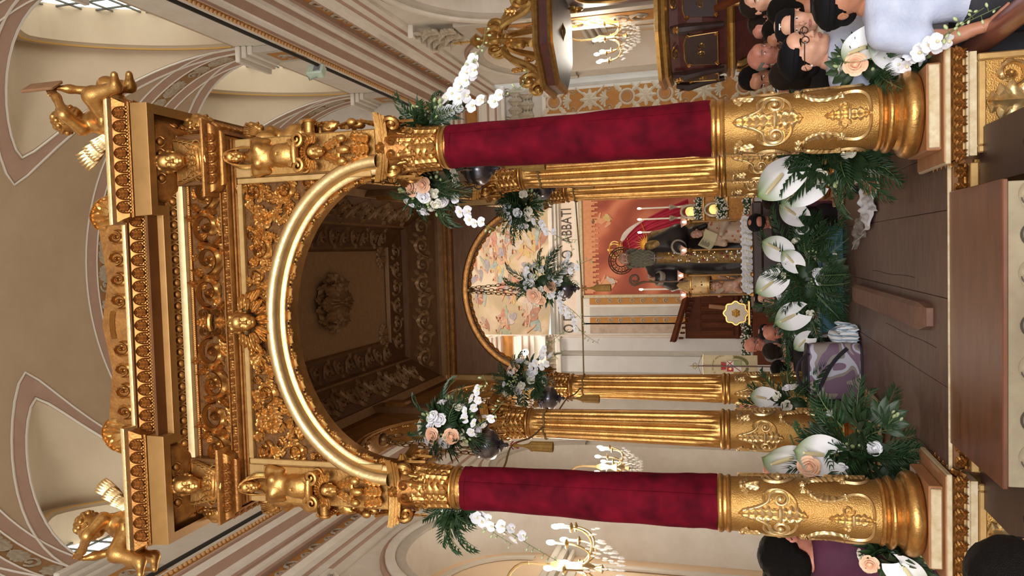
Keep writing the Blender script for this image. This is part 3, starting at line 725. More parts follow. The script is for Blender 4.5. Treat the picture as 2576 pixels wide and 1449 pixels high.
def pedestal(sx, Y, front):
    cx = sx*1.06; g = G(); x0, x1 = cx-.29, cx+.29; y0, y1 = Y-.26, Y+.30
    pd = pone('pedestal', box(x0+.052, x1-.052, y0+.052, y1-.05, .12, .90, .005), CREAM)
    pone('pedestal_slab', box(x0, x1, y0, y1, .947, .972, .004), PALE, pd); pone('pedestal_board', box(x0+.01, x1-.01, y0+.005, y1, .968, .978, .002), TANW, pd)
    pone('plinth', box(cx-.215, cx+.215, Y-.215, Y+.215, .978, 1.045, .006), TANW, pd)
    pone('plinth_strip', box(cx-.205, cx+.205, Y-.232, Y-.213, .988, 1.038, .004), PALE, pd)
    rect = [(x0, y1, 0), (x0, y0, 0), (x1, y0, 0), (x1, y1, 0)]
    pone('bed_moulding', mould([(-.02, .947), (-.012, .945), (-.03, .90), (-.05, .885), (-.06, .875)], rect, True), BRONZE, pd)
    pone('fillet', mould([(-.05, .875), (-.035, .872), (-.035, .862), (-.045, .86), (-.038, .855), (-.038, .825), (-.06, .82)], rect, True), PALE, pd)
    if front:
        for i in range(7): part('moulding_leaf', BEDL, None, pd, loc=(x0+.045+i*.0815, y0+.036, .880), rot=(PI/2+.45, 0, 0))
        for i in range(5):
            part('moulding_leaf', BEDL, None, pd, loc=(x0+.036 if sx > 0 else x1-.036, y0+.08+i*.0815, .880), rot=(PI/2+.45, 0, -PI/2*sx if sx > 0 else PI/2))
        y = y0+.05
        fr = G()
        for (a, b, c, d) in ((x0+.05, x0+.085, .15, .822), (x1-.085, x1-.05, .15, .822), (x0+.0855, x1-.0855, .785, .822), (x0+.0855, x1-.0855, .15, .18)): fr.add(box(a, b, y-.02, y, c, d, .006))
        part('panel_border', fr, [CREAM], pd)
        pone('panel_ground', box(x0+.085, x1-.085, y-.004, y, .18, .785), STIP, pd)
        for (lx, lz, rz, sc) in ((0, .50, 0, 1.15), (0, .47, PI, 1.1)): part('acanthus_leaf', BIGLEAF, None, pd, loc=(cx+lx, y-.006, lz), rot=(PI/2, rz, 0), sc=sc)
        for h in (-1, 1):
            for (lz, sg) in ((.68, 1), (.35, -1)): part('acanthus_scroll', SCR['r' if h*sg > 0 else 'l'], None, pd, loc=(cx+h*.135, y-.006, lz), rot=(PI/2, 0 if sg > 0 else PI, 0), sc=.95)
    return pd
BEDL = G(); BEDL.add(leaf(.066, .042, .022, 3, 18, 7)); BEDL.add(ribbon(bez([(-.02, .0), (0, .045), (.02, .0)], 12), .006, .006, .026, cols=5)); BEDL = BEDL.mesh('moulding_leaf', BRONZE)
BIGLEAF = mm('acanthus_leaf', flare(leaf(.25, .105, .03, 5, 34, 11, lob=.5), .02), GOLD2)
SCR = {'r': mm('acanthus_scroll', scroll_unit(.085, .03, 1, PI, 1.3, 6), GOLD2), 'l': mm('acanthus_scroll', scroll_unit(.085, .03, -1, 0, 1.3, 6), GOLD2)}
for sx in (-1, 1):
    for i, Y in enumerate((0, 1.84, 3.68)): pedestal(sx, Y, i == 0)
# carved bed moulding between the front pedestals
lm = pone('front_moulding', mould([(-.004, .915), (.006, .91), (-.012, .875), (-.035, .855), (-.02, .85), (-.02, .84), (-.03, .83), (-.03, .80), (-.05, .795)], [(-.78, -.12, 0), (.78, -.12, 0)]), BRONZE)
for i in range(19): part('moulding_leaf', BEDL, None, lm, loc=(-.74+i*.0822, -.100, .846), rot=(PI/2+.5, 0, 0))
pone('front_fillet', box(-.78, .78, -.16, -.14, .80, .838, .004), CREAM)
# ---- column
R0, R1 = .147, .121
def rs(z): return R0+(R1-R0)*((z-2.08)/1.56)
def flut(r, z, a):
    if r < .0: return r
    return r
zz = [2.08, 2.10, 2.13, 2.16]+list(np.linspace(2.3, 3.45, 5))+[3.56, 3.59, 3.62, 3.645]
def flfn(r, z, a):
    if 2.12 < z < 3.60: return r*(1-.085*max(0, math.cos(20*a))**.6*(1 if 2.14 < z < 3.58 else .5))
    return r
SHAFT = mm('column_shaft', lathe([(rs(z), z) for z in zz], 120, flfn), GOLD)
DR = lambda z: .168-.018*((z-1.25)/.77)
DRUMM = mm('drum', lathe([(DR(z), z) for z in (1.25, 1.4, 1.6, 1.8, 2.02)], 48), STIP)
BASEM = mm('base_moulding', lathe([(.20, 1.045)]+[(.185+.042*math.cos(a), 1.092+.046*math.sin(a)) for a in np.linspace(-1.5, 1.5, 12)]+[(.185, 1.142), (.180, 1.147), (.170, 1.16), (.176, 1.172)]+[(.172+.022*math.cos(a), 1.192+.020*math.sin(a)) for a in np.linspace(-1.4, 1.4, 8)]+[(.170, 1.214), (.166, 1.222), (.176, 1.228), (.180, 1.236), (.176, 1.246), (.168, 1.252)], 48), GOLD)
RINGM = mm('collar_ring', lathe([(.149, 2.01), (.158, 2.014), (.162, 2.024), (.158, 2.034), (.152, 2.038), (.152, 2.05), (.160, 2.056), (.164, 2.068), (.160, 2.08), (.150, 2.086), (.147, 2.09)], 48), GOLD)
ASTM = mm('astragal', lathe([(.121, 3.64), (.130, 3.642), (.137, 3.655), (.130, 3.668), (.127, 3.672), (.129, 3.680), (.120, 3.69)], 48), GOLD)
BELLM = mm('capital_bell', lathe([(.118, 3.685), (.112, 3.75), (.118, 3.85), (.135, 3.93), (.165, 3.985), (.17, 4.0)], 32), BRONZE)
def abacus():
    P = []
    for k in range(4):
        a = k*PI/2
        for t in np.linspace(-1, 1, 9):
            x, y = .205*t, -.205+.045*(1-t*t); P.append((x*math.cos(a)-y*math.sin(a), x*math.sin(a)+y*math.cos(a)))
    g = G()
    for (k, z0, z1) in ((.93, 3.985, 4.005), (.97, 4.005, 4.02), (1.02, 4.02, 4.055)): g.add(extr([(x*k, y*k) for x, y in P], z0, z1))
    return g.mesh('abacus', GOLD)
ABAM = abacus()
CL1 = mm('capital_leaf', curl(flare(leaf(.20, .066, .020, 5, 36, 9, back=.008, lob=.5), .015), .135, .030, 3.4), GOLD)
CL2 = mm('capital_leaf', curl(flare(leaf(.30, .060, .020, 6, 42, 9, back=.008, lob=.45), .03), .225, .034, 3.4), GOLD)
def volute():
    g = G(); P = spiral(0, 0, .052, PI*.62, 1.55, .15, -1, 40); stem = bez([(-.10, -.19), (-.095, -.08), (-.08, .05), P[0]], 16)
    Q = np.vstack([stem[:-1], P]); s = np.linspace(0, 1, len(Q))
    g.add(ribbon(Q, .012, .012, lambda t: .016)); V, F = g.vf(); V = np.array(V); g2 = G()
    # double sided: relief z on both sides of the plane
    g2.add((V+np.array([0, 0, .006]), F)); W = V.copy(); W[:, 2] = -W[:, 2]-.006; g2.add((W, [f[::-1] for f in F])); g2.add(tube(np.c_[Q, np.zeros(len(Q))], .011, 6)); g2.add(sphere((0, 0, 0), .016, 8, 6))
    return g2
VOLM = volute().mesh('corner_volute', GOLD)
FLEUR = mm('fleuron', rosette(.038, .035, 5), GOLD)
HEL = G()
for h in (-1, 1): HEL.add(ribbon(np.vstack([bez([(h*.06, -.09), (h*.07, -.03), (h*.075, .02), spiral(h*.04, .02, .03, 0 if h > 0 else PI, 1.3, .15, h, 30)[0]], 10)[:-1], spiral(h*.04, .02, .03, 0 if h > 0 else PI, 1.3, .15, h, 30)]), .008, .008, .016, cols=5))
HEL = HEL.mesh('helix', GOLD)
def drum_motif():
    g = G(); b = .026
    g.add(leaf(.225, .052, b, 6, 44, 11, lob=.5), M=T(0, .50, 0)); g.add(leaf(.155, .058, b, 4, 34, 11, lob=.5), M=T(0, .52, 0)@Rz(PI))
    g.add(tube([(-.030, .505, .014), (-.015, .505, .020), (.015, .505, .020), (.030, .505, .014)], .011, 8))
    g.add(leaf(.13, .034, b, 4, 30, 9, lob=.5), M=T(0, .135, 0)); g.add(leaf(.10, .040, b, 3, 26, 9, lob=.5), M=T(0, .145, 0)@Rz(PI))
    g.add(tube([(-.022, .14, .013), (0, .14, .018), (.022, .14, .013)], .008, 8))
    for h in (-1, 1):
        sp = spiral(h*.083, .505, .056, PI/2, 1.4, .15, -h, 44)
        st = bez([(h*.012, .70), (h*.035, .60), (h*.06, .565), sp[0]], 12)
        g.add(ribbon(np.vstack([st[:-1], sp]), .012, .012, .014, cols=6))
        st2 = bez([(h*.016, .44), (h*.05, .40), (h*.12, .43), (h*.135, .50)], 16); g.add(ribbon(st2, .009, .009, .012, cols=5))
        st3 = bez([(h*.135, .50), (h*.145, .585), (h*.10, .60), (h*.06, .585)], 12); g.add(ribbon(st3, .009, .009, .012, cols=5))
        g.add(sphere((h*.083, .505, .012), (.018, .018, .014), 10, 8))
        # swept fan leaves between the motifs
        fan = bez([(h*.150, .36), (h*.10, .36), (h*.06, .27), (h*.115, .17)], 34)
        g.add(ribbon(fan, (lambda s: .045*math.sin(PI*min(1, s*.9+.08))) if h > 0 else .010, .010 if h > 0 else (lambda s: .045*math.sin(PI*min(1, s*.9+.08))), .015, 7, .45 if h > 0 else 0, 0 if h > 0 else .45, 9, fl=.4))
        g.add(rosette(.022, .014, 5), M=T(h*.145, .385, 0)); g.add(rosette(.024, .014, 5), M=T(h*.118, .175, 0))
        sp = spiral(h*.047, .165, .030, -PI/2 if h > 0 else -PI/2, 1.3, .18, -h, 34); g.add(ribbon(sp, .008, .008, .012, cols=5))
        st = bez([(h*.006, .04), (h*.12, .03), (h*.155, .08), (h*.125, .165)], 20); g.add(ribbon(st, .009, .009, .013, cols=5))
        g.add(leaf(.085, .024, .012, 3, 20, 7), M=T(h*.14, .61, 0)@Rz(-h*.25)); g.add(leaf(.07, .02, .012, 3, 18, 7), M=T(h*.10, .67, 0)@Rz(-h*.9)); g.add(sphere((h*.150, .705, .006), (.016, .016, .012), 8, 6))
    return g.vf()
MOT = drum_motif()
DRM = mm('drum_ornament', wrapcyl(MOT, DR, 0, 1.25), GOLD2)
FILLW = mm('plain_shaft', lathe([(R0*.93, 2.08), (R1*.93, 3.645)], 24), GOLD)
def column(sx, Y, k):
    o = part('column', SHAFT, None, loc=(sx*1.06, Y, 0))
    for nm, me in (('drum', DRUMM), ('base_moulding', BASEM), ('collar_ring', RINGM), ('astragal', ASTM), ('capital_bell', BELLM), ('abacus', ABAM)): mk(nm, me, None, o)
    for i in range(3): mk('drum_ornament', DRM, None, o, rot=(0, 0, -PI/2+i*2*PI/3+(.0 if k == 0 else .15*sx)))
    for i in range(8):
        a = i*PI/4; mk('capital_leaf', CL1, None, o, (.118*math.sin(a), -.118*math.cos(a), 3.69), (PI/2, 0, a)); a += PI/8
        mk('capital_leaf', CL2, None, o, (.110*math.sin(a), -.110*math.cos(a), 3.69), (PI/2, 0, a))
    for i in range(4):
        a = i*PI/2; mk('corner_volute', VOLM, None, o, (.205*math.cos(a+PI/4), .205*math.sin(a+PI/4), 3.955), (PI/2, 0, a+PI/4))
        mk('helix', HEL, None, o, (.162*math.sin(a), -.162*math.cos(a), 3.94), (PI/2, 0, a)); mk('fleuron', FLEUR, None, o, (.165*math.sin(a), -.165*math.cos(a), 4.03), (PI/2, 0, a))
    return o
for k, Y in enumerate((0, 1.84, 3.68)):
    for sx in (-1, 1): column(sx, Y, k)
# velvet sleeves tied round the two front columns
def velvet(sx, z0, z1, label):
    def fn(u, v):
        a = 2*PI*u; z = z0+(z1-z0)*v; r = rs(z)+.008+.003*math.sin(3*a+9*v)+.003*math.sin(a*5+v*23+sx)*(.4+.6*(1-v))+.0025*math.sin(v*70+2*a)*max(0, 1-v*5)+.004*(1-min(1, (1-v)*25))
        return (r*math.cos(a), r*math.sin(a), z+.004*math.sin(5*a))
    g = G(); g.add(grid(64, 46, fn, cu=True)); V = [fn(i/64, 1.0) for i in range(64)]; W = [(x*.93, y*.93, z) for x, y, z in V]
    g.add((V+W, [(i, (i+1) % 64, 64+(i+1) % 64, 64+i) for i in range(64)]))
    o = empty('velvet_sleeve', (sx*1.06, 0, 0), label=label, cat='fabric cover'); mk('velvet_wrap', g, [VELVET], o)
    one('seam', tube([((rs(z)+.0125)*math.cos(-PI/2+.55), (rs(z)+.0125)*math.sin(-PI/2+.55), z) for z in np.linspace(z0, z1, 24)], .0025, 5), VELVET, o)
    one('drawstring', tube([((rs(z1)+.010)*math.cos(a), (rs(z1)+.010)*math.sin(a), z1-.03) for a in np.linspace(0, 2*PI, 40)], .004, 5), VELVET, o)
velvet(-1, 2.085, 3.61, 'dark red velvet sleeve on the front column nearest the maroon shirt'); velvet(1, 2.085, 3.63, 'dark red velvet sleeve on the front column beside the pulpit')
# ---- front arch, spandrels
AY = -.12
def ell(a, b, t): return (-a*math.cos(t), 4.05+b*math.sin(t))
def arch_moulding(a, b, prof, y, n=61, mats=None, nm='archivolt'):
    V = []; F = []; m = len(prof)
    for i in range(n):
        t = PI*i/(n-1)
        for (o, d) in prof:
            x, z = ell(a+o, b+o, t); V.append((x, y-d, z))
    for i in range(n-1):
        for j in range(m-1): q = i*m+j; F.append((q, q+1, q+m+1, q+m))
    return pone(nm, (V, F), mats)
av = arch_moulding(.905, .70, [(0, -.10), (0, .02), (.012, .03), (.03, .03), (.036, .05)]+[(.075+.04*math.cos(a), .05+.042*math.sin(a)) for a in np.linspace(PI, .3, 9)]+[(.118, .05), (.125, .02), (.13, 0)], AY, mats=GOLD2)
AL = G(); AL.add(leaf(.075, .026, .015, 4, 22, 7, lob=.5)); AL.add(sphere((0, -.012, .008), .013, 8, 6)); AL = AL.mesh('arch_leaf', GOLD)
AB = G(); AB.add(ribbon(bez([(-.03, 0), (-.012, .008), (.012, .008), (.03, 0)], 14), .018, .018, .016, cols=7)); AB.add(sphere((.036, 0, .008), .010, 8, 5)); AB.add(sphere((-.036, 0, .008), .010, 8, 5)); AB = AB.mesh('arch_cartouche', GOLD)
for i in range(36):
    t = PI*(i+.5)/36; x, z = ell(.885, .68, t); dx, dz = .885*math.sin(t), .68*math.cos(t); ang = math.atan2(dz, dx)
    mk('arch_leaf' if i % 2 else 'arch_cartouche', AL if i % 2 else AB, None, av, (x, AY-.012+.01, z), (PI/2, -(ang+ (PI/2 if i % 2 and x < 0 else -PI/2 if i % 2 else 0)), 0), .95)
# soffit of the arch and spandrel board
V = []; F = []
for i in range(61):
    t = PI*i/60; x, z = ell(.895, .69, t); V += [(x, AY+.01, z), (x, .0, z)]
for i in range(60): F.append((2*i, 2*i+1, 2*i+3, 2*i+2))
pone('arch_soffit', (V, F), GOLD)
def spandrel_board(y, m, nm, z1=5.08, xw=1.0, a=.90, b=.695, yc=0):
    V = []; F = []; n = 40
    for i in range(n+1):
        t = PI*i/n; x, z = ell(a, b, t); V += [(x, y, z), (x, y, z1)]
    for i in range(n): F.append((2*i, 2*i+1, 2*i+3, 2*i+2))
    return pone(nm, (V, F), m)
sb = spandrel_board(AY, GROUND, 'spandrel_ground'); spandrel_board(.0, DWOOD, 'spandrel_back')
for sx in (-1, 1):
    g = G(); g.add(box(min(sx*.93, sx*.895), max(sx*.93, sx*.895), AY-.035, AY, 4.10, 5.05, .004)); part('frame_strip', g, [CREAM], sb)
pone('frame_strip', box(-.8945, .8945, AY-.034, AY, 5.02, 5.055, .004), CREAM, sb)
# spandrel carving
SCb = {}
def scr(R, hand, m=GOLD, h=None):
    k = (round(R, 3), hand, m.name)
    if k not in SCb: SCb[k] = mm('carved_scroll', scroll_unit(R, h or R*.42, hand, PI if hand > 0 else 0, 1.35, 6), m)
    return SCb[k]
FLW = G()
for i in range(6): FLW.add(curl(flare(leaf(.085, .034, .016, 3, 20, 7, lob=.35), .02), .06, .02), 0, Rz(i*PI/3))
FLW.add(rosette(.04, .04, 5)); FLW = FLW.mesh('carved_flower', GOLD)
LF = {n: mm('carved_leaf', curl(flare(leaf(L, W, .02, 4, 26, 7, lob=.5), .02), L*.78, .022), GOLD) for n, L, W in (('a', .12, .045), ('b', .09, .034), ('c', .15, .05))}
rl = random.Random(5)
def aout(x): return 4.05+.835*math.sqrt(max(0, 1-(x/1.04)**2))
for sx in (-1, 1):
    for (x, z, R, hd) in ((.84, 4.945, .07, 1), (.47, 4.915, .085, -1), (.30, 4.955, .055, 1), (.17, 4.98, .042, -1), (.845, 4.72, .075, -1), (.875, 4.56, .05, 1), (.885, 4.43, .036, -1), (.80, 4.83, .05, 1), (.56, 4.985, .05, 1), (.38, 5.0, .035, 1), (.72, 4.70, .045, 1)):
        if z-R < aout(x)-.03: z = aout(x)+R-.02
        part('carved_scroll', scr(R, hd*sx), None, sb, loc=(sx*x, AY-.002, z), rot=(PI/2, rl.uniform(-.7, .7), 0))
    part('carved_flower', FLW, None, sb, loc=(sx*.665, AY-.004, 4.885), rot=(PI/2, .3, 0), sc=1.1)
    n = 0
    while n < 70:
        x = rl.uniform(.08, .89); z = rl.uniform(4.4, 5.0)
        if z < aout(x)+.03 or z > 4.99: continue
        part('carved_leaf', LF[rl.choice('aabb')], None, sb, loc=(sx*x, AY-.003-rl.uniform(0, .012), z), rot=(PI/2+rl.uniform(-.15, .05), rl.uniform(0, 6.28), 0), sc=rl.uniform(.6, 1.0)); n += 1
# ---- pilasters on the capitals
for sx in (-1, 1):
    x0, x1 = sorted((sx*.935, sx*1.185))
    for yy in (0, 3.68):
        pl = pone('pilaster_block', box(x0, x1, yy-.14, yy+.12, 4.055, 5.10, .006), CREAM); 
    pone('upper_pier', box(x0, x1, 1.74, 1.94, 4.055, 5.10, .006), DWOOD)
# ---- entablature: runs round the canopy
def ring(x, y0, y1): return [(-x, y1, 0), (-x, y0, 0), (x, y0, 0), (x, y1, 0)]
EX, EY0, EY1 = 1.17, -.13, 3.81
RG = ring(EX, EY0, EY1)
pone('entablature_core', box(-1.16, 1.16, -.12, .0, 5.06, 5.5), BROWN); 
for sx in (-1, 1): pone('side_beam', box(min(sx*1.0, sx*1.16), max(sx*1.0, sx*1.16), 0, 3.68, 5.06, 5.5), DWOOD)
ar = pone('architrave', mould([(0, 5.06), (.012, 5.062), (.012, 5.075), (.022, 5.08), (.022, 5.092), (.012, 5.096), (.03, 5.10), (.045, 5.112), (.045, 5.118), (.02, 5.12), (.025, 5.165), (.035, 5.17), (.035, 5.178), (.01, 5.18)], RG, True), BRONZE)
LT = G(); LT.add(leaf(.045, .024, .014, 3, 16, 7, lob=.4)); LT.add(ribbon(bez([(-.026, .042), (-.028, .0), (0, -.004), (.028, .0), (.026, .042)][:4], 14), .004, .004, .012, cols=5)); LT = LT.mesh('leaf_tongue', BRONZE)
BD = mm('bead_reel', sphere((0, 0, 0), (.012, .014, .014), 8, 6), BRONZE)
for i in range(33):
    x = -.88+i*.055; mk('leaf_tongue', LT, None, ar, (x, EY0-.020, 5.123), (PI/2+.05, 0, 0)) if i % 4 != 3 else [mk('bead_reel', BD, None, ar, (x+q*.018, EY0-.026, 5.145), (0, 0, 0), (1, 1, 1.5)) for q in (-1, 0, 1)]
fz = pone('frieze_ground', box(-.95, .95, EY0-.002, EY0+.02, 5.178, 5.425), GROUND)
FR_ = {1: mm('frieze_scroll', rinceau(.116, .05, 1), GOLD), -1: mm('frieze_scroll', rinceau(.116, .05, -1), GOLD)}
for sx in (-1, 1):
    for i in range(4):
        h = 1 if i % 2 else -1; x = .20+i*.215
        o = part('frieze_scroll', FR_[h], None, fz, loc=(sx*x, EY0-.003, 5.30), rot=(PI/2, 0, 0), sc=(-sx*-1, 1, 1))
    for i in range(22):
        part('carved_leaf', LF['ab'[i % 2]], None, fz, loc=(sx*(.10+i*.0375), EY0-.004, 5.30+rl.uniform(.05, .10)*(1 if i % 2 else -1)), rot=(PI/2-.1, rl.uniform(0, 6.28), 0), sc=.85)
KN = G()
for h in (-1, 1):
    for v in (-1, 1): KN.add(scroll_unit(.05, .03, h*v, -v*PI/2, 1.4, 0, False, True), M=T(h*.055, v*.055, 0))
KN.add(tube([(-.05, 0, .02), (-.02, 0, .035), (.02, 0, .035), (.05, 0, .02)], .018, 8)); KN.add(leaf(.1, .05, .03, 4, 22, 9), M=T(0, .02, 0)); KN.add(leaf(.1, .05, .03, 4, 22, 9), M=T(0, -.02, 0)@Rz(PI))
part('frieze_knot', KN, [GOLD], fz, loc=(0, EY0-.004, 5.30), rot=(PI/2, 0, 0))
pone('bead_fillet', mould([(0, 5.425), (.02, 5.427), (.024, 5.437), (.02, 5.445), (.0, 5.447)], RG, True), BRONZE)
gb = G()
for i in range(140): gb.add(sphere((-.95+i*.0136, EY0-.022, 5.436), (.0058, .007, .008), 6, 4))
part('bead_string', gb, [GOLD], kind='stuff')
pone('cream_band', mould([(.0, 5.447), (.05, 5.45), (.062, 5.475), (.062, 5.49), (.02, 5.492)], RG, True), BANDC)
sof = pone('cornice_soffit', box(-1.40, 1.40, -.40, 4.06, 5.545, 5.565), BROWN)
eg = pone('egg_moulding', mould([(.02, 5.49), (.045, 5.494), (.06, 5.51), (.10, 5.54), (.11, 5.55), (.0, 5.55)], RG, True), BRONZE)
EGG = G(); EGG.add(sphere((0, 0, 0), (.026, .020, .026), 12, 8)); 
for h in (-1, 1): EGG.add(tube([(h*.034, -.004, .025), (h*.034, -.006, -.01), (h*.018, -.004, -.03)], .005, 5))
EGG.add(leaf(.02, .008, .004, 0, 6, 3), M=T(.041, 0, -.01)@Rx(PI/2)); EGG = EGG.mesh('egg', BRONZE)
for i in range(24): mk('egg', EGG, None, eg, (-.88+i*.0765, EY0-.066, 5.516), (.6, 0, 0))
# corner blocks over the pilasters
CB = {}
for sx in (-1, 1):
    x0, x1 = sorted((sx*.90, sx*1.225)); b = pone('corner_block', box(x0, x1, -.20, .16, 5.18, 5.50, .005), BROWN); CB[sx] = b
    rc = [(x0-.0, .16, 0), (x0, -.20, 0), (x1, -.20, 0), (x1, .16, 0)]
    pone('block_cornice', mould([(-.01, 5.10), (.0, 5.105), (.012, 5.12), (.012, 5.13), (.03, 5.14), (.055, 5.17), (.055, 5.18), (.08, 5.195), (.085, 5.205), (.085, 5.215), (0, 5.22)], rc, True), BRONZE, b)
    pone('block_cap', mould([(.0, 5.47), (.03, 5.475), (.05, 5.50), (.10, 5.53), (.105, 5.545), (0, 5.547)], rc, True), BRONZE, b)
    for i in range(5): mk('leaf_tongue', LT, None, b, (x0+.03+i*.066, -.2-.03, 5.142), (PI/2+.62, 0, 0), 1.3) 
    for i in range(5): mk('leaf_tongue', LT, None, b, ((x1 if sx > 0 else x0)+sx*.03, -.17+i*.066, 5.142), (PI/2+.62, 0, PI/2*sx), 1.3)
    for i in range(4): mk('egg', EGG, None, b, (x0+.05+i*.078, -.2-.082, 5.525), (.6, 0, 0))
    for i in range(4): mk('egg', EGG, None, b, ((x1 if sx > 0 else x0)+sx*.082, -.14+i*.078, 5.525), (.6, 0, PI/2*sx))
    for o in [q for q in b.children if q.name.startswith(('leaf_tongue', 'egg'))]: pass
# ---- cornice (broken forward over the corners)
CPATH = [(-1.40, 4.05, 0), (-1.40, -.40, 0), (-.72, -.40, 0), (-.72, -.30, 0), (.72, -.30, 0), (.72, -.40, 0), (1.40, -.40, 0), (1.40, 4.05, 0)]
co = pone('cornice_fascia', mould([(-.05, 5.50), (.01, 5.50), (.012, 5.505), (.016, 5.62), (.01, 5.625), (-.05, 5.625)], CPATH), FASC)
pone('cornice_bead_bed', mould([(.0, 5.625), (.02, 5.627), (.026, 5.635), (.02, 5.65), (.0, 5.655)], CPATH), BRONZE)
lr = pone('cornice_leaf_bed', mould([(.0, 5.655), (.018, 5.66), (.03, 5.69), (.05, 5.725), (.052, 5.73), (.0, 5.733)], CPATH), BRONZE)
pone('cornice_rim', mould([(.0, 5.733), (.04, 5.735), (.045, 5.742), (.055, 5.748), (.065, 5.752), (.07, 5.765), (.07, 5.775), (.055, 5.782), (-.1, 5.785)], CPATH), GOLD2)
pone('cornice_top', box(-1.42, 1.42, -.36, 4.08, 5.74, 5.78), BROWN)
CLF = G(); CLF.add(leaf(.078, .040, .024, 4, 24, 9, lob=.5)); CLF.add(ribbon(bez([(-.034, .0), (-.04, .05), (-.03, .075), (0, .08)], 14), .006, .006, .016, cols=5)); CLF.add(ribbon(bez([(.034, .0), (.04, .05), (.03, .075), (0, .08)], 14), .006, .006, .016, cols=5)); CLF = CLF.mesh('cornice_leaf', BRONZE)
bstr = G()
def along(p0, p1, step, fn):
    p0 = Vector(p0); p1 = Vector(p1); L = (p1-p0).length; n = max(1, int(L/step)); d = (p1-p0)/n
    for i in range(n): fn(p0+d*(i+.5), math.atan2(d.y, d.x))
for a, b in zip(CPATH[:-1], CPATH[1:]):
    if (Vector(b)-Vector(a)).length < .2 or (abs(b[0]) == 1.40 and abs(a[0]) == 1.40 and a[0] < 0): continue
    if abs(a[1]-b[1]) > 3: b = (b[0], 1.2, 0)
    nrm = Vector((b[1]-a[1], -(b[0]-a[0]), 0)).normalized()
    along(a, b, .082, lambda p, r: mk('cornice_leaf', CLF, None, lr, p+nrm*.014+Vector((0, 0, 5.656)), (PI/2+.42, 0, r)))
    along(a, b, .021, lambda p, r: bstr.add(sphere(tuple(p+nrm*.025+Vector((0, 0, 5.641))), .0095, 6, 5)))
part('cornice_beads', bstr, [GOLD], kind='stuff')
# carved crest standing on the cornice
cr = pone('crest_board', extr([(-.74, 0), (.74, 0), (.74, .10), (.62, .16), (.3, .13), (0, .17), (-.3, .13), (-.62, .16), (-.74, .10)], -.01, .03), BRONZE, loc=(0, -.26, 5.785), rot=(PI/2+.12, 0, 0), sc=(1, 1.4, 1))
for sx in (-1, 1):
    for (x, R, hd) in ((.16, .06, 1), (.30, .055, -1), (.44, .06, 1), (.58, .055, -1)): mk('crest_scroll', scr(R, hd*sx), None, cr, (sx*x, .075, .03), (0, 0, 0), (1, 1, 1.1))
    mk('crest_bar', mm('crest_bar', ribbon(bez([(-.09, 0), (-.03, .01), (.03, .01), (.09, 0)], 16), .014, .014, .03, cols=5), GOLD), None, cr, (0, .11, .03)) if sx > 0 else None
    sh = G()
    for i in range(7): sh.add(curl(flare(leaf(.14, .050, .026, 3, 26, 11, lob=.4), .03), .10, .04, 2.4), 0, Rz((i-3)*.40)@T(0, .02, .004*(i % 2)))
    sh.add(sphere((0, .05, .0), (.08, .07, .03), 12, 8))
    sh.add(scroll_unit(.06, .04, sx, 0, 1.3, 0, False)); mk('crest_shell', sh, [GOLD], cr, (sx*.72, .05, .02), (0, 0, -sx*.75), 1.1)
# ---- interior ceiling of the canopy
def inner(nm, x0, y0, y1, z0, x1, y2, y3, z1, m):
    """sloped frame from rectangle (x0,y0..y1,z0) to (x1,y2..y3,z1)"""
    a = [(-x0, y0, z0), (x0, y0, z0), (x0, y1, z0), (-x0, y1, z0)]; b = [(-x1, y2, z1), (x1, y2, z1), (x1, y3, z1), (-x1, y3, z1)]
    return pone(nm, (a+b, [(i, (i+1) % 4, 4+(i+1) % 4, 4+i) for i in range(4)]), m, smooth=False)
lev = [(.99, .0, 3.56, 4.98), (.99, .0, 3.56, 5.06), (.93, .19, 3.50, 5.10), (.93, .19, 3.50, 5.13), (.72, .45, 3.22, 5.34), (.70, .50, 3.18, 5.34), (.68, .52, 3.15, 5.38), (.50, .80, 2.90, 5.42), (.48, .83, 2.87, 5.46), (.46, .86, 2.84, 5.44)]
ms = [DWOOD, COFF, DWOOD, DWOOD, COFF, DWOOD, DWOOD, COFF, COFF]
cf = None
for i in range(len(lev)-1):
    o = inner('coffer_frame', *lev[i], *lev[i+1], ms[i]); cf = o if i == 3 else cf
cp = pone('ceiling_panel', box(-.47, .47, .85, 2.85, 5.45, 5.46), CLOTHC)
SCD = {(R, h): mm('coffer_scroll', rinceau(R, R*.3, h), COFF) for R in (.10, .075) for h in (1, -1)}
def cscroll(p, nrm, along_, R, h):
    z = Vector(nrm).normalized(); x = Vector(along_).normalized(); y = z.cross(x); M = Matrix((x, y, z)).transposed().to_euler()
    part('coffer_scroll', SCD[(R, h)], None, cf, loc=p, rot=M)
for i in range(8):
    x = -.72+i*.205; cscroll((x, 3.36, 5.235), (0, -.6, -.8), (1, 0, 0), .10, 1 if i % 2 else -1)
for i in range(12):
    y = .5+i*.225
    for sx in (-1, 1): cscroll((sx*.825, y, 5.235), (-sx*.7, 0, -.72), (0, 1, 0), .10, 1 if i % 2 else -1); 
    if i < 11:
        for sx in (-1, 1): cscroll((sx*.59, .72+i*.2, 5.40), (-sx*.2, 0, -.98), (0, 1, 0), .075, 1 if i % 2 else -1)
for i in range(6): cscroll((-.5+i*.19, 3.02, 5.40), (0, -.2, -.98), (1, 0, 0), .075, 1 if i % 2 else -1)
ROS = G()
for r_, n_, L in ((.0, 8, .34), (.0, 8, .24)):
    for i in range(n_): ROS.add(curl(flare(leaf(L, .10, .05, 5, 30, 9, lob=.5), .06), L*.75, .05), 0, Rz(i*2*PI/n_+(L < .3)*PI/8)@T(0, .02, .02*(L < .3)))
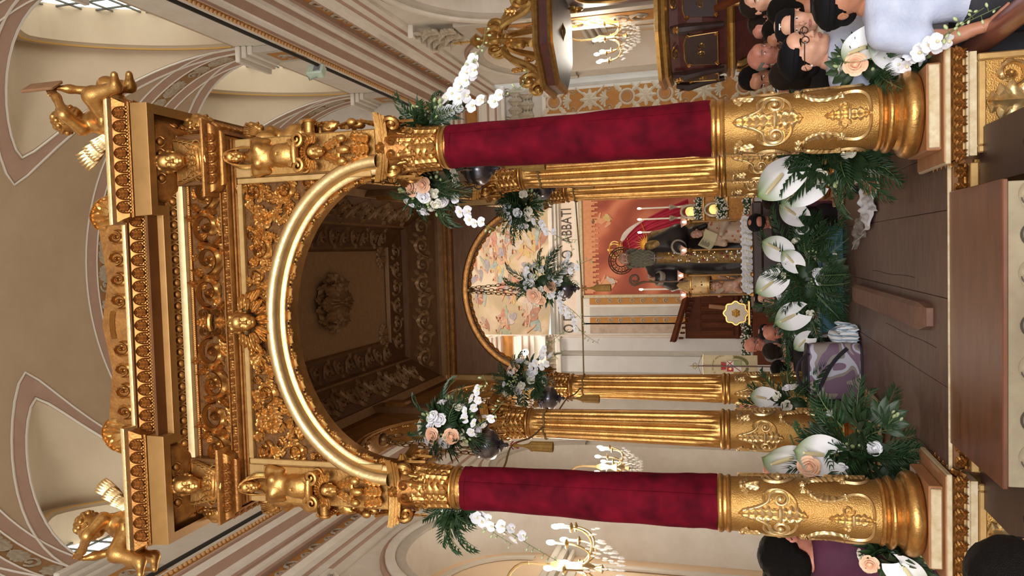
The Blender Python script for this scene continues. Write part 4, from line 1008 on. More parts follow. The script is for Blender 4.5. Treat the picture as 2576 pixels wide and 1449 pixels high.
ROS.add(rosette(.09, .12, 8)); part('ceiling_rosette', ROS, [COFF], cp, loc=(0, 1.70, 5.447), rot=(PI, 0, 0), sc=(.95, 1.15, 1))
for sx in (-1, 1):
    for y in (1.0, 2.68):
        cg = G()
        for i in range(5): cg.add(curl(flare(leaf(.16, .05, .03, 4, 22, 7, lob=.5), .03), .12, .03), 0, Rz((i-2)*.5))
        part('corner_spray', cg, [COFF], cp, loc=(sx*.40, y, 5.447), rot=(PI, 0, 0 if y < 2 else PI))
# ---- rear arch board and side arches
def arch_board(nm, c, u, a, b, half, zt, m, th, yl):
    """board in the plane through c spanned by u (unit, horizontal) and Z with an arched opening"""
    c = Vector(c); u = Vector(u); n = u.cross(Vector((0, 0, 1))); g = G(); N = 40
    for k in (-th, th):
        V = []; F = []
        for i in range(N+1):
            t = PI*i/N; x, z = ell(a, b, t); X = max(-half, min(half, x*half/a)); V += [c+u*x+n*k+Vector((0, 0, z)), c+u*X+n*k+Vector((0, 0, zt))]
        for i in range(N): F.append((2*i, 2*i+1, 2*i+3, 2*i+2))
        g.add(([tuple(v) for v in V], F))
    V = []; F = []
    for i in range(N+1):
        t = PI*i/N; x, z = ell(a, b, t); V += [tuple(c+u*x-n*th+Vector((0, 0, z))), tuple(c+u*x+n*th+Vector((0, 0, z)))]
    for i in range(N): F.append((2*i, 2*i+1, 2*i+3, 2*i+2))
    g.add((V, F)); o = part(nm, g, [m])
    return o
ra = arch_board('rear_arch_board', (0, 3.68, 0), (1, 0, 0), .86, .76, .99, 5.06, DWOOD, .06, 0)
V = []; F = []
prof = [(0, .0), (-.005, .02), (.02, .035), (.045, .035), (.06, .02), (.065, 0)]
for i in range(49):
    t = PI*i/48
    for (o_, d) in prof: x, z = ell(.86+o_, .76+o_, t); V.append((x, 3.62-d, z))
for i in range(48):
    for j in range(5): q = i*6+j; F.append((q, q+1, q+7, q+6))
pone('rear_archivolt', (V, F), BRONZE, ra)
pone('rear_rail', box(-.99, .99, 3.55, 3.62, 4.96, 5.0, .006), BRONZE, ra); pone('rear_rail', box(-.99, .99, 3.53, 3.62, 5.01, 5.05, .008), BRONZE, ra)
for i in range(30):
    t = PI*(i+.5)/30; x, z = ell(.83, .73, t); ang = math.atan2(.73*math.cos(t), .83*math.sin(t))
    mk('arch_leaf', AL, None, ra, (x, 3.62, z), (PI/2, -(ang+(PI/2 if x < 0 else -PI/2)), 0), .9)
for sx in (-1, 1):
    for yc in (.92, 2.76):
        sa = arch_board('side_arch_board', (sx*1.06, yc, 0), (0, 1, 0), .74, .62, .92, 5.06, GOLD if sx < 0 else DWOOD, .07, 0)
        for k, d in ((0, .012), (1, .008)):
            V = [];
            for i in range(33): t = PI*i/32; x, z = ell(.76+.05*k, .64+.05*k, t); V.append((sx*(1.06-.07), yc+x, z))
            pone('side_archivolt', tube(V, .018-.006*k, 6), GOLD, sa)
        for i in range(16):
            t = PI*(i+.5)/16; x, z = ell(.72, .60, t); ang = math.atan2(.60*math.cos(t), .72*math.sin(t))
            mk('arch_leaf', AL, None, sa, (sx*(1.06-.07), yc+x, z), (PI/2, -(ang+(PI/2 if x < 0 else -PI/2))*(1), -sx*PI/2 if sx > 0 else PI/2), 1.0)
    kb = pone('keystone_bracket', box(min(sx*.90, sx*1.0), max(sx*.90, sx*1.0), 1.76, 1.92, 4.78, 5.0, .02), BRONZE)
for o in CAN.children:
    pass
# sub-parts were placed in world axes; shift those hung on parts that moved with the canopy empty
# ---- apron deck, side beams, poles in front
ap = empty('front_deck', (0, -.5, 0), label='brown varnished board deck jutting from the canopy platform towards the viewer', cat='deck')
one('deck_board', box(-.64, .64, -.42, .365, .905, .926, .004), APRON, ap)
fp = one('deck_front', box(-.63, .63, -.415, -.395, .3, .905, .003), mat('carved_cream_panel', 'a39478', .6, 0, var='8a7a60', vs=6), ap)
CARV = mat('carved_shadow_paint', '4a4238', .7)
for i, (x, hd) in enumerate(((-.52, 1), (-.34, -1), (-.15, 1), (.05, -1), (.24, 1), (.42, -1), (.56, 1))):
    mk('carved_scroll', mm('carved_scroll', scroll_unit(.085, .02, hd, PI if hd > 0 else 0, 1.3, 0 if i % 2 else 5, bool(i % 2 == 0)), MATS['carved_cream_panel']), None, fp, (x, -.416, .81), (PI/2, 0, 0))
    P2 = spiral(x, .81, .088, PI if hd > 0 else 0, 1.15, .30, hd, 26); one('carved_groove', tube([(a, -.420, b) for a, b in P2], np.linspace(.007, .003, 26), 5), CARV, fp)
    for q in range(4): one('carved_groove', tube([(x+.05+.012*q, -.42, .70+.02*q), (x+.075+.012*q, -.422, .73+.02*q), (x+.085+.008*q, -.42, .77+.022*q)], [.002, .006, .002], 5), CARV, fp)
bs = {}
for sx, tx in ((-1, 'on the side of the maroon shirt'), (1, 'on the side of the carrying pole')):
    x0, x1 = sorted((sx*.66, sx*.95)); b = empty('timber_beam', (sx*.8, -1.1, 0), label='dark brown timber beam running out below the platform '+tx, cat='beam', group='timber beams')
    one('timber', box(x0-sx*.8, x1-sx*.8, -.9, .93, .58, .80, .008), BEAM, b)
    one('end_grain', box(x0-sx*.8+.004, x1-sx*.8-.004, -.905, -.9, .584, .796), TANW, b)
    for i in range(2): one('bolt', lathe([(.018, 0), (.018, .008), (.012, .012)], 10), BLACK, b, loc=(0, -.3+.6*i, .80))
g = G(); g.add(tube([(0, -1.6, 0), (0, -.5, .0), (0, .2, 0), (0, .8, 0)], .055, 16))
po = empty('carrying_pole', (1.40, -.3, .74), label='polished pinkish-brown carrying pole running past the right pedestal', cat='pole'); mk('shaft', g, [mat('pole_wood', '9a5f4e', .28, 0, var='84503f', vs=5, stretch=(1, .4, 1))], po)
one('end_cap', lathe([(.06, 0), (.06, .04), (.055, .05)], 16), BRONZE, po, loc=(0, .8, 0), rot=(-PI/2, 0, 0))
# ================================================================ heads, carved figures
def head_prims(child=0, nose=1.0, jaw=1.0):
    """head of height 1 (crown .5 to chin -.5), face towards -Y"""
    c = child; p = [('e', (0, .06, .13), (.345+.02*c, .41, .365+.02*c)), ('e', (0, -.06, -.12), (.275+.05*c, .30, .36-.03*c)), ('c', (-.10*jaw, -.17, -.37), (.10*jaw, -.17, -.37), .11, .11), ('e', (0, -.285, -.425+.02*c), (.085, .075, .07))]
    p += [('e', (s*.155, -.24, -.14), (.10+.03*c, .11+.02*c, .11+.03*c)) for s in (-1, 1)]
    p += [('c', (-.17, -.325, .085), (.17, -.325, .085), .045, .045, {'k': .06}), ('e', (0, -.30, .2), (.22, .13, .16))]
    p += [('e', (s*.135, -.415, -.005), (.075, .075, .05), None, {'sub': True, 'k': .05}) for s in (-1, 1)]
    p += [('e', (s*.135, -.315, -.01), (.068, .062, .052), None, {'k': .012}) for s in (-1, 1)]
    p += [('c', (0, -.365, .03), (0, -.445*nose if nose < 1.05 else -.46, -.155), .026, .050, {'k': .035}), ('e', (-.052, -.405, -.175), (.034, .036, .03), None, {'k': .02}), ('e', (.052, -.405, -.175), (.034, .036, .03), None, {'k': .02})]
    p += [('e', (0, -.335, -.265), (.115, .06, .075), None, {'k': .04}), ('e', (0, -.375, -.302), (.12, .05, .009), None, {'sub': True, 'k': .012})]
    p += [('c', (-.085, -.362, -.283), (.085, -.362, -.283), .018, .018, {'k': .016}), ('c', (-.07, -.362, -.325), (.07, -.362, -.325), .024, .024, {'k': .016})]
    for s in (-1, 1): p += [('e', (s*.352, .05, -.03), (.030, .085, .125), Matrix.Rotation(s*.25, 4, 'Z'), {'k': .02}), ('e', (s*.385, .035, -.03), (.02, .045, .075), None, {'sub': True, 'k': .02})]
    return p
def neck_prims(): return [('c', (0, .10, -.25), (0, .17, -.85), .185, .20, {'k': .09})]
HEADS = {}
def head_vf(child=0, nose=1.0, jaw=1.0, h=.026, neck=True):
    k = (child, nose, jaw, h, neck)
    if k not in HEADS: HEADS[k] = sdf_mesh(head_prims(child, nose, jaw)+(neck_prims() if neck else []), h, .10)
    return HEADS[k]
def curls(seed, n, h, lo=-.25, front=.12, big=.075):
    """curly carved hair: overlapping blobs over the skull"""
    r = random.Random(seed); p = [('e', (0, .09, .15), (.375, .405, .385))]
    i = 0
    while i < n:
        a = r.uniform(0, 2*PI); b = r.uniform(lo, 1.45); x, y, z = .375*math.cos(b)*math.cos(a), .08+.42*math.cos(b)*math.sin(a), .13+.385*math.sin(b)
        if y < -.12 and z < .30+front: continue
        p.append(('e', (x, y, z), (big*r.uniform(.7, 1.2),)*3, None, {'k': .02})); i += 1
    p.append(('e', (0, -.50, -.12), (.40, .40, .48), None, {'sub': True, 'k': .03}))
    return sdf_mesh(p, h, .03)
HAIR_CARVED = curls(3, 90, .028, big=.085)
def long_hair():
    g = G()
    for s in (-1, 1):
        for i in range(5):
            g.add(tube(bez([(s*.05, -.28+.12*i, .46), (s*(.34+.03*i), -.30+.13*i, .35), (s*(.46+.02*i), -.12+.08*i, -.1), (s*(.40+.03*i), -.05+.06*i, -.78)], 18), np.linspace(.06, .035, 18)+.02*np.sin(np.linspace(0, 12, 18)), 7))
    g.add(sdf_mesh([('e', (0, .12, .16), (.37, .40, .38)), ('e', (0, -.5, -.12), (.4, .36, .5), None, {'sub': True, 'k': .03})], .05, .02)); g.add(sphere((0, -.16, .52), (.10, .10, .09), 8, 6)); return g.vf()
LONGH = long_hair()
# --- herm figure (0..1.06 high, .25 wide, relief towards -Y)
def herm():
    g = G(); H = Matrix.Translation((0, -.065, .955))@Rx(.22)@S(.135)
    g.add(head_vf(0, 1.0, .8, .026), 0, H); g.add(LONGH, 0, H)
    p = [('e', (0, -.02, .80), (.098, .055, .085)), ('e', (0, -.01, .66), (.078, .055, .11)), ('e', (0, -.02, .575), (.088, .06, .06)), ('c', (-.095, 0, .845), (.095, 0, .845), .036, .036),
         ('e', (-.046, -.056, .80), (.034, .030, .034), None, {'k': .018}), ('e', (.046, -.056, .80), (.034, .030, .034), None, {'k': .018}), ('e', (0, -.058, .63), (.066, .036, .066), None, {'k': .025}), ('e', (0, -.089, .635), (.009, .012, .010), None, {'sub': True, 'k': .006}),
         ('e', (-.100, .01, .80), (.024, .04, .07)), ('e', (.100, .01, .80), (.024, .04, .07)), ('c', (0, -.01, .84), (0, -.03, .91), .042, .036)]
    g.add(sdf_mesh(p, .0095, .03))
    for s in (-1, 1):
        for y in (-.085, .0): 
            P = spiral(s*.085, .50, .052, PI/2, 1.6, .12, s, 40); g.add(tube(np.stack([P[:, 0], np.full(40, y), P[:, 1]], 1), np.linspace(.015, .009, 40), 7))
        P = spiral(s*.085, .50, .052, PI/2, 1.6, .12, s, 40); V = []
        for q in P: V += [(q[0], -.085, q[1]), (q[0], 0, q[1])]
        g.add((V, [(2*i, 2*i+1, 2*i+3, 2*i+2) for i in range(39)]))
    g.add(tube([(-.06, -.075, .52), (0, -.09, .515), (.06, -.075, .52)], .026, 10))
    # grotesque mask with leafy hair
    M = Matrix.Translation((0, -.05, .385))@S(.12, .10, .13); g.add(head_vf(0, 1.0, 1.0, .04, False), 0, M)
    for i in range(9):
        a = (i-4)*.42; g.add(curl(leaf(.075, .022, .014, 3, 16, 7), .055, .018), 0, T(.05*math.sin(a), -.06, .40+.045*math.cos(a))@Ry(a)@FRONT)
    for s in (-1, 1): g.add(curl(flare(leaf(.17, .036, .02, 5, 30, 9), .03), .14, .02), 0, T(s*.025, -.04, .335)@Ry(PI-s*.38)@FRONT); g.add(sphere((s*.07, -.06, .20), (.026, .026, .034), 10, 8))
    for i, (x, a) in enumerate(((0, 0), (-.06, .3), (.06, -.3))): g.add(curl(flare(leaf(.15, .045, .022, 5, 30, 9, lob=.5), .03), .12, .02), 0, T(x, -.035, .02)@Ry(-a*.5)@FRONT)
    g.add(sphere((0, -.055, .19), (.03, .03, .05), 10, 8)); g.add(tube([(-.06, -.03, .24), (0, -.05, .225), (.06, -.03, .24)], .016, 8))
    g.add(box(-.122, .122, -.0, .02, .0, .9, .004))
    return g.mesh('herm_figure', GOLD)
HERM = herm()
for sx in (-1, 1):
    mk('herm_figure', HERM, None, CAN, (sx*1.06, -.145-1.84, 4.07), (0, 0, 0), (.98*(1 if sx > 0 else -1), 1, .985)); mk('herm_figure', HERM, None, CAN, (sx*1.19, .0-1.84, 4.07), (0, 0, sx*PI/2), (.9, 1, .985))
# --- cherub bust on the corner blocks
def bust():
    g = G(); H = Matrix.Translation((0, -.10, .165))@Rx(.30)@S(.17); g.add(head_vf(1, .96, .8, .024), 0, H); g.add(HAIR_CARVED, 0, H)
    for s in (-1, 1):
        for i in range(5):
            g.add(ribbon(bez([(s*.02, .02-.012*i), (s*.06, .08-.02*i), (s*(.15-.012*i), .12-.03*i), (s*(.135-.01*i), .18-.035*i)], 18), .012, .012, .016, cols=6), 0, T(0, -.03-.006*i, 0)@FRONT)
        P = spiral(s*.10, .025, .035, PI, 1.4, .15, s, 30); g.add(ribbon(P, .009, .009, .022, cols=6), 0, T(0, -.04, 0)@FRONT)
        for i in range(3): g.add(curl(leaf(.07, .026, .012, 3, 16, 7), .055, .02), 0, T(s*(.02+.03*i), -.085+.012*i, .085-.004*i)@Ry(PI+s*.35)@FRONT)
    for i in range(4): g.add(tube(bez([(-.11+.01*i, -.03, .07-.02*i), (-.05, -.085, .02-.022*i), (.05, -.085, .02-.022*i), (.11-.01*i, -.03, .07-.02*i)], 14), .011, 6))
    g.add(box(-.13, .13, -.02, .01, -.02, .2, .004)); return g.mesh('cherub_bust', GOLD)
BUST = bust()
for sx in (-1, 1):
    mk('cherub_bust', BUST, None, CAN, (sx*1.06, -.20-1.84, 5.235), (0, 0, -sx*.12), (1, 1.0, 1.15)); mk('cherub_bust', BUST, None, CAN, (sx*1.225, 0-1.84, 5.235), (0, 0, sx*PI/2), (1, 1.0, 1.15))
# --- winged cherub head on the keystone
kc = mk('cherub_head', G().add(head_vf(1, .96, .8, .024, False), 0, Rx(.40)@S(.17)).add(HAIR_CARVED, 0, Rx(.40)@S(.178)), [GOLD], CAN, (.01, -.23-1.84, 4.995), (0, 0, 0))
FE = mm('wing_feather', flare(leaf(.10, .020, .014, 3, 20, 7, lob=.25, back=.008), -.02), GOLD)
for i in range(15):
    a = PI+(i-7)*.235; mk('wing_feather', FE, None, kc, (.055*math.sin(a)*1.35, .02-.02*math.cos(i*2), -.035+.055*math.cos(a)), (PI/2, a, 0), (1, 1.0 if i % 2 else .8, 1))
for s in (-1, 1):
    for i in range(6): mk('wing_feather', FE, None, kc, (s*(.07+.012*i), .03, .035-.018*i), (PI/2, s*(1.25+.16*i), 0), (1, .95, 1))
# --- seated putti on the cornice corners
def putto(mir):
    p = [('e', (0, .0, .16), (.105, .095, .13)), ('e', (0, -.02, .07), (.11, .10, .09)), ('e', (0, -.055, .10), (.085, .06, .08)), ('c', (-.10, 0, .245), (.10, 0, .245), .045, .045), ('c', (0, 0, .26), (0, -.01, .32), .045, .042)]
    # legs: seated, knees over the edge
    p += [('c', (-.065, -.03, .05), (-.09, -.20, .055), .072, .058), ('c', (-.09, -.20, .055), (-.07, -.23, -.13), .056, .036), ('c', (-.07, -.23, -.13), (-.07, -.31, -.165), .032, .022),
          ('c', (.065, -.03, .05), (.11, -.18, .10), .072, .058), ('c', (.11, -.18, .10), (.10, -.16, -.08), .056, .036), ('c', (.10, -.16, -.08), (.11, -.24, -.11), .032, .022)]
    # arms raised in front of the face
    p += [('c', (-.125, 0, .24), (-.16, -.12, .27), .044, .036), ('c', (-.16, -.12, .27), (-.06, -.20, .36), .036, .024), ('c', (-.06, -.20, .36), (-.02, -.23, .40), .026, .018),
          ('c', (.125, 0, .24), (.15, -.13, .24), .044, .036), ('c', (.15, -.13, .24), (.07, -.20, .36), .036, .024), ('c', (.07, -.20, .36), (.03, -.23, .40), .026, .018)]
    for s in (-1, 1):
        for f in range(4): p.append(('c', (s*(.035+.008*f), -.222+.004*f, .395), (s*(.005+.010*f), -.245, .42+.006*f), .009, .007, {'k': .004}))
        p.append(('c', (s*.05, -.20, .38), (s*.06, -.225, .415), .010, .008, {'k': .004}))
    g = G(); g.add(sdf_mesh(p, .011, .03)); H = T(0, -.03, .42)@Rz(.25)@Rx(.18)@S(.20); g.add(head_vf(1, .96, .8, .03), 0, H); g.add(HAIR_CARVED, 0, H); return g
PU = putto(1).mesh('putto_body', GOLD)
WG = G()
for r in range(3):
    for i in range(6): WG.add(flare(leaf(.11+.05*r, .026, .012, 3, 20, 7, lob=.25, back=.006), .03), 0, T(.018*i, .03*r-.01*i, -.008*r)@Rz(-.25-.13*i))
WG = WG.mesh('wing', GOLD2)
for sx in (-1, 1):
    b = mk('putto', PU, None, CAN, (sx*1.36, -.28-1.84, 5.80), (0, 0, sx*.95), (sx, 1, 1))
    for s in (-1, 1): mk('wing', WG, None, b, (s*.03, .09, .18), (PI/2-.2, s*.35, s*.5+PI*(s < 0)*0), (s*.95, .95, 1))
    cl = G(); cl.add(tube(bez([(-.14, -.02, .05), (-.05, -.16, .02), (.08, -.14, .12), (.16, .02, .02)], 18), np.array([.02+.016*math.sin(i*1.1)**2 for i in range(18)]), 8)); mk('loin_drapery', cl, [GOLD], b)
    if sx > 0: one('tablet', box(-.055, .055, -.27, -.25, .36, .62, .006), mat('rough_wood', '8d6545', .7, var='74502f', vs=8), b)
# ================================================================ flowers, lamps, ropes and things on the platform
def gradmat(name, c0, c1, p0=.35, p1=.75, rough=.55, axis=1, sub=0):
    m = bpy.data.materials.new(name); m.use_nodes = True; nt = m.node_tree; b = nt.nodes['Principled BSDF']; b.inputs['Roughness'].default_value = rough
    tc = nt.nodes.new('ShaderNodeTexCoord'); sp = nt.nodes.new('ShaderNodeSeparateXYZ'); nt.links.new(tc.outputs['Generated'], sp.inputs[0])
    r = nt.nodes.new('ShaderNodeValToRGB'); r.color_ramp.elements[0].position = p0; r.color_ramp.elements[1].position = p1; r.color_ramp.elements[0].color = lin(c0); r.color_ramp.elements[1].color = lin(c1)
    nt.links.new(sp.outputs[axis], r.inputs[0]); nt.links.new(r.outputs[0], b.inputs[0]); return m
GREEN = mat('leaf_green', '2f4526', .5, 0, var='22361c', vs=12); GREEN2 = mat('palm_green', '33502f', .45, 0, var='253d24', vs=14); BUDG = mat('bud_green', 'b3c08d', .5, 0, var='93a56c', vs=30); STEM = mat('stem_green', '66794a', .5)
WPET = mat('white_petal', 'f1eff0', .5, 0, var='e0e0ea', vs=25); WPET2 = mat('cream_petal', 'eeeadb', .5, 0, var='dfdcc8', vs=25); PEACH = mat('peach_petal', 'f7d2b4', .5, 0, var='f0b48f', vs=18); SPATHE = gradmat('anthurium_spathe', 'f0eef0', '86a05a', .55, .98); SPAD = mat('spadix', 'e0cfa0', .5)
def petal_ring(g, n, r0, r1, hgt, wid, open_, off, mi, th=.0015):
    for k in range(n):
        a = 2*PI*k/n+off
        def fn(u, v):
            x = (u-.5)*wid*(math.sin(PI*min(1, .18+v*.62))**.7); rr = r0+(r1-r0)*v**1.3*open_+.18*wid*(-(2*(u-.5))**2)*.8*(1-.4*v); z = hgt*math.sin(min(1, v)*PI/2)*(1-.22*max(0, v-.75)*4*open_)
            return (rr*math.cos(a)-x*math.sin(a), rr*math.sin(a)+x*math.cos(a), z)
        g.add(grid(6, 6, fn), mi)
def rose(mp, n=(3, 4, 5, 5), R=.045):
    g = G()
    for i, k in enumerate(n):
        f = (i+1)/len(n); petal_ring(g, k, R*.10*(i+1), R*(.25+.85*f), R*(1.25-.45*f), R*(.7+.75*f), .5+.7*f, i*.9, 0)
    g.add(sphere((0, 0, R*.25), (R*.4, R*.4, R*.55), 8, 6), 0); g.add(sphere((0, 0, -R*.1), (R*.35, R*.35, R*.25), 8, 5), 1); g.add(tube([(0, 0, -R*.2), (0, 0, -R*2.4)], R*.08, 5), 1)
    return g.mesh('rose', [mp, STEM])
FL = {'rose': rose(PEACH), 'white_rose': rose(WPET, (3, 4, 5), .034), 'cream_lisianthus': rose(WPET2, (3, 4, 4), .030)}
g = G()
for (x, y, s) in ((0, 0, 1), (.022, .012, .8), (-.02, .018, .75), (.004, -.024, .7)):
    g.add(sphere((x, y, .02*s), (.010*s, .010*s, .017*s), 8, 6), 0); g.add(tube([(0, 0, -.05), (x*.6, y*.6, -.02), (x, y, .01)], .002, 5), 1)
FL['bud_cluster'] = g.mesh('bud_cluster', [BUDG, STEM])
g = G()
def orchid_bloom():
    g = G()
    for k, (a, L, W) in enumerate(((PI/2, .034, .014), (PI/2+2.2, .032, .013), (PI/2-2.2, .032, .013), (.25, .036, .022), (PI-.25, .036, .022))):
        def fn(u, v): w = W*math.sin(PI*min(1, .1+v*.86))**.6; return ((u-.5)*2*w, L*v, .006*math.sin(v*PI)-.010*(u-.5)**2*4*0+.008*v*v)
        g.add(grid(5, 6, fn), 0, Rz(a-PI/2))
    g.add(sphere((0, -.004, .008), (.007, .008, .009), 8, 6), 1); return g.mesh('orchid_bloom', [WPET, mat('orchid_lip', 'e6dcae', .5)])
FL['orchid_bloom'] = orchid_bloom()
FL['orchid_bud'] = G().add(sphere((0, 0, .012), (.008, .008, .014), 8, 6)).mesh('orchid_bud', [mat('orchid_bud', 'c3cd9f', .5, var='a7b67f', vs=40)])
def anthurium():
    g = G(); n = 16; L = .17; W = .088
    def fn(u, v):
        t = 2*u-1; yy = L*(v*1.0); w = W*(math.sin(PI*(.16+.84*v))**.75 if v < 1 else 0)*(1.0 if v > .0 else .8)
        x = t*w; y = yy-.035*(abs(t)**2)*(1-v)**2*0-(.06*abs(t)**1.5*(1-v)**2); z = .05*(t*t)*(1-.5*v)+.045*v*v-.012*math.cos(6*t)*.3
        return (x, y-.03, z)
    g.add(grid(13, 14, fn), 0); V, F = fn, None
    g.add(tube([(0, .0, .006), (0, .03, .03), (0, .075, .062), (0, .105, .085)], [.009, .010, .009, .005], 8), 1); g.add(tube([(0, 0, 0), (0, -.03, -.06), (0, -.03, -.18)], .005, 6), 2)
    return g.mesh('anthurium', [SPATHE, SPAD, STEM])
FL['anthurium'] = anthurium()
def palm(L=.42, n=15, wl=.16):
    g = G(); R = bez([(0, 0, 0), (0, L*.35, .05), (0, L*.75, .03), (0, L, -.07)], 24); g.add(tube(R, np.linspace(.005, .0015, 24), 5), 1)
    for i in range(n):
        f = .12+.86*i/(n-1); p = R[int(f*23)]; ll = wl*math.sin(PI*(.18+.74*f))**.7
        for s in (-1, 1):
            a = .95-.55*f; d = np.array([s*math.sin(a), math.cos(a), .12]); w = np.array([-s*math.cos(a)*.0, .012, .0])*1.0
            q = [p, p+d*ll*.45+w+[0, 0, .012], p+d*ll+[0, 0, -.035], p+d*ll*.45-w+[0, 0, .012], p+d*ll*.45+[0, 0, .002]]
            g.add((q, [(0, 1, 4), (1, 2, 4), (2, 3, 4), (3, 0, 4)]), 0)
    return g.mesh('palm_frond', [GREEN2, STEM], smooth=False)
FL['palm_frond'] = palm(); FL['small_frond'] = palm(.26, 10, .11)
def aralia():
    g = G()
    for a in (-1.5, -.95, -.45, 0, .45, .95, 1.5):
        L = .15*(1-.12*abs(a))
        def fn(u, v): t = 2*u-1; w = .030*math.sin(PI*min(1, .10+.88*v))**.8; return (t*w, L*v, .012*math.sin(v*PI)+.006*abs(t))
        g.add(grid(5, 9, fn), 0, Rz(a))
    g.add(tube([(0, 0, 0), (0, -.05, -.02), (0, -.12, -.06)], .003, 5), 0); return g.mesh('aralia_leaf', [GREEN])
FL['aralia_leaf'] = aralia()
g = G()
for i in range(7):
    a = (i-3)*.35
    def fn(u, v): t = 2*u-1; return (t*.014*math.sin(PI*(.05+.95*v))**.9, .13*v, .02*math.sin(v*PI)*.8+.004*abs(t))
    g.add(grid(3, 7, fn), 0, T(0, .02*abs(i-3)*0, 0)@Rz(a)@Rx((i % 2)*.3))
FL['leaf_tuft'] = g.mesh('leaf_tuft', [GREEN])
def put(par, kind, loc, d, sc=1.0, spin=None, r=random):
    """place a flower; d = direction it faces / grows"""
    d = Vector(d).normalized(); flat = kind in ('palm_frond', 'small_frond', 'aralia_leaf', 'leaf_tuft', 'anthurium')
    if flat:
        y = d; z = Vector((r.uniform(-.5, .5), r.uniform(-1, -.2), r.uniform(.1, 1)));
        if kind == 'anthurium': y = Vector((r.uniform(-.5, .5), -.15, r.uniform(.3, 1))) if spin is None else Vector(spin); z = d
        x = y.cross(z).normalized(); z = x.cross(y).normalized(); y.normalize()
    else:
        z = d; x = Vector((r.random()-.5, r.random()-.5, r.random()-.5)).cross(z).normalized(); y = z.cross(x)
    M = Matrix((x, y, z)).transposed(); o = mk(kind, FL[kind], None, par, loc, M.to_euler(), sc); return o
def spray(par, pts, nb, nbud, r, sc=1.0):
    C = crom(pts, 10); s = one('orchid_stem', tube(C, np.linspace(.0035, .0018, len(C)), 5), STEM, par); n = len(C); tot = nb+nbud
    for i in range(tot):
        f = .12+.86*i/max(1, tot-1); k = min(n-2, int(f*(n-1))); p = Vector(C[k]); t = Vector(C[k+1])-p
        sd = Vector((r.uniform(-1, 1), r.uniform(-1, .2), r.uniform(-.6, .8))); sd = (sd-t.normalized()*sd.dot(t.normalized())).normalized()
        q = p+sd*.022; one('flower_stalk', tube([p, p+sd*.012, q], .0014, 4), STEM, s)
        if i < nb: mk('orchid_bloom', FL['orchid_bloom'], None, s, q, (sd+Vector((0, -.9, 0))).to_track_quat('Z', 'Y').to_euler(), sc*r.uniform(.95, 1.25))
        else: mk('orchid_bud', FL['orchid_bud'], None, s, q, sd.to_track_quat('Z', 'Y').to_euler(), sc*r.uniform(.9, 1.2)*(1.3-.6*f))
def bouquet(label, c, rad, axis, spec, seed, squash=(1, 1, 1), group='flower arrangements on the canopy'):
    r = random.Random(seed); b = empty('flower_arrangement', c, label=label, cat='flowers', group=group); axis = Vector(axis).normalized()
    one('foam_core', sphere((0, 0, 0), (rad*.42*squash[0], rad*.42*squash[1], rad*.42*squash[2]), 12, 8), GREEN, b)
    for kind, n, k0, k1, spread, s0, s1 in spec:
        for i in range(n):
            for _ in range(50):
                d = Vector((r.gauss(0, 1), r.gauss(0, 1), r.gauss(0, 1))).normalized()
                if d.dot(axis) > spread: break
            k = r.uniform(k0, k1); p = Vector((d.x*squash[0], d.y*squash[1], d.z*squash[2]))*rad*k
            put(b, kind, p, d, r.uniform(s0, s1), None, r)
    return b, r
def W(b, *p): return [tuple(Vector(q)-Vector(b.location)) for q in p]
# ---- hanging silver lamps
SILV = mat('tarnished_silver', (.30, .29, .33), .28, .9, var=(.13, .125, .15), vs=12); TASS = mat('tassel_cord', 'a37a35', .7, 0, var='7d5a22', vs=40); CHAIN = mat('chain_brass', (.25, .15, .06), .35, .9)
LAMPB = mm('lamp_bowl', lathe([(.0, -.17), (.012, -.165), (.02, -.15), (.012, -.135), (.03, -.125), (.05, -.115), (.028, -.10), (.06, -.09), (.105, -.055), (.118, -.01), (.105, .03), (.088, .05), (.10, .06), (.098, .075), (.06, .10), (.03, .115), (.03, .13)], 28, lambda r, z, a: r*(1+.03*math.cos(8*a)*(1 if -.1 < z < .05 else 0))), SILV)
HND = mm('lamp_handle', tube([(x, 0, y) for x, y in spiral(.14, .03, .04, PI*.9, 1.25, .3, -1, 30)], np.linspace(.008, .004, 30), 6), SILV)
TSM = mm('tassel', lathe([(.0, 0), (.012, -.005), (.02, -.02), (.012, -.035), (.008, -.06), (.012, -.09), (.02, -.12), (.034, -.14), (.038, -.15), (.034, -.16), (.036, -.17), (.038, -.30), (.034, -.305), (0, -.305)], 24, lambda r, z, a: r*(1+.06*math.cos(12*a)) if z < -.12 else r), TASS)
LINK = mm('chain_link', tube([(.016*math.cos(a), 0, .034*math.sin(a)) for a in np.linspace(0, 2*PI, 17)[:-1]], .0045, 5, closed=True), CHAIN)
RIB = mat('red_ribbon', '8d1022', .6)
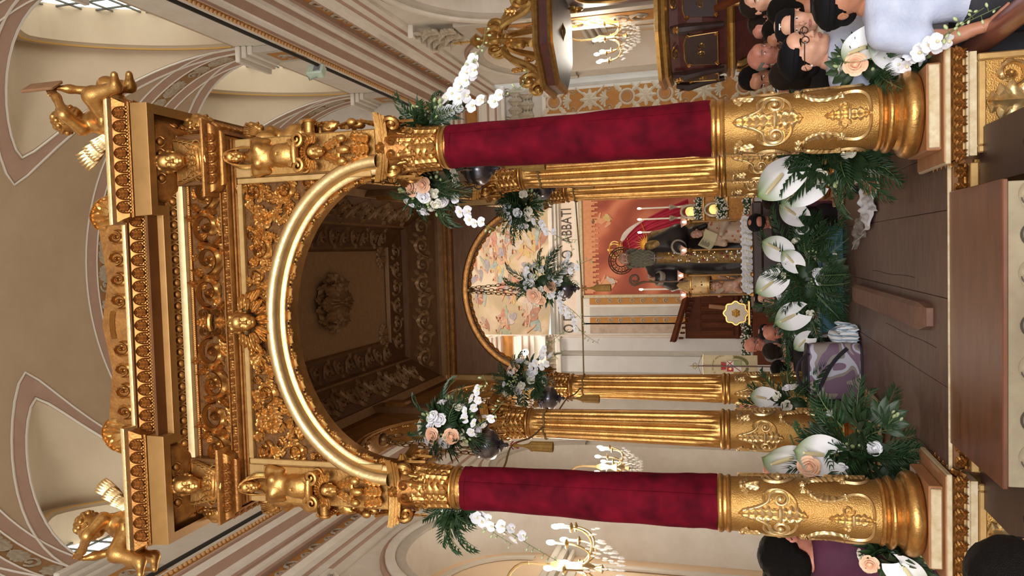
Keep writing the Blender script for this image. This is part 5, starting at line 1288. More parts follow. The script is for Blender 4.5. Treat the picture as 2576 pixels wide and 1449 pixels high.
def lamp(c, ztop, label, far=False, yaw=0.0):
    L = empty('hanging_lamp', c, (0, 0, yaw), label=label, cat='lamp', group='silver lamps hung in the canopy arches'); mk('lamp_bowl', LAMPB, None, L)
    for i in range(3): mk('lamp_handle', HND, None, L, rot=(0, 0, i*2*PI/3+.4))
    mk('tassel', TSM, None, L, (0, 0, -.20)); one('cord', tube([(0, 0, -.16), (0, 0, -.21)], .004, 5), TASS, L)
    g = G(); g.add(tube([(-.03, 0, -.205), (-.01, 0, -.185), (0, 0, -.19), (.01, 0, -.185), (.03, 0, -.205)], .005, 5)); g.add(tube([(0, 0, -.19), (-.015, 0, -.225), (-.02, 0, -.245)], .005, 5)); g.add(tube([(0, 0, -.19), (.015, 0, -.22), (.025, 0, -.24)], .005, 5)); mk('ribbon_bow', g, [RIB], L)
    H = ztop-c[2]
    one('ceiling_boss', lathe([(.0, H-.09), (.02, H-.08), (.03, H-.06), (.05, H-.04), (.055, H-.01), (.05, H), (0, H)], 16), CHAIN, L)
    for k in range(3):
        a = k*2*PI/3+.5; p0 = Vector((.03*math.cos(a), .03*math.sin(a), H-.05)); p1 = Vector((.115*math.cos(a), .115*math.sin(a), .05)); n = max(4, int((p1-p0).length/.056)); d = (p1-p0)
        q = d.to_track_quat('Z', 'Y')
        ch = empty('chain', (0, 0, 0)); ch.parent = L
        for i in range(n):
            o = mk('chain_link', LINK, None, ch, p0+d*(i+.5)/n, (q@Euler((0, 0, PI/2*(i % 2))).to_quaternion()).to_euler())
    return L
ROPE = mat('twisted_rope', '8e7242', .8, 0, var='6d5430', vs=60)
def rope(pts, label, loops=()):
    o = empty('rope', pts[0], label=label, cat='rope', group='ropes tied round the columns'); C = crom(pts, 10); C = C-np.array(pts[0]); s = np.linspace(0, 1, len(C)); 
    one('strand', tube(C, .0075, 6), ROPE, o)
    for (x, y, z) in loops: one('rope_loop', tube([((rs(z)+.007)*math.cos(a)+x-pts[0][0], (rs(z)+.007)*math.sin(a)+y-pts[0][1], z-pts[0][2]+.006*math.sin(6*a)) for a in np.linspace(0, 2*PI, 41)[:-1]], .0085, 6, closed=True), ROPE, o)
    return o
LL = [((-1.02, .92, 3.76), 4.62, 'tarnished silver lamp with gold tassel hung beside the left velvet column'), ((1.02, .92, 3.76), 4.62, 'silver lamp half hidden in flowers behind the right velvet column'), ((-1.02, 2.76, 3.72), 4.62, 'silver lamp hung between the two left fluted columns'), ((1.02, 2.76, 3.72), 4.62, 'silver lamp hung between the two right fluted columns'), ((0, 3.68, 3.72), 4.84, 'silver lamp with olive tassel and chains hung in the far arch')]
for c, zt, lb in LL: lamp(c, zt, lb)
rope([(-1.06, 1.70, 3.52), (-1.05, 1.3, 3.52), (-1.02, .92, 3.565), (-1.05, .5, 3.50), (-1.06, .15, 3.46)], 'rope sagging from the left fluted column to the left velvet column', [(-1.06, 1.84, 3.52)])
rope([(1.06, 1.70, 3.50), (1.05, 1.3, 3.52), (1.02, .92, 3.565), (1.05, .5, 3.54), (1.06, .15, 3.52)], 'rope from the right fluted column to the right velvet column', [(1.06, 1.84, 3.5)])
rope([(-1.06, 3.54, 3.55), (-1.04, 3.1, 3.52), (-1.02, 2.76, 3.53), (-1.05, 2.3, 3.52), (-1.06, 1.98, 3.52)], 'rope between the two left fluted columns')
rope([(1.06, 3.54, 3.53), (1.04, 3.1, 3.52), (1.02, 2.76, 3.53), (1.05, 2.3, 3.52), (1.06, 1.98, 3.50)], 'rope between the two right fluted columns')
rope([(-.94, 3.66, 3.53), (-.5, 3.67, 3.53), (0, 3.68, 3.53), (.5, 3.67, 3.55), (.94, 3.66, 3.57)], 'rope stretched across the far arch below the hanging lamp', [(-1.06, 3.68, 3.53), (1.06, 3.68, 3.57)])
# ---- arrangements on the lamps
HI = [('palm_frond', 7, .3, .5, -.2, .5, .75), ('small_frond', 9, .3, .6, -.3, .7, 1), ('leaf_tuft', 12, .4, .7, -.3, .9, 1.3), ('aralia_leaf', 4, .5, .7, 0, .8, 1), ('white_rose', 9, .75, 1.0, .15, 1, 1.3), ('cream_lisianthus', 8, .7, 1, .05, .9, 1.3), ('bud_cluster', 7, .85, 1.1, .0, 1, 1.4)]
b, r = bouquet('leafy white and peach bouquet beside the left velvet column capital', (-.86, .72, 3.97), .19, (.5, -.9, .2), HI+[('rose', 2, .8, 1, .6, 1, 1.2)], 11, (1, 1, 1.25))
spray(b, W(b, (-.80, .65, 3.85), (-.62, .55, 3.72), (-.50, .5, 3.62), (-.42, .45, 3.62)), 6, 6, r); spray(b, W(b, (-.85, .6, 3.8), (-.72, .5, 3.6), (-.60, .45, 3.48)), 5, 4, r)
b, r = bouquet('leafy bouquet with a peach rose under the right velvet column capital', (.90, .62, 4.0), .19, (-.6, -.9, .1), HI+[('rose', 1, .9, 1, .7, 1.3, 1.4)], 12, (1, 1, 1.2))
put(b, 'rose', (-.02, -.2, -.02), (-.1, -1, .2), 1.1, None, r); spray(b, W(b, (.82, .55, 3.85), (.66, .5, 3.7), (.56, .5, 3.52), (.50, .5, 3.36)), 7, 7, r)
b, r = bouquet('white and green bouquet between the left fluted column capitals', (-.84, 2.60, 3.90), .20, (.4, -.9, .1), HI+[('rose', 2, .8, 1, .6, 1, 1.3)], 13, (1, 1, 1.1)); spray(b, W(b, (-.8, 2.5, 3.85), (-.55, 2.4, 3.7), (-.40, 2.35, 3.55), (-.30, 2.3, 3.40)), 6, 7, r); spray(b, W(b, (-.8, 2.5, 3.8), (-.6, 2.4, 3.62), (-.5, 2.4, 3.45)), 5, 3, r)
b, r = bouquet('white and green bouquet between the right fluted column capitals', (.84, 2.60, 3.86), .19, (-.4, -.9, .1), HI, 14); spray(b, W(b, (.78, 2.5, 3.8), (.62, 2.4, 3.62), (.52, 2.35, 3.45), (.50, 2.3, 3.3)), 6, 6, r)
b, r = bouquet('bouquet with peach rose on the lamp hung in the far arch', (.06, 3.52, 3.90), .22, (.1, -.95, .2), [('palm_frond', 9, .3, .5, -.4, .6, .95)]+HI[1:]+[('rose', 2, .85, 1, .7, 1.2, 1.4)], 15, (1.1, .9, 1.1))
put(b, 'rose', (-.10, -.19, .06), (-.2, -1, .2), 1.6, None, r)
for q in (((.05, 3.4, 3.8), (.28, 3.3, 3.62), (.42, 3.3, 3.55), (.60, 3.3, 3.62)), ((.1, 3.4, 3.75), (.25, 3.3, 3.50), (.32, 3.3, 3.34)), ((-.1, 3.4, 3.75), (-.3, 3.3, 3.58), (-.45, 3.3, 3.45), (-.55, 3.3, 3.30)), ((-.1, 3.4, 3.75), (-.22, 3.3, 3.55), (-.36, 3.3, 3.42)), ((.05, 3.35, 4.0), (.22, 3.3, 4.02), (.34, 3.3, 3.85))): spray(b, W(b, *q), 6, 6, r)
# orchids reaching outwards from the front capitals
b, r = bouquet('white orchid sprays leaning out from the right velvet column', (1.24, .12, 3.80), .12, (.8, -.5, .3), HI[1:3]+[('cream_lisianthus', 3, .8, 1, 0, .8, 1), ('bud_cluster', 4, .9, 1.2, .2, 1, 1.4)], 16)
spray(b, W(b, (1.26, .1, 3.78), (1.38, .08, 3.64), (1.50, .06, 3.54), (1.62, .05, 3.44), (1.78, .05, 3.40)), 15, 7, r, 1.2); spray(b, W(b, (1.28, .08, 3.74), (1.36, .05, 3.58), (1.50, .0, 3.50), (1.58, .0, 3.46)), 9, 3, r, 1.15); spray(b, W(b, (1.26, .1, 3.7), (1.34, .1, 3.4), (1.40, .1, 3.22), (1.50, .1, 3.15)), 5, 6, r)
b, r = bouquet('blue-white orchid sprays leaning out from the left velvet column', (-1.22, .15, 3.72), .10, (-.8, -.5, .1), HI[1:3]+[('cream_lisianthus', 2, .8, 1, 0, .8, 1)], 17)
spray(b, W(b, (-1.24, .12, 3.66), (-1.30, .1, 3.5), (-1.36, .1, 3.36), (-1.44, .1, 3.22), (-1.52, .1, 3.06)), 11, 7, r); spray(b, W(b, (-1.25, .12, 3.6), (-1.36, .1, 3.48), (-1.44, .1, 3.34)), 3, 6, r)
# ---- arrangements on the platform
PALMS = [('palm_frond', 16, .25, .5, -.25, .6, .95), ('small_frond', 14, .4, .7, -.3, .8, 1.2), ('leaf_tuft', 14, .5, .8, -.3, 1.1, 1.7), ('aralia_leaf', 8, .6, .9, -.1, 1, 1.5)]
GR = 'flower arrangements standing on the platform'
b, r = bouquet('big palm and anthurium arrangement at the foot of the left velvet column', (-.87, .62, 1.23), .27, (.25, -.8, .35), PALMS+[('white_rose', 3, .9, 1.1, .2, 1, 1.3), ('bud_cluster', 5, .9, 1.2, .1, 1.2, 1.6)], 21, (.9, .9, 1.05), GR)
for p, d, s in (((-.03, -.17, .42), (-.3, -1, .1), 1.4), ((.0, -.2, .25), (.2, -1, .1), 1.4)): put(b, 'anthurium', p, d, s, (.2, -.2, 1), r)
put(b, 'rose', (-.05, -.25, .33), (-.1, -1, .1), 1.25, None, r)
b, r = bouquet('smaller white lily and leaf bunch between the two left fluted columns', (-1.02, 2.66, 1.45), .19, (.2, -.8, .3), PALMS[1:3]+[('palm_frond', 5, .3, .5, 0, .7, 1), ('cream_lisianthus', 7, .8, 1.1, .1, 1, 1.5), ('white_rose', 4, .8, 1, .1, 1, 1.3)], 22, (1, 1, 1.2), GR); put(b, 'anthurium', (-.06, -.1, .2), (-.2, -1, .1), 1.2, (-.1, -.2, 1), r); put(b, 'anthurium', (.08, -.1, .26), (.3, -1, .1), 1.1, (.1, -.2, 1), r)
b, r = bouquet('long row of white anthuriums and palms at the far end of the platform', (.05, 3.40, 1.27), .32, (0, -.9, .45), [('palm_frond', 26, .2, .6, -.2, .8, 1.2), ('small_frond', 16, .4, .8, -.2, .9, 1.3), ('aralia_leaf', 10, .5, .9, 0, 1.1, 1.6), ('leaf_tuft', 12, .5, .8, -.2, 1, 1.5), ('white_rose', 6, .9, 1.1, .2, 1.1, 1.6), ('bud_cluster', 5, .9, 1.15, .2, 1, 1.4), ('cream_lisianthus', 6, .9, 1.1, .1, 1, 1.4)], 23, (1.75, .55, .9), GR)
for (ix, iy, s, u) in ((1945, 708, 1.45, -.5), (1960, 628, 1.35, .4), (1998, 792, 1.5, -.3), (2000, 540, 1.3, .5), (2025, 855, 1.0, -.6), (1995, 660, 1.1, .8)):
    q = at(ix, iy, Y=3.22); put(b, 'anthurium', tuple(Vector(q)-Vector(b.location)), (u*.4, -1, .25), s, (u, -.1, .8), r)
b, r = bouquet('palms, aralia leaves and white anthurium behind the right velvet column foot', (1.0, .95, 1.30), .23, (-.4, -.8, .3), PALMS+[('cream_lisianthus', 9, .85, 1.1, .2, 1, 1.4), ('bud_cluster', 4, .9, 1.2, .1, 1, 1.5)], 24, (.8, .9, 1.2), GR); put(b, 'anthurium', (-.14, -.1, .36), (-.6, -1, .1), 1.5, (-.6, 0, .9), r); put(b, 'anthurium', (-.2, .1, .2), (-.6, -1, .1), 1.4, (-.3, 0, .9), r)
b, r = bouquet('peach rose, anthurium and orchids outside the right velvet column foot', (1.33, .12, 1.20), .16, (.7, -.8, .3), [('palm_frond', 6, .3, .5, -.1, .5, .8), ('leaf_tuft', 12, .4, .8, -.2, 1, 1.4), ('bud_cluster', 9, .95, 1.25, .2, 1, 1.5), ('cream_lisianthus', 4, .8, 1, .2, .9, 1.2), ('aralia_leaf', 4, .6, .8, 0, .9, 1.1)], 25, (1, .8, 1.3), GR)
put(b, 'anthurium', (.04, -.14, -.04), (.3, -1, .2), 1.25, (.5, -.1, .8), r); put(b, 'anthurium', (.10, -.12, .08), (.6, -1, .1), 1.1, (-.6, -.1, .6), r); put(b, 'rose', (.0, -.15, .14), (.1, -1, .2), 1.15, None, r)
for ofs in (0, 14): spray(b, W(b, (1.33, .05, 1.15), *[tuple(at(x+ofs, y-ofs*.3, Y=q)) for x, y, q in ((2290, 150, -.12), (2345, 110, -.28), (2410, 65, -.42), (2475+ofs*2, 20, -.55))]), 10, 8, r, 1.0)
b, r = bouquet('pink rose and pale leaves outside the left velvet column foot', (-1.32, .12, 1.14), .14, (-.6, -.8, .2), [('leaf_tuft', 8, .4, .8, -.2, 1, 1.4), ('cream_lisianthus', 5, .8, 1.1, .1, 1, 1.3), ('bud_cluster', 4, .9, 1.2, .1, 1, 1.4), ('aralia_leaf', 3, .6, .8, 0, .9, 1.1)], 26, (1, .8, 1.3), GR); put(b, 'rose', (-.02, -.13, .15), (-.1, -1, .2), .95, None, r); put(b, 'anthurium', (-.03, -.14, -.02), (-.3, -1, .2), 1.1, (-.5, -.1, -.6), r)
# ---- teal crate, bag, cloths, plank on the floor
TEAL = mat('teal_plastic', '23687c', .45, 0, var='1c5668', vs=6)
tb = empty('teal_crate', (.05, 3.66, .93), label='teal plastic crate half hidden under the palms', cat='crate'); g = G(); g.add(box(-.52, .52, -.12, .12, .0, .22, .012)); mk('crate_body', g, [TEAL], tb)
for x in (-.36, -.12, .12, .36): one('crate_rib', box(x-.012, x+.012, -.135, -.118, .0, .22, .004), TEAL, tb)
one('crate_rim', box(-.54, .54, -.14, .14, .20, .225, .008), TEAL, tb)
bg = empty('camouflage_bag', (-.70, 2.66, .93), (0, 0, .06), label='purple camouflage insulated bag standing on the platform', cat='bag')
cm = bpy.data.materials.new('camouflage'); cm.use_nodes = True; nt = cm.node_tree; bb = nt.nodes['Principled BSDF']; bb.inputs['Roughness'].default_value = .6
tc = nt.nodes.new('ShaderNodeTexCoord'); n = nt.nodes.new('ShaderNodeTexNoise'); n.inputs['Scale'].default_value = 5; n.inputs['Detail'].default_value = 0; n.inputs['Distortion'].default_value = .6; nt.links.new(tc.outputs['Object'], n.inputs[0]); r_ = nt.nodes.new('ShaderNodeValToRGB'); r_.color_ramp.interpolation = 'CONSTANT'
r_.color_ramp.elements[0].color = lin('6b5168'); r_.color_ramp.elements[1].position = .42; r_.color_ramp.elements[1].color = lin('8a7f78')
for ps, cc in ((.50, 'b7b6c4'), (.58, '775a70'), (.66, '9a8f88')): x = r_.color_ramp.elements.new(ps); x.color = lin(cc)
nt.links.new(n.outputs['Fac'], r_.inputs[0]); nt.links.new(r_.outputs[0], bb.inputs[0])
def bagf(u, v):
    a = 2*PI*u; k = 4; x = .24*np.sign(math.cos(a))*abs(math.cos(a))**.35; y = .15*np.sign(math.sin(a))*abs(math.sin(a))**.35; z = .42*v; f = 1+.05*math.sin(PI*v)-.05*v; return (x*f, y*f, z+.008)
one('bag_body', grid(48, 8, bagf, cu=True), cm, bg); one('bag_lid', grid(48, 6, lambda u, v: (bagf(u, 1)[0]*(1-v*.999), bagf(u, 1)[1]*(1-v*.999), .425+.05*math.sin(v*PI/2)), cu=True), mat('bag_black', '23202a', .6), bg)
for v in (.0, 1.0): one('bag_piping', tube([bagf(i/48, v) for i in range(48)], .009, 6, closed=True), MATS['bag_black'], bg)
one('side_panel', box(-.262, -.245, -.12, .12, .02, .40, .006), MATS['bag_black'], bg)
one('strap', tube(bez([(-.2, -.15, .40), (-.14, -.19, .30), (.02, -.19, .34), (.20, -.165, .12)], 20), .018, 6), MATS['bag_black'], bg); one('strap', tube(bez([(-.16, -.15, .42), (-.1, -.22, .56), (.1, -.2, .56), (.15, -.14, .42)], 20), .014, 6), MATS['bag_black'], bg)
def crumple(sx, sy, h, seed, n=26):
    r = np.random.RandomState(seed)
    def fn(u, v):
        p = np.array([[u*3, v*3, 0.]]); return (sx*(u-.5)*(1+.15*math.sin(v*9+seed)), sy*(v-.5)*(1+.15*math.sin(u*8+seed)), .01+h*abs(float(vnoise(p, 1.6, seed)[0]))*(1-.5*max(abs(2*u-1), abs(2*v-1))**3))
    return grid(n, n, fn)
WCL = mat('white_cloth', 'dcdde4', .7, 0, var='cfd2dc', vs=8)
cw = empty('folded_paper', (.70, 2.05, .93), (0, 0, .3), label='crumpled white cloth lying on the platform by the right column foot', cat='cloth'); one('sheet', crumple(.34, .62, .10, 3), WCL, cw)
pb = empty('plastic_sleeve', (.50, 2.55, .93), (0, 0, .2), label='clear plastic sleeve lying beside the crumpled white cloth', cat='packaging'); one('film', crumple(.22, .62, .05, 8, 20), mat('clear_film', 'cfcbc6', .2, 0, alpha=.35), pb); one('fold', tube([(-.1, -.3, .03), (-.09, 0, .045), (-.1, .3, .03)], .004, 5), mat('film_edge', 'b9b4ae', .3), pb)
bp = empty('dark_pouch', (.90, 2.40, .93), label='small black glossy pouch among the palms by the right column foot', cat='pouch'); one('pouch', crumple(.2, .22, .12, 12, 18), mat('black_gloss', '15171f', .3), bp)
sm = bpy.data.materials.new('striped_cloth'); sm.use_nodes = True; nt = sm.node_tree; bb = nt.nodes['Principled BSDF']; bb.inputs['Roughness'].default_value = .8
tc = nt.nodes.new('ShaderNodeTexCoord'); w = nt.nodes.new('ShaderNodeTexWave'); w.inputs['Scale'].default_value = 9; w.inputs['Distortion'].default_value = 2; nt.links.new(tc.outputs['Object'], w.inputs[0]); r_ = nt.nodes.new('ShaderNodeValToRGB'); r_.color_ramp.elements[0].color = lin('7f9cb4'); r_.color_ramp.elements[1].color = lin('e6e9ee'); r_.color_ramp.elements[1].position = .4; nt.links.new(w.outputs[0], r_.inputs[0]); nt.links.new(r_.outputs[0], bb.inputs[0])
st = empty('striped_towel', (-.40, 2.85, .93), label='crumpled white and blue striped towel beside the camouflage bag', cat='towel'); one('towel', crumple(.16, .5, .26, 5, 26), sm, st); one('towel_fold', tube(bez([(-.06, -.2, .14), (.02, -.05, .24), (-.02, .1, .2), (.05, .22, .06)], 18), np.linspace(.05, .03, 18), 10), sm, st)
bk = empty('wooden_block', (-.02, 1.35, .93), label='worn wooden chock lying lengthwise on the platform floor', cat='block')
g = G(); P = [(-.085, 0), (.075, 0), (.075, .05), (.05, .07), (-.06, .07), (-.085, .05)]; V = [(x, -1.05, z) for x, z in P]+[(x*.95, 1.2, z) for x, z in P]; g.add((V, [tuple(range(6)), tuple(range(11, 5, -1))]+[(i, 6+i, 6+(i+1) % 6, (i+1) % 6) for i in range(6)])); mk('plank', g, [mat('worn_wood', '7a5644', .65, var='5f4032', vs=8, stretch=(1, 4, 1), bump=.2, bs=20)], bk, smooth=False)
g = G(); g.add(([(-.085, -1.05, 0), (.075, -1.05, 0), (.075, -1.05, .05), (.05, -1.05, .07), (-.06, -1.05, .07), (-.085, -1.05, .05), (-.05, -1.18, 0), (.05, -1.18, 0), (.05, -1.18, .035), (-.05, -1.18, .035)], [(0, 1, 7, 6), (1, 2, 8, 7), (2, 3, 8), (3, 4, 9, 8), (4, 5, 9), (5, 0, 6, 9), (6, 7, 8, 9)])); mk('chamfered_end', g, [MATS['worn_wood']], bk, smooth=False)
# ================================================================ people
SKINS = {k: mat('skin_'+k, c, .5, 0, var=d, vs=20, sub=.08) for k, c, d in (('fair', 'd9a78c', 'cf977c'), ('tan', 'bd8467', 'b2785b'), ('red', 'c88672', 'bb7762'), ('pale', 'e0b49c', 'd6a58c'))}
LIPC = mat('lip', 'b06a60', .45); EYEW = mat('eye_white', 'e8e2dc', .25); IRIS = mat('iris', '2c1d14', .2)
HAIRC = {'black': mat('hair_black', '0e0b09', .6, var='080605', vs=60, bump=.5, bs=120, spec=.15), 'brown': mat('hair_brown', '2a1c14', .6, var='1c120c', vs=60, bump=.5, bs=120, spec=.2), 'grey': mat('hair_grey', '8a847c', .6, var='6b655e', vs=60, bump=.5, bs=120)}
CAPM = mat('cap_black', '0e0d11', .8, bump=.2, bs=90, spec=.2)
def arm_prims(side, elbow, wrist): 
    s = (side*.195, .0, 1.385); return [('c', s, elbow, .056, .044), ('c', elbow, wrist, .043, .028)]
def hand_vf(wrist, d, n, side, grip=0.0):
    """palm, four unequal bent fingers and a thumb; d = pointing direction, n = palm normal"""
    d = Vector(d).normalized(); n = Vector(n); n = (n-d*n.dot(d)).normalized(); x = d.cross(n)*side; w = Vector(wrist)
    P = lambda a, b, c: tuple(w+d*a+x*b+n*c); p = [('c', P(-.02, 0, 0), P(.03, 0, 0), .026, .030), ('c', P(.035, -.022, 0), P(.085, -.030, 0), .018, .015), ('c', P(.035, .022, 0), P(.085, .028, 0), .018, .014), ('c', P(.03, 0, 0), P(.088, 0, 0), .020, .016)]
    for i, (b, L) in enumerate(((-.030, .070), (-.010, .080), (.010, .074), (.028, .058))):
        c1 = grip*.35; c2 = grip*.9; m = (.09+L*.5*math.cos(.2+c1), b*1.1, L*.5*math.sin(.2+c1)); e = (m[0]+L*.5*math.cos(.35+c1+c2), b*1.15, m[2]+L*.5*math.sin(.35+c1+c2))
        p += [('c', P(.085, b, 0), P(*m), .0095, .0088, {'k': .006}), ('c', P(*m), P(*e), .0088, .0075, {'k': .006})]
    p += [('c', P(.02, -.03, .004), P(.055, -.058, .014), .014, .0105, {'k': .012}), ('c', P(.055, -.058, .014), P(.088, -.062, .026+.02*grip), .0105, .0085, {'k': .006})]
    return sdf_mesh(p, .0065, .014)
TORSO = [('e', (0, .0, 1.27), (.165, .108, .20)), ('e', (0, -.012, 1.05), (.148, .112, .18)), ('e', (0, .01, .91), (.165, .122, .12)), ('c', (-.165, .005, 1.395), (.165, .005, 1.395), .062, .062), ('c', (0, .025, 1.38), (0, .03, 1.48), .10, .062)]
LEGS = [q for s in (-1, 1) for q in (('c', (s*.09, 0, .88), (s*.10, -.005, .48), .088, .060), ('c', (s*.10, -.005, .48), (s*.105, .02, .09), .056, .040), ('c', (s*.105, .02, .06), (s*.115, -.13, .04), .042, .030))]
BODY = {}
def body_parts(pose):
    if pose in BODY: return BODY[pose]
    A = {'down': [(-1, (-.25, .03, 1.12), (-.24, -.05, .88)), (1, (.25, .03, 1.12), (.24, -.05, .88))], 'phone': [(-1, (-.24, -.02, 1.14), (-.12, -.26, 1.22)), (1, (.24, -.02, 1.14), (.08, -.27, 1.22))],
         'chin': [(-1, (-.25, .03, 1.12), (-.16, -.18, 1.0)), (1, (.22, -.10, 1.16), (.10, -.24, 1.36))], 'clap': [(-1, (-.24, -.06, 1.15), (-.06, -.27, 1.30)), (1, (.24, -.06, 1.15), (.05, -.28, 1.30))]}[pose]
    ap = []
    for sd, e, w in A: ap += arm_prims(sd, e, w)
    g = G(); g.add(sdf_mesh(TORSO+LEGS+ap, .022, .05))
    hd = {'down': ((0, -.25, -1), (0, 0, 0)), 'phone': ((.4, -.8, .35), 0), 'chin': ((-.2, -.2, 1), 0), 'clap': ((.3, -.4, .8), 0)}[pose][0]
    for sd, e, w in A:
        d = Vector((hd[0]*(-sd), hd[1], hd[2])) if pose != 'down' else Vector(hd); nn = Vector((-sd, 0, 0)) if pose in ('down', 'clap') else Vector((-sd*.6, .5, .6)); g.add(hand_vf(w, d, nn, sd, 1.0 if pose == 'phone' else .5))
    infl = lambda L, d: [(q[0], q[1], q[2], q[3]+d, q[4]+d) if q[0] == 'c' else (q[0], q[1], tuple(r+d for r in q[2])) for q in L]
    up = []
    for sd, e, w in A: s0 = (sd*.195, 0, 1.385); up.append(('c', s0, tuple(np.array(s0)*.25+np.array(e)*.75), .074, .070))
    sh = sdf_mesh(infl(TORSO, .016)+up, .021, .05, disp=lambda P: .006*vnoise(P, 14, 2)*np.clip((1.45-P[:, 2])*6, 0, 1), clip=lambda P: np.maximum(.84-P[:, 2], P[:, 2]-1.475))
    tr = sdf_mesh(infl(LEGS+TORSO[1:3], .014), .026, .05, clip=lambda P: np.maximum(.10-P[:, 2], P[:, 2]-.98))
    BODY[pose] = (g.vf(), sh, tr); return BODY[pose]
def short_hair(h=.04, seed=4, recede=.0):
    p = [('e', (0, .09, .15), (.378, .415, .40)), ('e', (0, .26, -.12), (.29, .20, .24)), ('e', (0, -.52, -.10-.0), (.46, .42, .42+recede), None, {'sub': True, 'k': .05}), ('e', (.42, -.06, -.14), (.14, .17, .16), None, {'sub': True, 'k': .03}), ('e', (-.42, -.06, -.14), (.14, .17, .16), None, {'sub': True, 'k': .03})]
    return sdf_mesh(p, h, .06, disp=lambda P: .018*vnoise(P, 26, seed)+.010*vnoise(P, 60, seed+1))
HS = {'short': short_hair(), 'thick': short_hair(.035, 9, -.04)}
def fringe(): return sdf_mesh([('e', (0, .10, .10), (.372, .41, .36)), ('e', (0, -.05, .42), (.42, .55, .40), None, {'sub': True, 'k': .04}), ('e', (0, -.52, -.1), (.46, .46, .6), None, {'sub': True, 'k': .05}), ('e', (.42, -.06, -.14), (.14, .17, .16), None, {'sub': True, 'k': .03}), ('e', (-.42, -.06, -.14), (.14, .17, .16), None, {'sub': True, 'k': .03})], .045, .05)
HS['fringe'] = fringe()
HS['long'] = sdf_mesh([('e', (0, .10, .14), (.40, .43, .40)), ('e', (0, .24, -.25), (.36, .26, .45)), ('e', (0, -.56, -.12), (.42, .46, .55), None, {'sub': True, 'k': .05})], .045, .08, disp=lambda P: .014*vnoise(P, 22, 5))
def cap_vf(brim=True):
    g = G(); g.add(sdf_mesh([('e', (0, .06, .20), (.395, .445, .36)), ('e', (0, -.02, .60), (.6, .7, .12), None, {'sub': True, 'k': .14})], .036, .03, clip=lambda P: .16+.12*P[:, 1]-P[:, 2]))
    g.add(lathe([(.395, .0), (.412, .02), (.412, .09), (.39, .11)], 36), 0, T(0, .06, .15)@Rx(.12)@S(1, 1.11, 1))
    if brim:
        def fn(u, v):
            a = PI*(u-.5)*.95; r = 1+v*.62*math.cos(a)**.7 if math.cos(a) > 0 else 1; return (.39*math.sin(a), .06-.43*math.cos(a)*r, .155-.06*v*math.cos(a)-.10*math.sin(a)**2*v)
        V, F = grid(19, 5, fn); g.add((V, F)); g.add(([(x, y, z-.022) for x, y, z in V], [f[::-1] for f in F]))
    return g.vf()
CAPB, CAPN = cap_vf(True), cap_vf(False)
CLOTHS = {k: mat('cloth_'+k, c, .8, 0, var=d, vs=10, bump=.15, bs=60) for k, c, d in (('white', 'c3c9dc', 'aeb8d2'), ('offwhite', 'ddd6c8', 'cfc6b6'), ('black', '141316', '0f0e10'), ('navy', '25304a', '1d2639'), ('maroon', '4f1c38', '43162e'), ('pink', '9d5f78', '8a5168'), ('grey', '6f6d70', '5f5d60'), ('green', '3a4a3a', '2f3d2f'), ('trouser', '2b2c33', '232329'))}  # the white has the bluish tint of the daylight put into it
zb = bpy.data.materials.new('zebra_shirt'); zb.use_nodes = True; nt = zb.node_tree; tc = nt.nodes.new('ShaderNodeTexCoord'); w = nt.nodes.new('ShaderNodeTexWave'); w.inputs['Scale'].default_value = 11; w.inputs['Distortion'].default_value = 6; w.inputs['Detail Scale'].default_value = .6; w.bands_direction = 'Z'; nt.links.new(tc.outputs['Object'], w.inputs[0]); r_ = nt.nodes.new('ShaderNodeValToRGB'); r_.color_ramp.interpolation = 'CONSTANT'; r_.color_ramp.elements[0].color = lin('1c1c1f'); r_.color_ramp.elements[1].color = lin('d9d8d6'); r_.color_ramp.elements[1].position = .5; nt.links.new(w.outputs[0], r_.inputs[0]); nt.links.new(r_.outputs[0], nt.nodes['Principled BSDF'].inputs[0]); CLOTHS['zebra'] = zb
BROWC = {'black': HAIRC['black'], 'brown': HAIRC['brown'], 'grey': HAIRC['grey']}
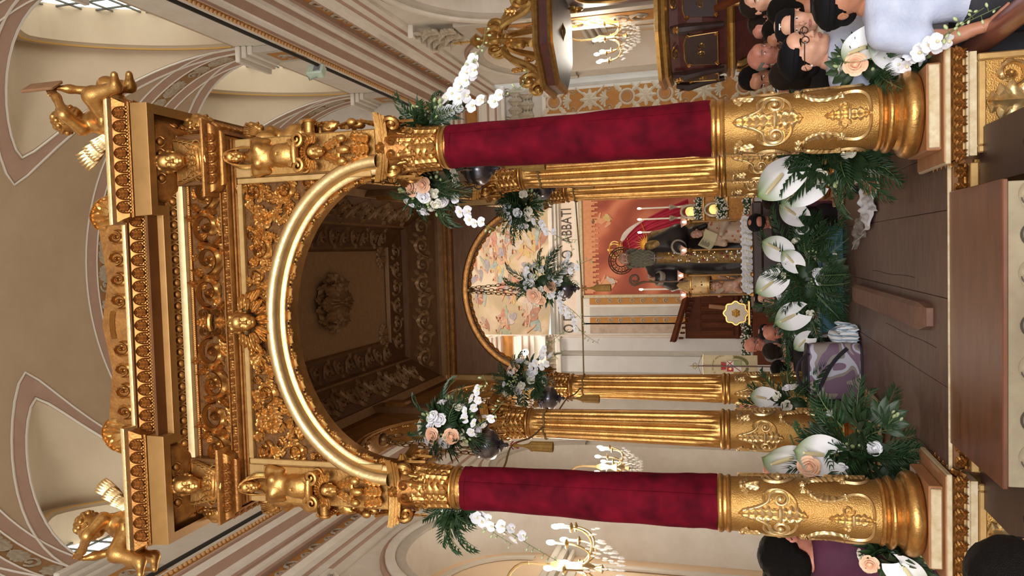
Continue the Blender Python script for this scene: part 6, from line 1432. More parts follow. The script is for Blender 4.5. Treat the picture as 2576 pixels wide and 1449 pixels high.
def person(label, px, dist, yaw, skin='fair', shirt='white', hair='short', hc='black', cap=None, glasses=False, pose='down', hs=1.0, tilt=0.0, hyaw=0.0, near=False, beard=False, letter=None, at_=None, lean=0.0, roll=0.0, bs=None):
    """px: where the face sits in the photograph; dist: distance from the camera; the ground point follows"""
    if at_ is None:
        d = cF+cR*((1449-px[1])-724.5)/FPX-cU*(px[0]-1288)/FPX; P = CAM+d*dist
    else: P = np.array(at_, float)
    eye = P[2]; sc = eye/1.60; o = empty('person', (P[0], P[1], 0), (lean, 0, yaw), label=label, cat='person'); o.scale = (bs or max(sc, .96),)*2+(sc,)
    B, sh, tr = body_parts(pose); g = G(); g.add(B); hm = .030 if near else .045
    H = T(0, -.005, 1.60)@Rz(hyaw)@Rx(tilt)@Ry(roll)@S(.232*hs); g.add(head_vf(0, 1.0 if not beard else 1.06, 1.0, hm, True), 0, H)
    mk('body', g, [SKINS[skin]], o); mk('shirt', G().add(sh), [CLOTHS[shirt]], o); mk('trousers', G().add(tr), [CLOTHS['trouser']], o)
    hg = empty('head_details', (0, 0, 0)); hg.parent = o; hg.matrix_local = H
    if hair in HS and not (cap and hair == 'none'): mk('hair', G().add(HS[hair]), [HAIRC[hc]], hg)
    for s in (-1, 1):
        mk('eye', G().add(sphere((s*.135, -.335, -.006), (.058, .046, .030), 10, 8), 0).add(sphere((s*.135, -.372, -.006), (.022, .014, .022), 8, 6), 1), [EYEW, IRIS], hg)
        one('eyebrow', tube(bez([(s*.06, -.40, .075), (s*.14, -.405, .105), (s*.22, -.34, .075)], 10), [.012, .018, .02, .02, .02, .019, .018, .016, .012, .006], 6), HAIRC[hc if hc != 'grey' else 'grey'], hg)
    if near or True: mk('lips', G().add(tube(bez([(-.085, -.365, -.300), (-.03, -.398, -.276), (.03, -.398, -.276), (.085, -.365, -.300)], 10), .014, 6)).add(tube(bez([(-.08, -.365, -.306), (-.03, -.396, -.335), (.03, -.396, -.335), (.08, -.365, -.306)], 10), .017, 6)), [LIPC], hg)
    if beard: mk('beard', G().add(sdf_mesh([('c', (-.26, -.05, -.20), (-.12, -.24, -.42), .085, .10), ('c', (.26, -.05, -.20), (.12, -.24, -.42), .085, .10), ('c', (-.12, -.26, -.44), (.12, -.26, -.44), .10, .10), ('c', (-.10, -.36, -.235), (.10, -.36, -.235), .035, .035)], .04, .05, disp=lambda P: .012*vnoise(P, 40, 2))), [HAIRC[hc]], hg)
    if cap:
        c = mk('cap', G().add(CAPB if cap in ('brim', 'back') else CAPN), [CAPM], hg, rot=(0, 0, PI if cap == 'back' else 0))
        if letter: text3d(letter, .26, mat('letter_white', 'ece9e2', .6), hg, T(-.10, -.375, .22)@Rx(PI/2-.25), 'cap_letter', .01)
    if glasses:
        gg = G()
        for s in (-1, 1):
            gg.add(tube([(s*.145+.10*math.cos(a), -.425+.01*abs(math.sin(a)), -.01+.075*math.sin(a)) for a in np.linspace(0, 2*PI, 21)[:-1]], .010, 5, closed=True)); gg.add(tube([(s*.245, -.415, .01), (s*.32, -.25, .015), (s*.36, .0, .01), (s*.365, .1, -.04)], .010, 5))
        gg.add(tube([(-.045, -.43, .0), (0, -.45, .012), (.045, -.43, .0)], .010, 5)); mk('glasses', gg, [mat('spectacle_frame', '2a211d', .35)], hg)
    return o, hg
# right of the canopy
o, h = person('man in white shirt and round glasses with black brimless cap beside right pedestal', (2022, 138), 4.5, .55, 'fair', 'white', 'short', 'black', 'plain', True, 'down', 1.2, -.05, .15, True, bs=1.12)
one('earring', sphere((-.37, .0, -.13), .022, 8, 6), mat('earring_pearl', 'e0e0e0', .2), h)
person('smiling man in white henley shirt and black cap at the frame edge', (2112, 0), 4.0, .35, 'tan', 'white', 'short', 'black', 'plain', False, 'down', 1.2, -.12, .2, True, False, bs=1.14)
person('young person in black cap with a white letter T', (2000, 62), 4.75, -.25, 'fair', 'offwhite', 'none', 'black', 'brim', False, 'down', 1.1, .0, 0, False, False, 'T')
person('dark haired man in cream shirt seen in profile behind the T cap', (1962, 80), 6.2, -1.2, 'tan', 'offwhite', 'thick', 'black', None, True, 'down', 1.12)
person('man with brown hair and glasses under the pulpit in green jacket', (1925, 62), 6.8, -1.1, 'red', 'green', 'short', 'brown', None, True, 'down', 1.15)
person('person with dark hair under the pulpit at the frame edge', (1905, 8), 6.6, .3, 'fair', 'grey', 'short', 'brown', None, False, 'down', 1.1)
person('dark haired man turned away behind the smiling man', (1985, 22), 5.2, 2.4, 'tan', 'black', 'thick', 'black', None, False, 'down', 1.15)
person('ruddy balding man left of the pulpit foot', (1922, 142), 6.6, .4, 'red', 'grey', 'fringe', 'grey', None, False, 'down', 1.15)
person('bearded man in zebra striped shirt bending over his phone', (1905, 195), 6.9, -.6, 'tan', 'zebra', 'short', 'black', None, False, 'phone', 1.15, .5, 0, False, True)
person('bald man facing the altar close behind the right velvet column', (2008, 222), 5.5, 2.8, 'red', 'offwhite', 'fringe', 'grey', None, False, 'down', 1.2)
person('dark haired woman between the bald man and the capped man', (1985, 185), 5.3, 2.5, 'fair', 'black', 'long', 'brown', None, False, 'down', 1.1)
# left of the canopy
person('man in maroon shirt with thick black hair turned away beside left pedestal', (1985, 1392), 4.75, 2.75, 'red', 'maroon', 'thick', 'black', None, True, 'down', 1.42, 0, 0, True, bs=1.15)
person('man with glasses tilted sideways between the left columns', (1962, 1180), 7.0, .7, 'red', 'black', 'fringe', 'brown', None, True, 'down', 1.3, .3, 0, False, True, roll=-.4)
person('person in black at the lower left frame edge behind the maroon shirt', (1975, 1446), 5.0, 2.6, 'fair', 'black', 'short', 'black', None, False, 'down', 1.05)
person('grey haired man glimpsed between the left fluted columns', (1885, 1032), 9.6, 1.0, 'red', 'grey', 'short', 'grey', None, False, 'down', 1.2)
person('blurred dark head of a person close to the viewer at the corner', (2592, 1462), 1.55, 3.1, 'fair', 'black', 'thick', 'black', None, False, 'down', 1.1)
# behind the canopy
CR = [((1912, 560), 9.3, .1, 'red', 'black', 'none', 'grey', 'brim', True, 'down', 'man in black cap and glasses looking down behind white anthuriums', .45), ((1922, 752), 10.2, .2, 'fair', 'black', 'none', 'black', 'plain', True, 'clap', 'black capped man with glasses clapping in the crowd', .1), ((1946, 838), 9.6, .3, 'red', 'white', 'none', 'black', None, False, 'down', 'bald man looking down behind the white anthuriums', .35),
      ((1932, 835), 10.4, .5, 'red', 'black', 'none', 'black', 'plain', False, 'down', 'man in black T lettered cap behind the bald man', .2), ((1897, 868), 11.0, .8, 'red', 'grey', 'none', 'grey', None, True, 'chin', 'bald man with glasses holding his chin by the white pilaster', .2), ((1948, 882), 8.9, 2.9, 'fair', 'black', 'thick', 'brown', None, False, 'down', 'brown haired person facing away beside the anthuriums', 0), ((1968, 925), 8.7, 2.8, 'fair', 'black', 'thick', 'black', None, False, 'phone', 'black haired person facing away next to the left far column', 0),
      ((1885, 555), 11.8, .0, 'red', 'black', 'none', 'grey', None, False, 'down', 'bald man behind the black cap near the right far column', .2), ((1945, 505), 9.4, 2.6, 'fair', 'pink', 'short', 'brown', None, False, 'down', 'person in pink top beside the right far column', 0), ((1935, 600), 10.6, 2.9, 'fair', 'black', 'thick', 'black', None, False, 'down', 'person in black seen from behind left of the black cap', 0), ((1925, 985), 10.2, 2.7, 'tan', 'navy', 'short', 'brown', None, False, 'phone', 'person with raised hands below the banner', 0)]
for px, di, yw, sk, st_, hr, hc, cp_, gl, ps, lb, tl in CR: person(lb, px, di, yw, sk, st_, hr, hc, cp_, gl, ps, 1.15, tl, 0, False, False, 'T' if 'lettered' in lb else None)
# ================================================================ saint statue and its stand
BROC = mat('gold_brocade', (.36, .22, .07), .45, .55, var=(.14, .08, .03), vs=26, bump=.5, bs=60); ROBE = mat('black_robe', '241f21', .45, 0, var='171416', vs=8); GREYW = mat('grey_lining', '9c9186', .7, 0, var='857a70', vs=8); BEARDM = mat('beard_grey', '7d7a68', .7, 0, var='5f5c4e', vs=30, bump=.8, bs=70); SSKIN = mat('statue_skin', 'b98f78', .4, 0, var='a87e68', vs=15)
st = empty('saint_statue', (.27, 7.0, 1.75), label='bearded saint statue in black and gold vestments with halo', cat='statue')
mk('robe', G().add(sdf_mesh([('c', (0, .02, .05), (0, .02, .75), .33, .24), ('c', (0, .02, .75), (0, .02, 1.30), .24, .20), ('c', (-.2, .02, 1.30), (.2, .02, 1.30), .11, .11), ('c', (-.22, 0, 1.28), (-.33, -.10, 1.05), .10, .13), ('c', (-.33, -.10, 1.05), (-.30, -.22, 1.22), .13, .09), ('c', (.22, 0, 1.28), (.33, -.10, .95), .11, .14), ('c', (.33, -.10, .95), (.16, -.26, .92), .14, .10)], .026, .07, disp=lambda P: .012*np.sin(P[:, 0]*38+4*np.sin(P[:, 2]*3))*np.clip(1.1-P[:, 2], 0, 1))), [ROBE], st)
mk('cope', G().add(sdf_mesh([('c', (.30, .05, 1.28), (.40, .08, .75), .10, .13), ('c', (.40, .08, .75), (.36, .05, .1), .13, .15), ('c', (-.26, .08, 1.28), (-.34, .12, .6), .09, .11), ('c', (-.28, .08, 1.32), (.28, .08, 1.32), .10, .10), ('c', (.16, -.06, 1.36), (.30, -.05, 1.05), .09, .08)], .028, .06)), [BROC], st)
g = G(); g.add(grid(9, 22, lambda u, v: (.20*(u-.5)*(1.0-.2*v)*1.0, -.235-.10*(1-v)*1.0+.05*(2*u-1)**2+.02*v, .04+1.22*v))); g.add(grid(9, 22, lambda u, v: (.20*(u-.5)*(1.0-.2*v), -.20-.10*(1-v)+.05*(2*u-1)**2+.02*v, .04+1.22*v))); sc_ = mk('scapular', g, [BROC], st)
rq = random.Random(9); MED = [mat('medal_gold', (.8, .55, .2), .3, .9), mat('medal_silver', (.7, .7, .75), .3, .9), mat('medal_red', '7c1a22', .4)]
for i in range(60):
    v = rq.uniform(.05, .9); u = rq.uniform(.1, .9); p = (.20*(u-.5)*(1-.2*v), -.245-.10*(1-v)+.05*(2*u-1)**2+.02*v, .04+1.22*v); one('votive_medal', lathe([(.0, 0), (rq.uniform(.008, .020), .002), (.006, .008), (0, .008)], 8), MED[rq.choice((0, 0, 1, 1, 2))], sc_, loc=p, rot=(PI/2, 0, 0))
hd = mk('head', G().add(head_vf(0, 1.05, .9, .03), 0, T(.0, -.03, 1.72)@S(.245)), [SSKIN], st)
mk('beard', G().add(sdf_mesh([('e', (0, -.115, 1.60), (.105, .06, .08)), ('e', (0, -.15, 1.50), (.135, .085, .15)), ('e', (0, -.17, 1.37), (.115, .07, .12)), ('e', (-.11, -.02, 1.62), (.04, .07, .10)), ('e', (.11, -.02, 1.62), (.04, .07, .10)), ('e', (0, -.14, 1.665), (.05, .03, .018))], .011, .03, disp=lambda P: .008*np.sin(P[:, 0]*150+3*np.sin(P[:, 2]*40))+.006*vnoise(P, 60, 3))), [BEARDM], hd)
for s in (-1, 1): mk('eye', G().add(sphere((s*.033, -.113, 1.72), (.014, .010, .007), 8, 6)), [IRIS], hd)
HALO = mat('halo_bronze', (.12, .05, .03), .5, .6); ha = G()
for r_ in (.20, .17, .09): ha.add(tube([(r_*math.cos(a), 0, r_*math.sin(a)) for a in np.linspace(0, 2*PI, 41)[:-1]], .009, 6, closed=True))
for i in range(16):
    a = i*PI/8; ha.add(tube([(.09*math.cos(a), 0, .09*math.sin(a)), (.13*math.cos(a+.12), 0, .13*math.sin(a+.12)), (.20*math.cos(a), 0, .20*math.sin(a))], .006, 5)); ha.add(tube([(.14*math.cos(a+.2)+.022*math.cos(t), 0, .14*math.sin(a+.2)+.022*math.sin(t)) for t in np.linspace(0, 2*PI, 11)[:-1]], .004, 5, closed=True))
mk('halo', ha, [HALO], st, (-.03, .02, 1.80), (-.25, 0, 0))
mk('hand', G().add(hand_vf((-.30, -.26, 1.27), (.1, -.3, 1), (1, 0, 0), -1, 1.1)), [SSKIN], st); mk('hand', G().add(hand_vf((.14, -.33, .90), (-.5, -.5, -.1), (0, 0, -1), 1, .6)), [SSKIN], st)
for (x, z, rz, sc0) in ((-.30, 1.20, .2, 1), (.16, .93, -1.0, 1)): mk('sleeve_cuff', G().add(lathe([(.075, -.10), (.10, -.02), (.115, .04), (.10, .06), (.06, .05)], 20)), [GREYW], st, (x, -.20 if x < 0 else -.24, z), (.5 if x < 0 else 1.2, rz, 0), 1)
cz = mk('crozier', G().add(tube([(-.34, -.30, .15), (-.34, -.31, 1.0), (-.34, -.32, 1.42)], .014, 7)).add(tube([(x, -.32, z) for x, z in np.vstack([bez([(-.34, 1.42), (-.35, 1.50), (-.385, 1.56), spiral(-.30, 1.56, .085, PI, 1.2, .3, -1, 30)[0]], 10), spiral(-.30, 1.56, .085, PI, 1.2, .3, -1, 30)])], .018, 7)), [mat('crozier_dark', '3b2a22', .5, 0, var='7a5c40', vs=60)], st)
pc = mk('pectoral_cross', G().add(box(-.012, .012, -.29, -.275, 1.16, 1.34, .003)).add(box(-.055, .055, -.29, -.275, 1.265, 1.29, .003)), [mat('cross_red', '4a0f18', .4)], st); one('cross_inlay', box(-.005, .005, -.294, -.288, 1.17, 1.33, .001), GREYW, pc); one('cross_inlay', box(-.047, .047, -.294, -.288, 1.273, 1.283, .001), GREYW, pc)
one('statue_base', box(-.45, .45, -.38, .38, -.06, .03, .02), BRONZE, st)
fs = empty('statue_stand', (.25, 7.0, 0), label='dark wooden carrying stand under the saint statue', cat='stand'); one('stand_top', box(-.75, .75, -.62, .62, 1.56, 1.69, .02), BEAM, fs)
for sx in (-1, 1):
    for sy in (-1, 1): one('leg', box(sx*.6-.06, sx*.6+.06, sy*.5-.06, sy*.5+.06, 0, 1.56, .01), BEAM, fs)
one('skirt_board', box(-.7, .7, -.58, -.54, 1.0, 1.56, .01), BEAM, fs)
# lamps on thin posts round the statue
LITG = mat('lamp_glow', (1, .86, .66), .4, emit=14); TULIP = mat('pink_glass', 'e6b8a8', .3, 0, alpha=.75)
for i, (x, zz, nm) in enumerate(((.76, 2.59, 'beside the robed figure with the book'), (.37, 2.60, 'in front of the saint\'s left hand'), (.02, 2.65, 'in front of the golden mitre'), (-.25, 2.62, 'nearest the choir stalls'))):
    L = empty('post_lamp', (x, 6.42, 1.69), label='slender brass post lamp with frilled glass '+nm, cat='lamp', group='post lamps round the statue'); h_ = zz-1.69-.08
    one('post', tube([(0, 0, 0), (0, 0, h_*.5), (0, 0, h_)], .012, 8), mat('post_brass', (.45, .28, .12), .35, .9), L); one('holder', lathe([(.02, h_-.03), (.035, h_), (.02, h_+.02), (.03, h_+.04)], 12), GOLD, L); one('foot', lathe([(.035, 0), (.03, .03), (.012, .05)], 12), GOLD, L)
    one('tulip_shade', grid(24, 6, lambda u, v: ((.025+.045*v**1.5+.008*math.cos(10*2*PI*u)*v)*math.cos(2*PI*u), (.025+.045*v**1.5+.008*math.cos(10*2*PI*u)*v)*math.sin(2*PI*u), h_+.03+.09*v), cu=True), TULIP, L); one('bulb', sphere((0, 0, h_+.08), (.016, .016, .028), 10, 8), LITG, L)
# golden mitre and the cherub under it
mt = empty('golden_mitre', (-.13, 6.75, 2.27), label='jewelled golden mitre held on a cherub head before the saint', cat='mitre'); mg = G()
def mit(u, v): a = 2*PI*u; w = .15*(1-.0*v); z = .46*v*(1-.42*abs(math.cos(a))**1.0*v*.0)-(.20*abs(math.cos(a))**1.3 if v > .55 else 0)*(v-.55)/.45; k = 1-.15*max(0, v-.6); return (w*math.cos(a)*k*(1+.12*math.sin(PI*v)), .11*math.sin(a)*(1-.85*v**2.2), z)
mg.add(grid(40, 14, mit, cu=True)); mb = mk('mitre_body', mg, [mat('mitre_cloth', (.55, .38, .18), .45, .5, var=(.4, .25, .1), vs=20)], mt)
for z in (.02, .26): one('mitre_band', tube([mit(i/40, z/.46) for i in range(40)], .012, 6, closed=True), GOLD, mt)
for i in range(14):
    u = rq.uniform(.55, .95); v = rq.uniform(.1, .75); p = mit(u, v); one('jewel', sphere(p, .012, 8, 6), [MED[0], MED[2], MATS['mitre_cloth'], mat('jewel_dark', '2c1a16', .2)][i % 4], mt)
ch = empty('carved_cherub', (-.14, 6.75, 1.78), label='small carved bald cherub with gold cloth supporting the mitre', cat='statue'); mk('body', G().add(sdf_mesh([('e', (0, 0, .2), (.09, .075, .12)), ('c', (-.09, 0, .26), (-.14, -.1, .36), .032, .026), ('c', (.09, 0, .26), (.13, -.1, .36), .032, .026), ('c', (-.05, -.02, .12), (-.09, -.15, .06), .05, .035), ('c', (.05, -.02, .12), (.09, -.15, .06), .05, .035)], .014, .03)).add(head_vf(1, .96, .8, .04), 0, T(0, -.02, .40)@S(.17)), [SSKIN], ch); mk('curls', G().add(HAIR_CARVED, 0, T(0, -.02, .40)@S(.17)), [GOLD], ch); one('gold_cloth', tube(bez([(-.12, -.05, .05), (-.04, -.16, .0), (.06, -.16, .02), (.12, -.03, .08)], 16), [.03+.02*math.sin(i*1.3)**2 for i in range(16)], 8), GOLD, ch)
# robed figure with the open book
bf = empty('robed_figure', (.60, 6.72, 1.70), label='small robed figure in flowered vestment holding an open book', cat='statue')
fm = bpy.data.materials.new('flowered_cloth'); fm.use_nodes = True; nt = fm.node_tree; tc = nt.nodes.new('ShaderNodeTexCoord'); vo = nt.nodes.new('ShaderNodeTexVoronoi'); vo.inputs['Scale'].default_value = 14; nt.links.new(tc.outputs['Object'], vo.inputs[0]); r_ = nt.nodes.new('ShaderNodeValToRGB'); r_.color_ramp.interpolation = 'CONSTANT'; r_.color_ramp.elements[0].color = lin('a5583a'); r_.color_ramp.elements[1].color = lin('b59c86'); r_.color_ramp.elements[1].position = .28; nt.links.new(vo.outputs['Distance'], r_.inputs[0]); nt.links.new(r_.outputs[0], nt.nodes['Principled BSDF'].inputs[0])
mk('robe', G().add(sdf_mesh([('c', (0, 0, .05), (0, 0, .45), .17, .12), ('c', (-.10, 0, .52), (.10, 0, .52), .06, .06), ('c', (.12, 0, .5), (.14, -.1, .35), .05, .055), ('c', (.14, -.1, .35), (-.02, -.18, .40), .05, .04), ('c', (-.12, 0, .5), (-.15, -.1, .36), .05, .05)], .016, .05)), [fm], bf); mk('head', G().add(head_vf(0, 1, .9, .04), 0, T(0, -.02, .74)@Rz(-.5)@S(.18)), [SSKIN], bf)
mk('hood', G().add(sdf_mesh([('e', (.02, .03, .78), (.085, .10, .085)), ('c', (.06, .04, .76), (.11, .06, .62), .05, .04), ('e', (-.04, -.1, .72), (.07, .06, .09), None, {'sub': True, 'k': .02})], .012, .02)), [ROBE], bf)
bo = mk('open_book', G().add(box(-.13, 0, -.008, .008, -.10, .10, .003), 0, Rz(.35)).add(box(0, .13, -.008, .008, -.10, .10, .003), 0, Rz(-.35)), [mat('book_page', 'b9b08e', .8, var='a89f7c', vs=5)], bf, (-.10, -.24, .56), (-.4, .45, 0))
for i in range(9): one('text_line', box(-.105, -.03-.01*(i % 3), -.014, -.008, .07-.015*i, .074-.015*i), INK, bo, rot=(0, 0, .35))
for i in range(12): 
    x = -.45+.083*i; q = empty('orchid_bunch', (.27+x, 6.40+.03*(i % 2), 1.69), label='green-white orchid blossom at the statue foot, %s from the choir stalls' % ('first second third fourth fifth sixth seventh eighth ninth tenth eleventh twelfth'.split()[i]), cat='flower', group='orchid blossoms at the statue foot'); 
    for k in range(2): mk('orchid_bloom', FL['orchid_bloom'], None, q, (.02*k, -.02*k, .05+.05*k), (PI/2+.3, 0, rq.uniform(-.5, .5)), 2.0)
    one('stalk', tube([(0, 0, 0), (.005, -.005, .06), (.02, -.015, .1)], .003, 5), STEM, q)
# ================================================================ altar
dr = empty('red_canopy_drape', (.42, 18.6, 0), label='red gathered drape hanging from a gilt crown over the altar', cat='drapery'); REDC = mat('red_drape', 'b01c3e', .7, 0, var='8a1029', vs=4, stretch=(6, 1, 1)); 
def drp(u, v): 
    x0 = -.02+(u-.5)*.34; x1 = -.22+u*1.62; t = v**.8; w = math.sin(u*46)*.035*(.4+v); sag = .35*math.sin(PI*u)*v*(1-v)*2; return (x0*(1-t)+x1*t+.15*math.sin(u*PI)*v*(1-v), -.12-w-.12*v, 5.05-2.2*v*(1-.12*u)+.25*u*math.sin(PI*v))
one('drape_cloth', grid(90, 24, drp), REDC, dr)
one('white_lining', grid(12, 10, lambda u, v: (.25+.75*v+.02*math.sin(u*9), -.05, 5.0-.95*v+.28*u*math.sin(PI*v)+.12*(1-v)*u), ), mat('lining_white', 'd8cec4', .7, var='c4b9ad', vs=6), dr)
one('gold_fringe', tube([drp(u, .42) for u in np.linspace(.02, .98, 30)], .022, 6), GOLD, dr); one('gold_fringe', tube([drp(u, .12) for u in np.linspace(.02, .98, 20)], .018, 6), GOLD, dr)
cw_ = G(); cw_.add(tube([(.20*math.cos(a), .20*math.sin(a), 5.08) for a in np.linspace(0, 2*PI, 25)[:-1]], .03, 6, closed=True)); cw_.add(tube([(.20*math.cos(a), .20*math.sin(a), 5.17) for a in np.linspace(0, 2*PI, 25)[:-1]], .018, 6, closed=True))
for i in range(8): a = i*PI/4; cw_.add(tube(bez([(.2*math.cos(a), .2*math.sin(a), 5.16), (.32*math.cos(a), .32*math.sin(a), 5.32), (.2*math.cos(a), .2*math.sin(a), 5.46), (0, 0, 5.42)], 14), .02, 6))
cw_.add(sphere((0, 0, 5.46), .05, 10, 8)); mk('gilt_crown', cw_, [mat('bright_gilt', (.9, .62, .2), .3, .9)], dr, (0, -.1, 0))
sb_ = empty('sunburst', (.55, 18.3, 4.31), label='gilt sunburst of pointed rays on the red drape', cat='ornament'); mk('disc', G().add(rosette(.12, .06, 8)), [MATS['bright_gilt']], sb_, (0, 0, 0), (PI/2, 0, 0))
RAY = mm('ray', ([(-.02, 0, .1), (.02, 0, .1), (0, -.012, .42), (0, -.03, .12), (0, .0, .1)], [(0, 3, 2), (3, 1, 2), (0, 1, 3), (0, 2, 1)]), MATS['bright_gilt'])
for i in range(24): mk('ray', RAY, None, sb_, rot=(0, i*PI/12, 0), sc=(1.2, 1, 1.0 if i % 2 else .78))
al = empty('high_altar', (.9, 17.6, 0), label='tiered high altar with gilt shelves behind the statue', cat='altar')
for (z0, z1, y0, y1, x0, x1, m) in ((0, 1.25, -1.0, 0, -1.8, 1.4, STUCCO), (1.25, 1.32, -1.1, 0, -1.9, 1.5, PALE), (1.32, 2.0, -.5, .6, -1.5, 1.3, BRONZE), (2.0, 2.08, -.6, .6, -1.6, 1.4, GOLD), (2.08, 2.62, -.2, .8, -1.5, 1.3, BRONZE), (2.62, 2.72, -.3, .8, -1.6, 1.4, GOLD)): one('altar_tier', box(x0, x1, y0, y1, z0, z1, .01), m, al)
one('altar_cloth', box(.42, 1.05, -1.12, -.9, 1.1, 1.335, .004), WCL, al)
WAX = mat('candle_wax', 'f2ead8', .5); FLM = mat('flame', (1, .85, .55), .5, emit=30); CRY = mat('silvered_crystal', (.75, .68, .58), .25, .7, var=(.4, .3, .2), vs=30)
for i, (x, nm) in enumerate(((1.57, 'farthest from the choir stalls'), (1.26, 'second from the right'), (.89, 'beside the sunburst'), (-.74, 'nearest the choir stalls'))):
    c = empty('altar_candle', (x, 17.7, 2.72), label='tall white altar candle in crystal holder, '+nm, cat='candle', group='tall candles on the altar')
    one('holder', lathe([(.10, 0), (.09, .04), (.03, .08), (.05, .2), (.03, .3), (.06, .42), (.04, .55), (.03, .7), (.08, .82), (.085, .86), (.03, .9)], 14), CRY, c); one('wax_stick', tube([(0, 0, .88), (0, 0, 1.25), (0, 0, 1.66)], .024, 8), WAX, c); one('flame', sphere((0, 0, 1.72), (.03, .03, .06), 8, 8), FLM, c)
for i, (x, z, nm) in enumerate(((1.40, 3.0, 'on the upper altar tier at right'), (1.08, 3.0, 'on the upper altar tier behind the candles'), (1.42, 2.36, 'on the lower altar tier'))):
    q = empty('reliquary', (x, 17.3 if z > 2.7 else 16.95, z-.28), label='ornate oval reliquary '+nm, cat='reliquary', group='reliquaries on the altar'); one('oval_frame', tube([(.17*math.cos(a), 0, .28+.24*math.sin(a)) for a in np.linspace(0, 2*PI, 25)[:-1]], .045, 7, closed=True), CRY, q); one('relic_disc', lathe([(0, -.01), (.14, -.01), (.14, .01), (0, .02)], 18), MATS['bright_gilt'], q, loc=(0, 0, .28), rot=(PI/2, 0, 0)); one('foot', lathe([(.12, 0), (.10, .03), (.04, .06)], 14), MATS['bright_gilt'], q)
WFL = mat('tiny_white_flower', 'e9e8df', .6)
def garland(label, pts, rad, seed, n=140, group='white flower garlands'):
    r = random.Random(seed); P = crom(pts, 12); o = empty('flower_garland', tuple(P[0]), label=label, cat='flowers', group=group); g = G()
    g.add(tube(P-P[0], rad*.7, 8)); mk('foliage_core', g, [GREEN], o); lf = G(); fl = G()
    for i in range(n*2): q = P[r.randrange(len(P))]-P[0]; d = Vector((r.gauss(0, 1), r.gauss(0, 1), r.gauss(0, 1))).normalized(); lf.add(([tuple(Vector(q)+d*rad*.6+Vector((r.uniform(-1, 1), r.uniform(-1, 1), r.uniform(-1, 1)))*rad*.5) for _ in range(3)], [(0, 1, 2)]))
    mk('leaf_mass', lf, [GREEN], o, kind='stuff', smooth=False)
    for i in range(n): q = P[r.randrange(len(P))]-P[0]; d = Vector((r.gauss(0, 1), -abs(r.gauss(0, 1)), r.gauss(0, 1))).normalized(); fl.add(sphere(tuple(Vector(q)+d*rad*r.uniform(.8, 1.15)), rad*r.uniform(.10, .2), 5, 4))
    mk('blossoms', fl, [WFL], o, kind='stuff'); return o
garland('garland of small white flowers along the lower altar tier', [(.75, 16.4, 1.55), (1.3, 16.35, 1.5), (1.9, 16.4, 1.55)], .14, 1); garland('bunch of white flowers on the upper altar tier', [(1.0, 17.1, 2.75), (1.4, 17.05, 2.8), (1.8, 17.1, 2.75)], .12, 2); garland('white flowers and greenery beside the gilt altar shelf', [(1.05, 16.9, 2.15), (1.3, 16.85, 2.15), (1.7, 16.9, 2.2)], .15, 3)
garland('long garland of white flowers in front of the choir stalls', [(-.5, 14.0, 1.62), (-1.1, 14.0, 1.62), (-1.7, 14.0, 1.64), (-2.25, 14.0, 1.63)], .13, 4, 220)
rqy = empty('mirror_reliquary', (-1.11, 13.75, 1.55), label='white and gold scalloped reliquary above the flower garland', cat='reliquary'); g = G(); g.add(extr([(.25*(1+.08*math.cos(8*a))*math.cos(a), .25*(1+.08*math.cos(8*a))*math.sin(a)) for a in np.linspace(0, 2*PI, 65)[:-1]], -.03, .03)); mk('scalloped_body', g, [mat('ivory_lacquer', 'e6dccb', .3)], rqy, (0, 0, .32), (PI/2, 0, 0)); one('gold_border', tube([(.25*(1+.08*math.cos(8*a))*math.cos(a), -.03, .32+.25*(1+.08*math.cos(8*a))*math.sin(a)) for a in np.linspace(0, 2*PI, 65)[:-1]], .022, 6, closed=True), MATS['bright_gilt'], rqy); one('gold_centre', rosette(.1, .05, 6), MATS['bright_gilt'], rqy, loc=(0, -.035, .32), rot=(PI/2, 0, 0)); one('foot', box(-.28, .28, -.08, .08, 0, .06, .015), MATS['bright_gilt'], rqy)
# ---- choir stalls
STL = mat('stall_walnut', '6a3416', .6, 0, var='4e230d', vs=6, stretch=(1, 1, .3), spec=.2); cs = empty('choir_stalls', (-1.42, 16.3, 0), label='carved walnut choir stall with sloping canopy left of the altar', cat='stall')
one('back_board', box(-.58, .55, .10, .16, 0, 3.15, .01), STL, cs)
one('canopy_hood', ([(-.6, -.5, 3.52), (.56, -.1, 3.18), (.56, .16, 3.18), (-.6, .16, 3.52), (-.6, -.5, 3.36), (.56, -.1, 3.02), (.56, .16, 3.02), (-.6, .16, 3.36)], [(0, 1, 2, 3), (4, 7, 6, 5), (0, 4, 5, 1), (1, 5, 6, 2), (2, 6, 7, 3), (3, 7, 4, 0)]), STL, cs, smooth=False)
one('hood_moulding', tube([(-.6, -.53, 3.42), (0, -.32, 3.25), (.56, -.13, 3.08)], .035, 6), STL, cs)
for i in range(9): f = i/8; one('dentil', box(-.55+1.05*f, -.50+1.05*f, -.36+.32*f, -.24+.3*f, 3.18-.30*f, 3.30-.30*f, .01), STL, cs)
for i in range(5): one('panel', box(-.52+.215*i, -.35+.215*i, .06, .10, 1.9, 2.75, .015), STL, cs); one('lower_panel', box(-.52+.215*i, -.35+.215*i, .06, .10, .9, 1.75, .015), STL, cs)
one('rail', box(-.58, .55, .0, .12, 1.78, 1.86, .01), STL, cs); one('seat', box(-.58, .55, -.4, .1, .42, .48, .01), STL, cs); one('desk', box(-.85, 1.0, -2.75, -2.2, .0, 1.5, .01), STL, cs)
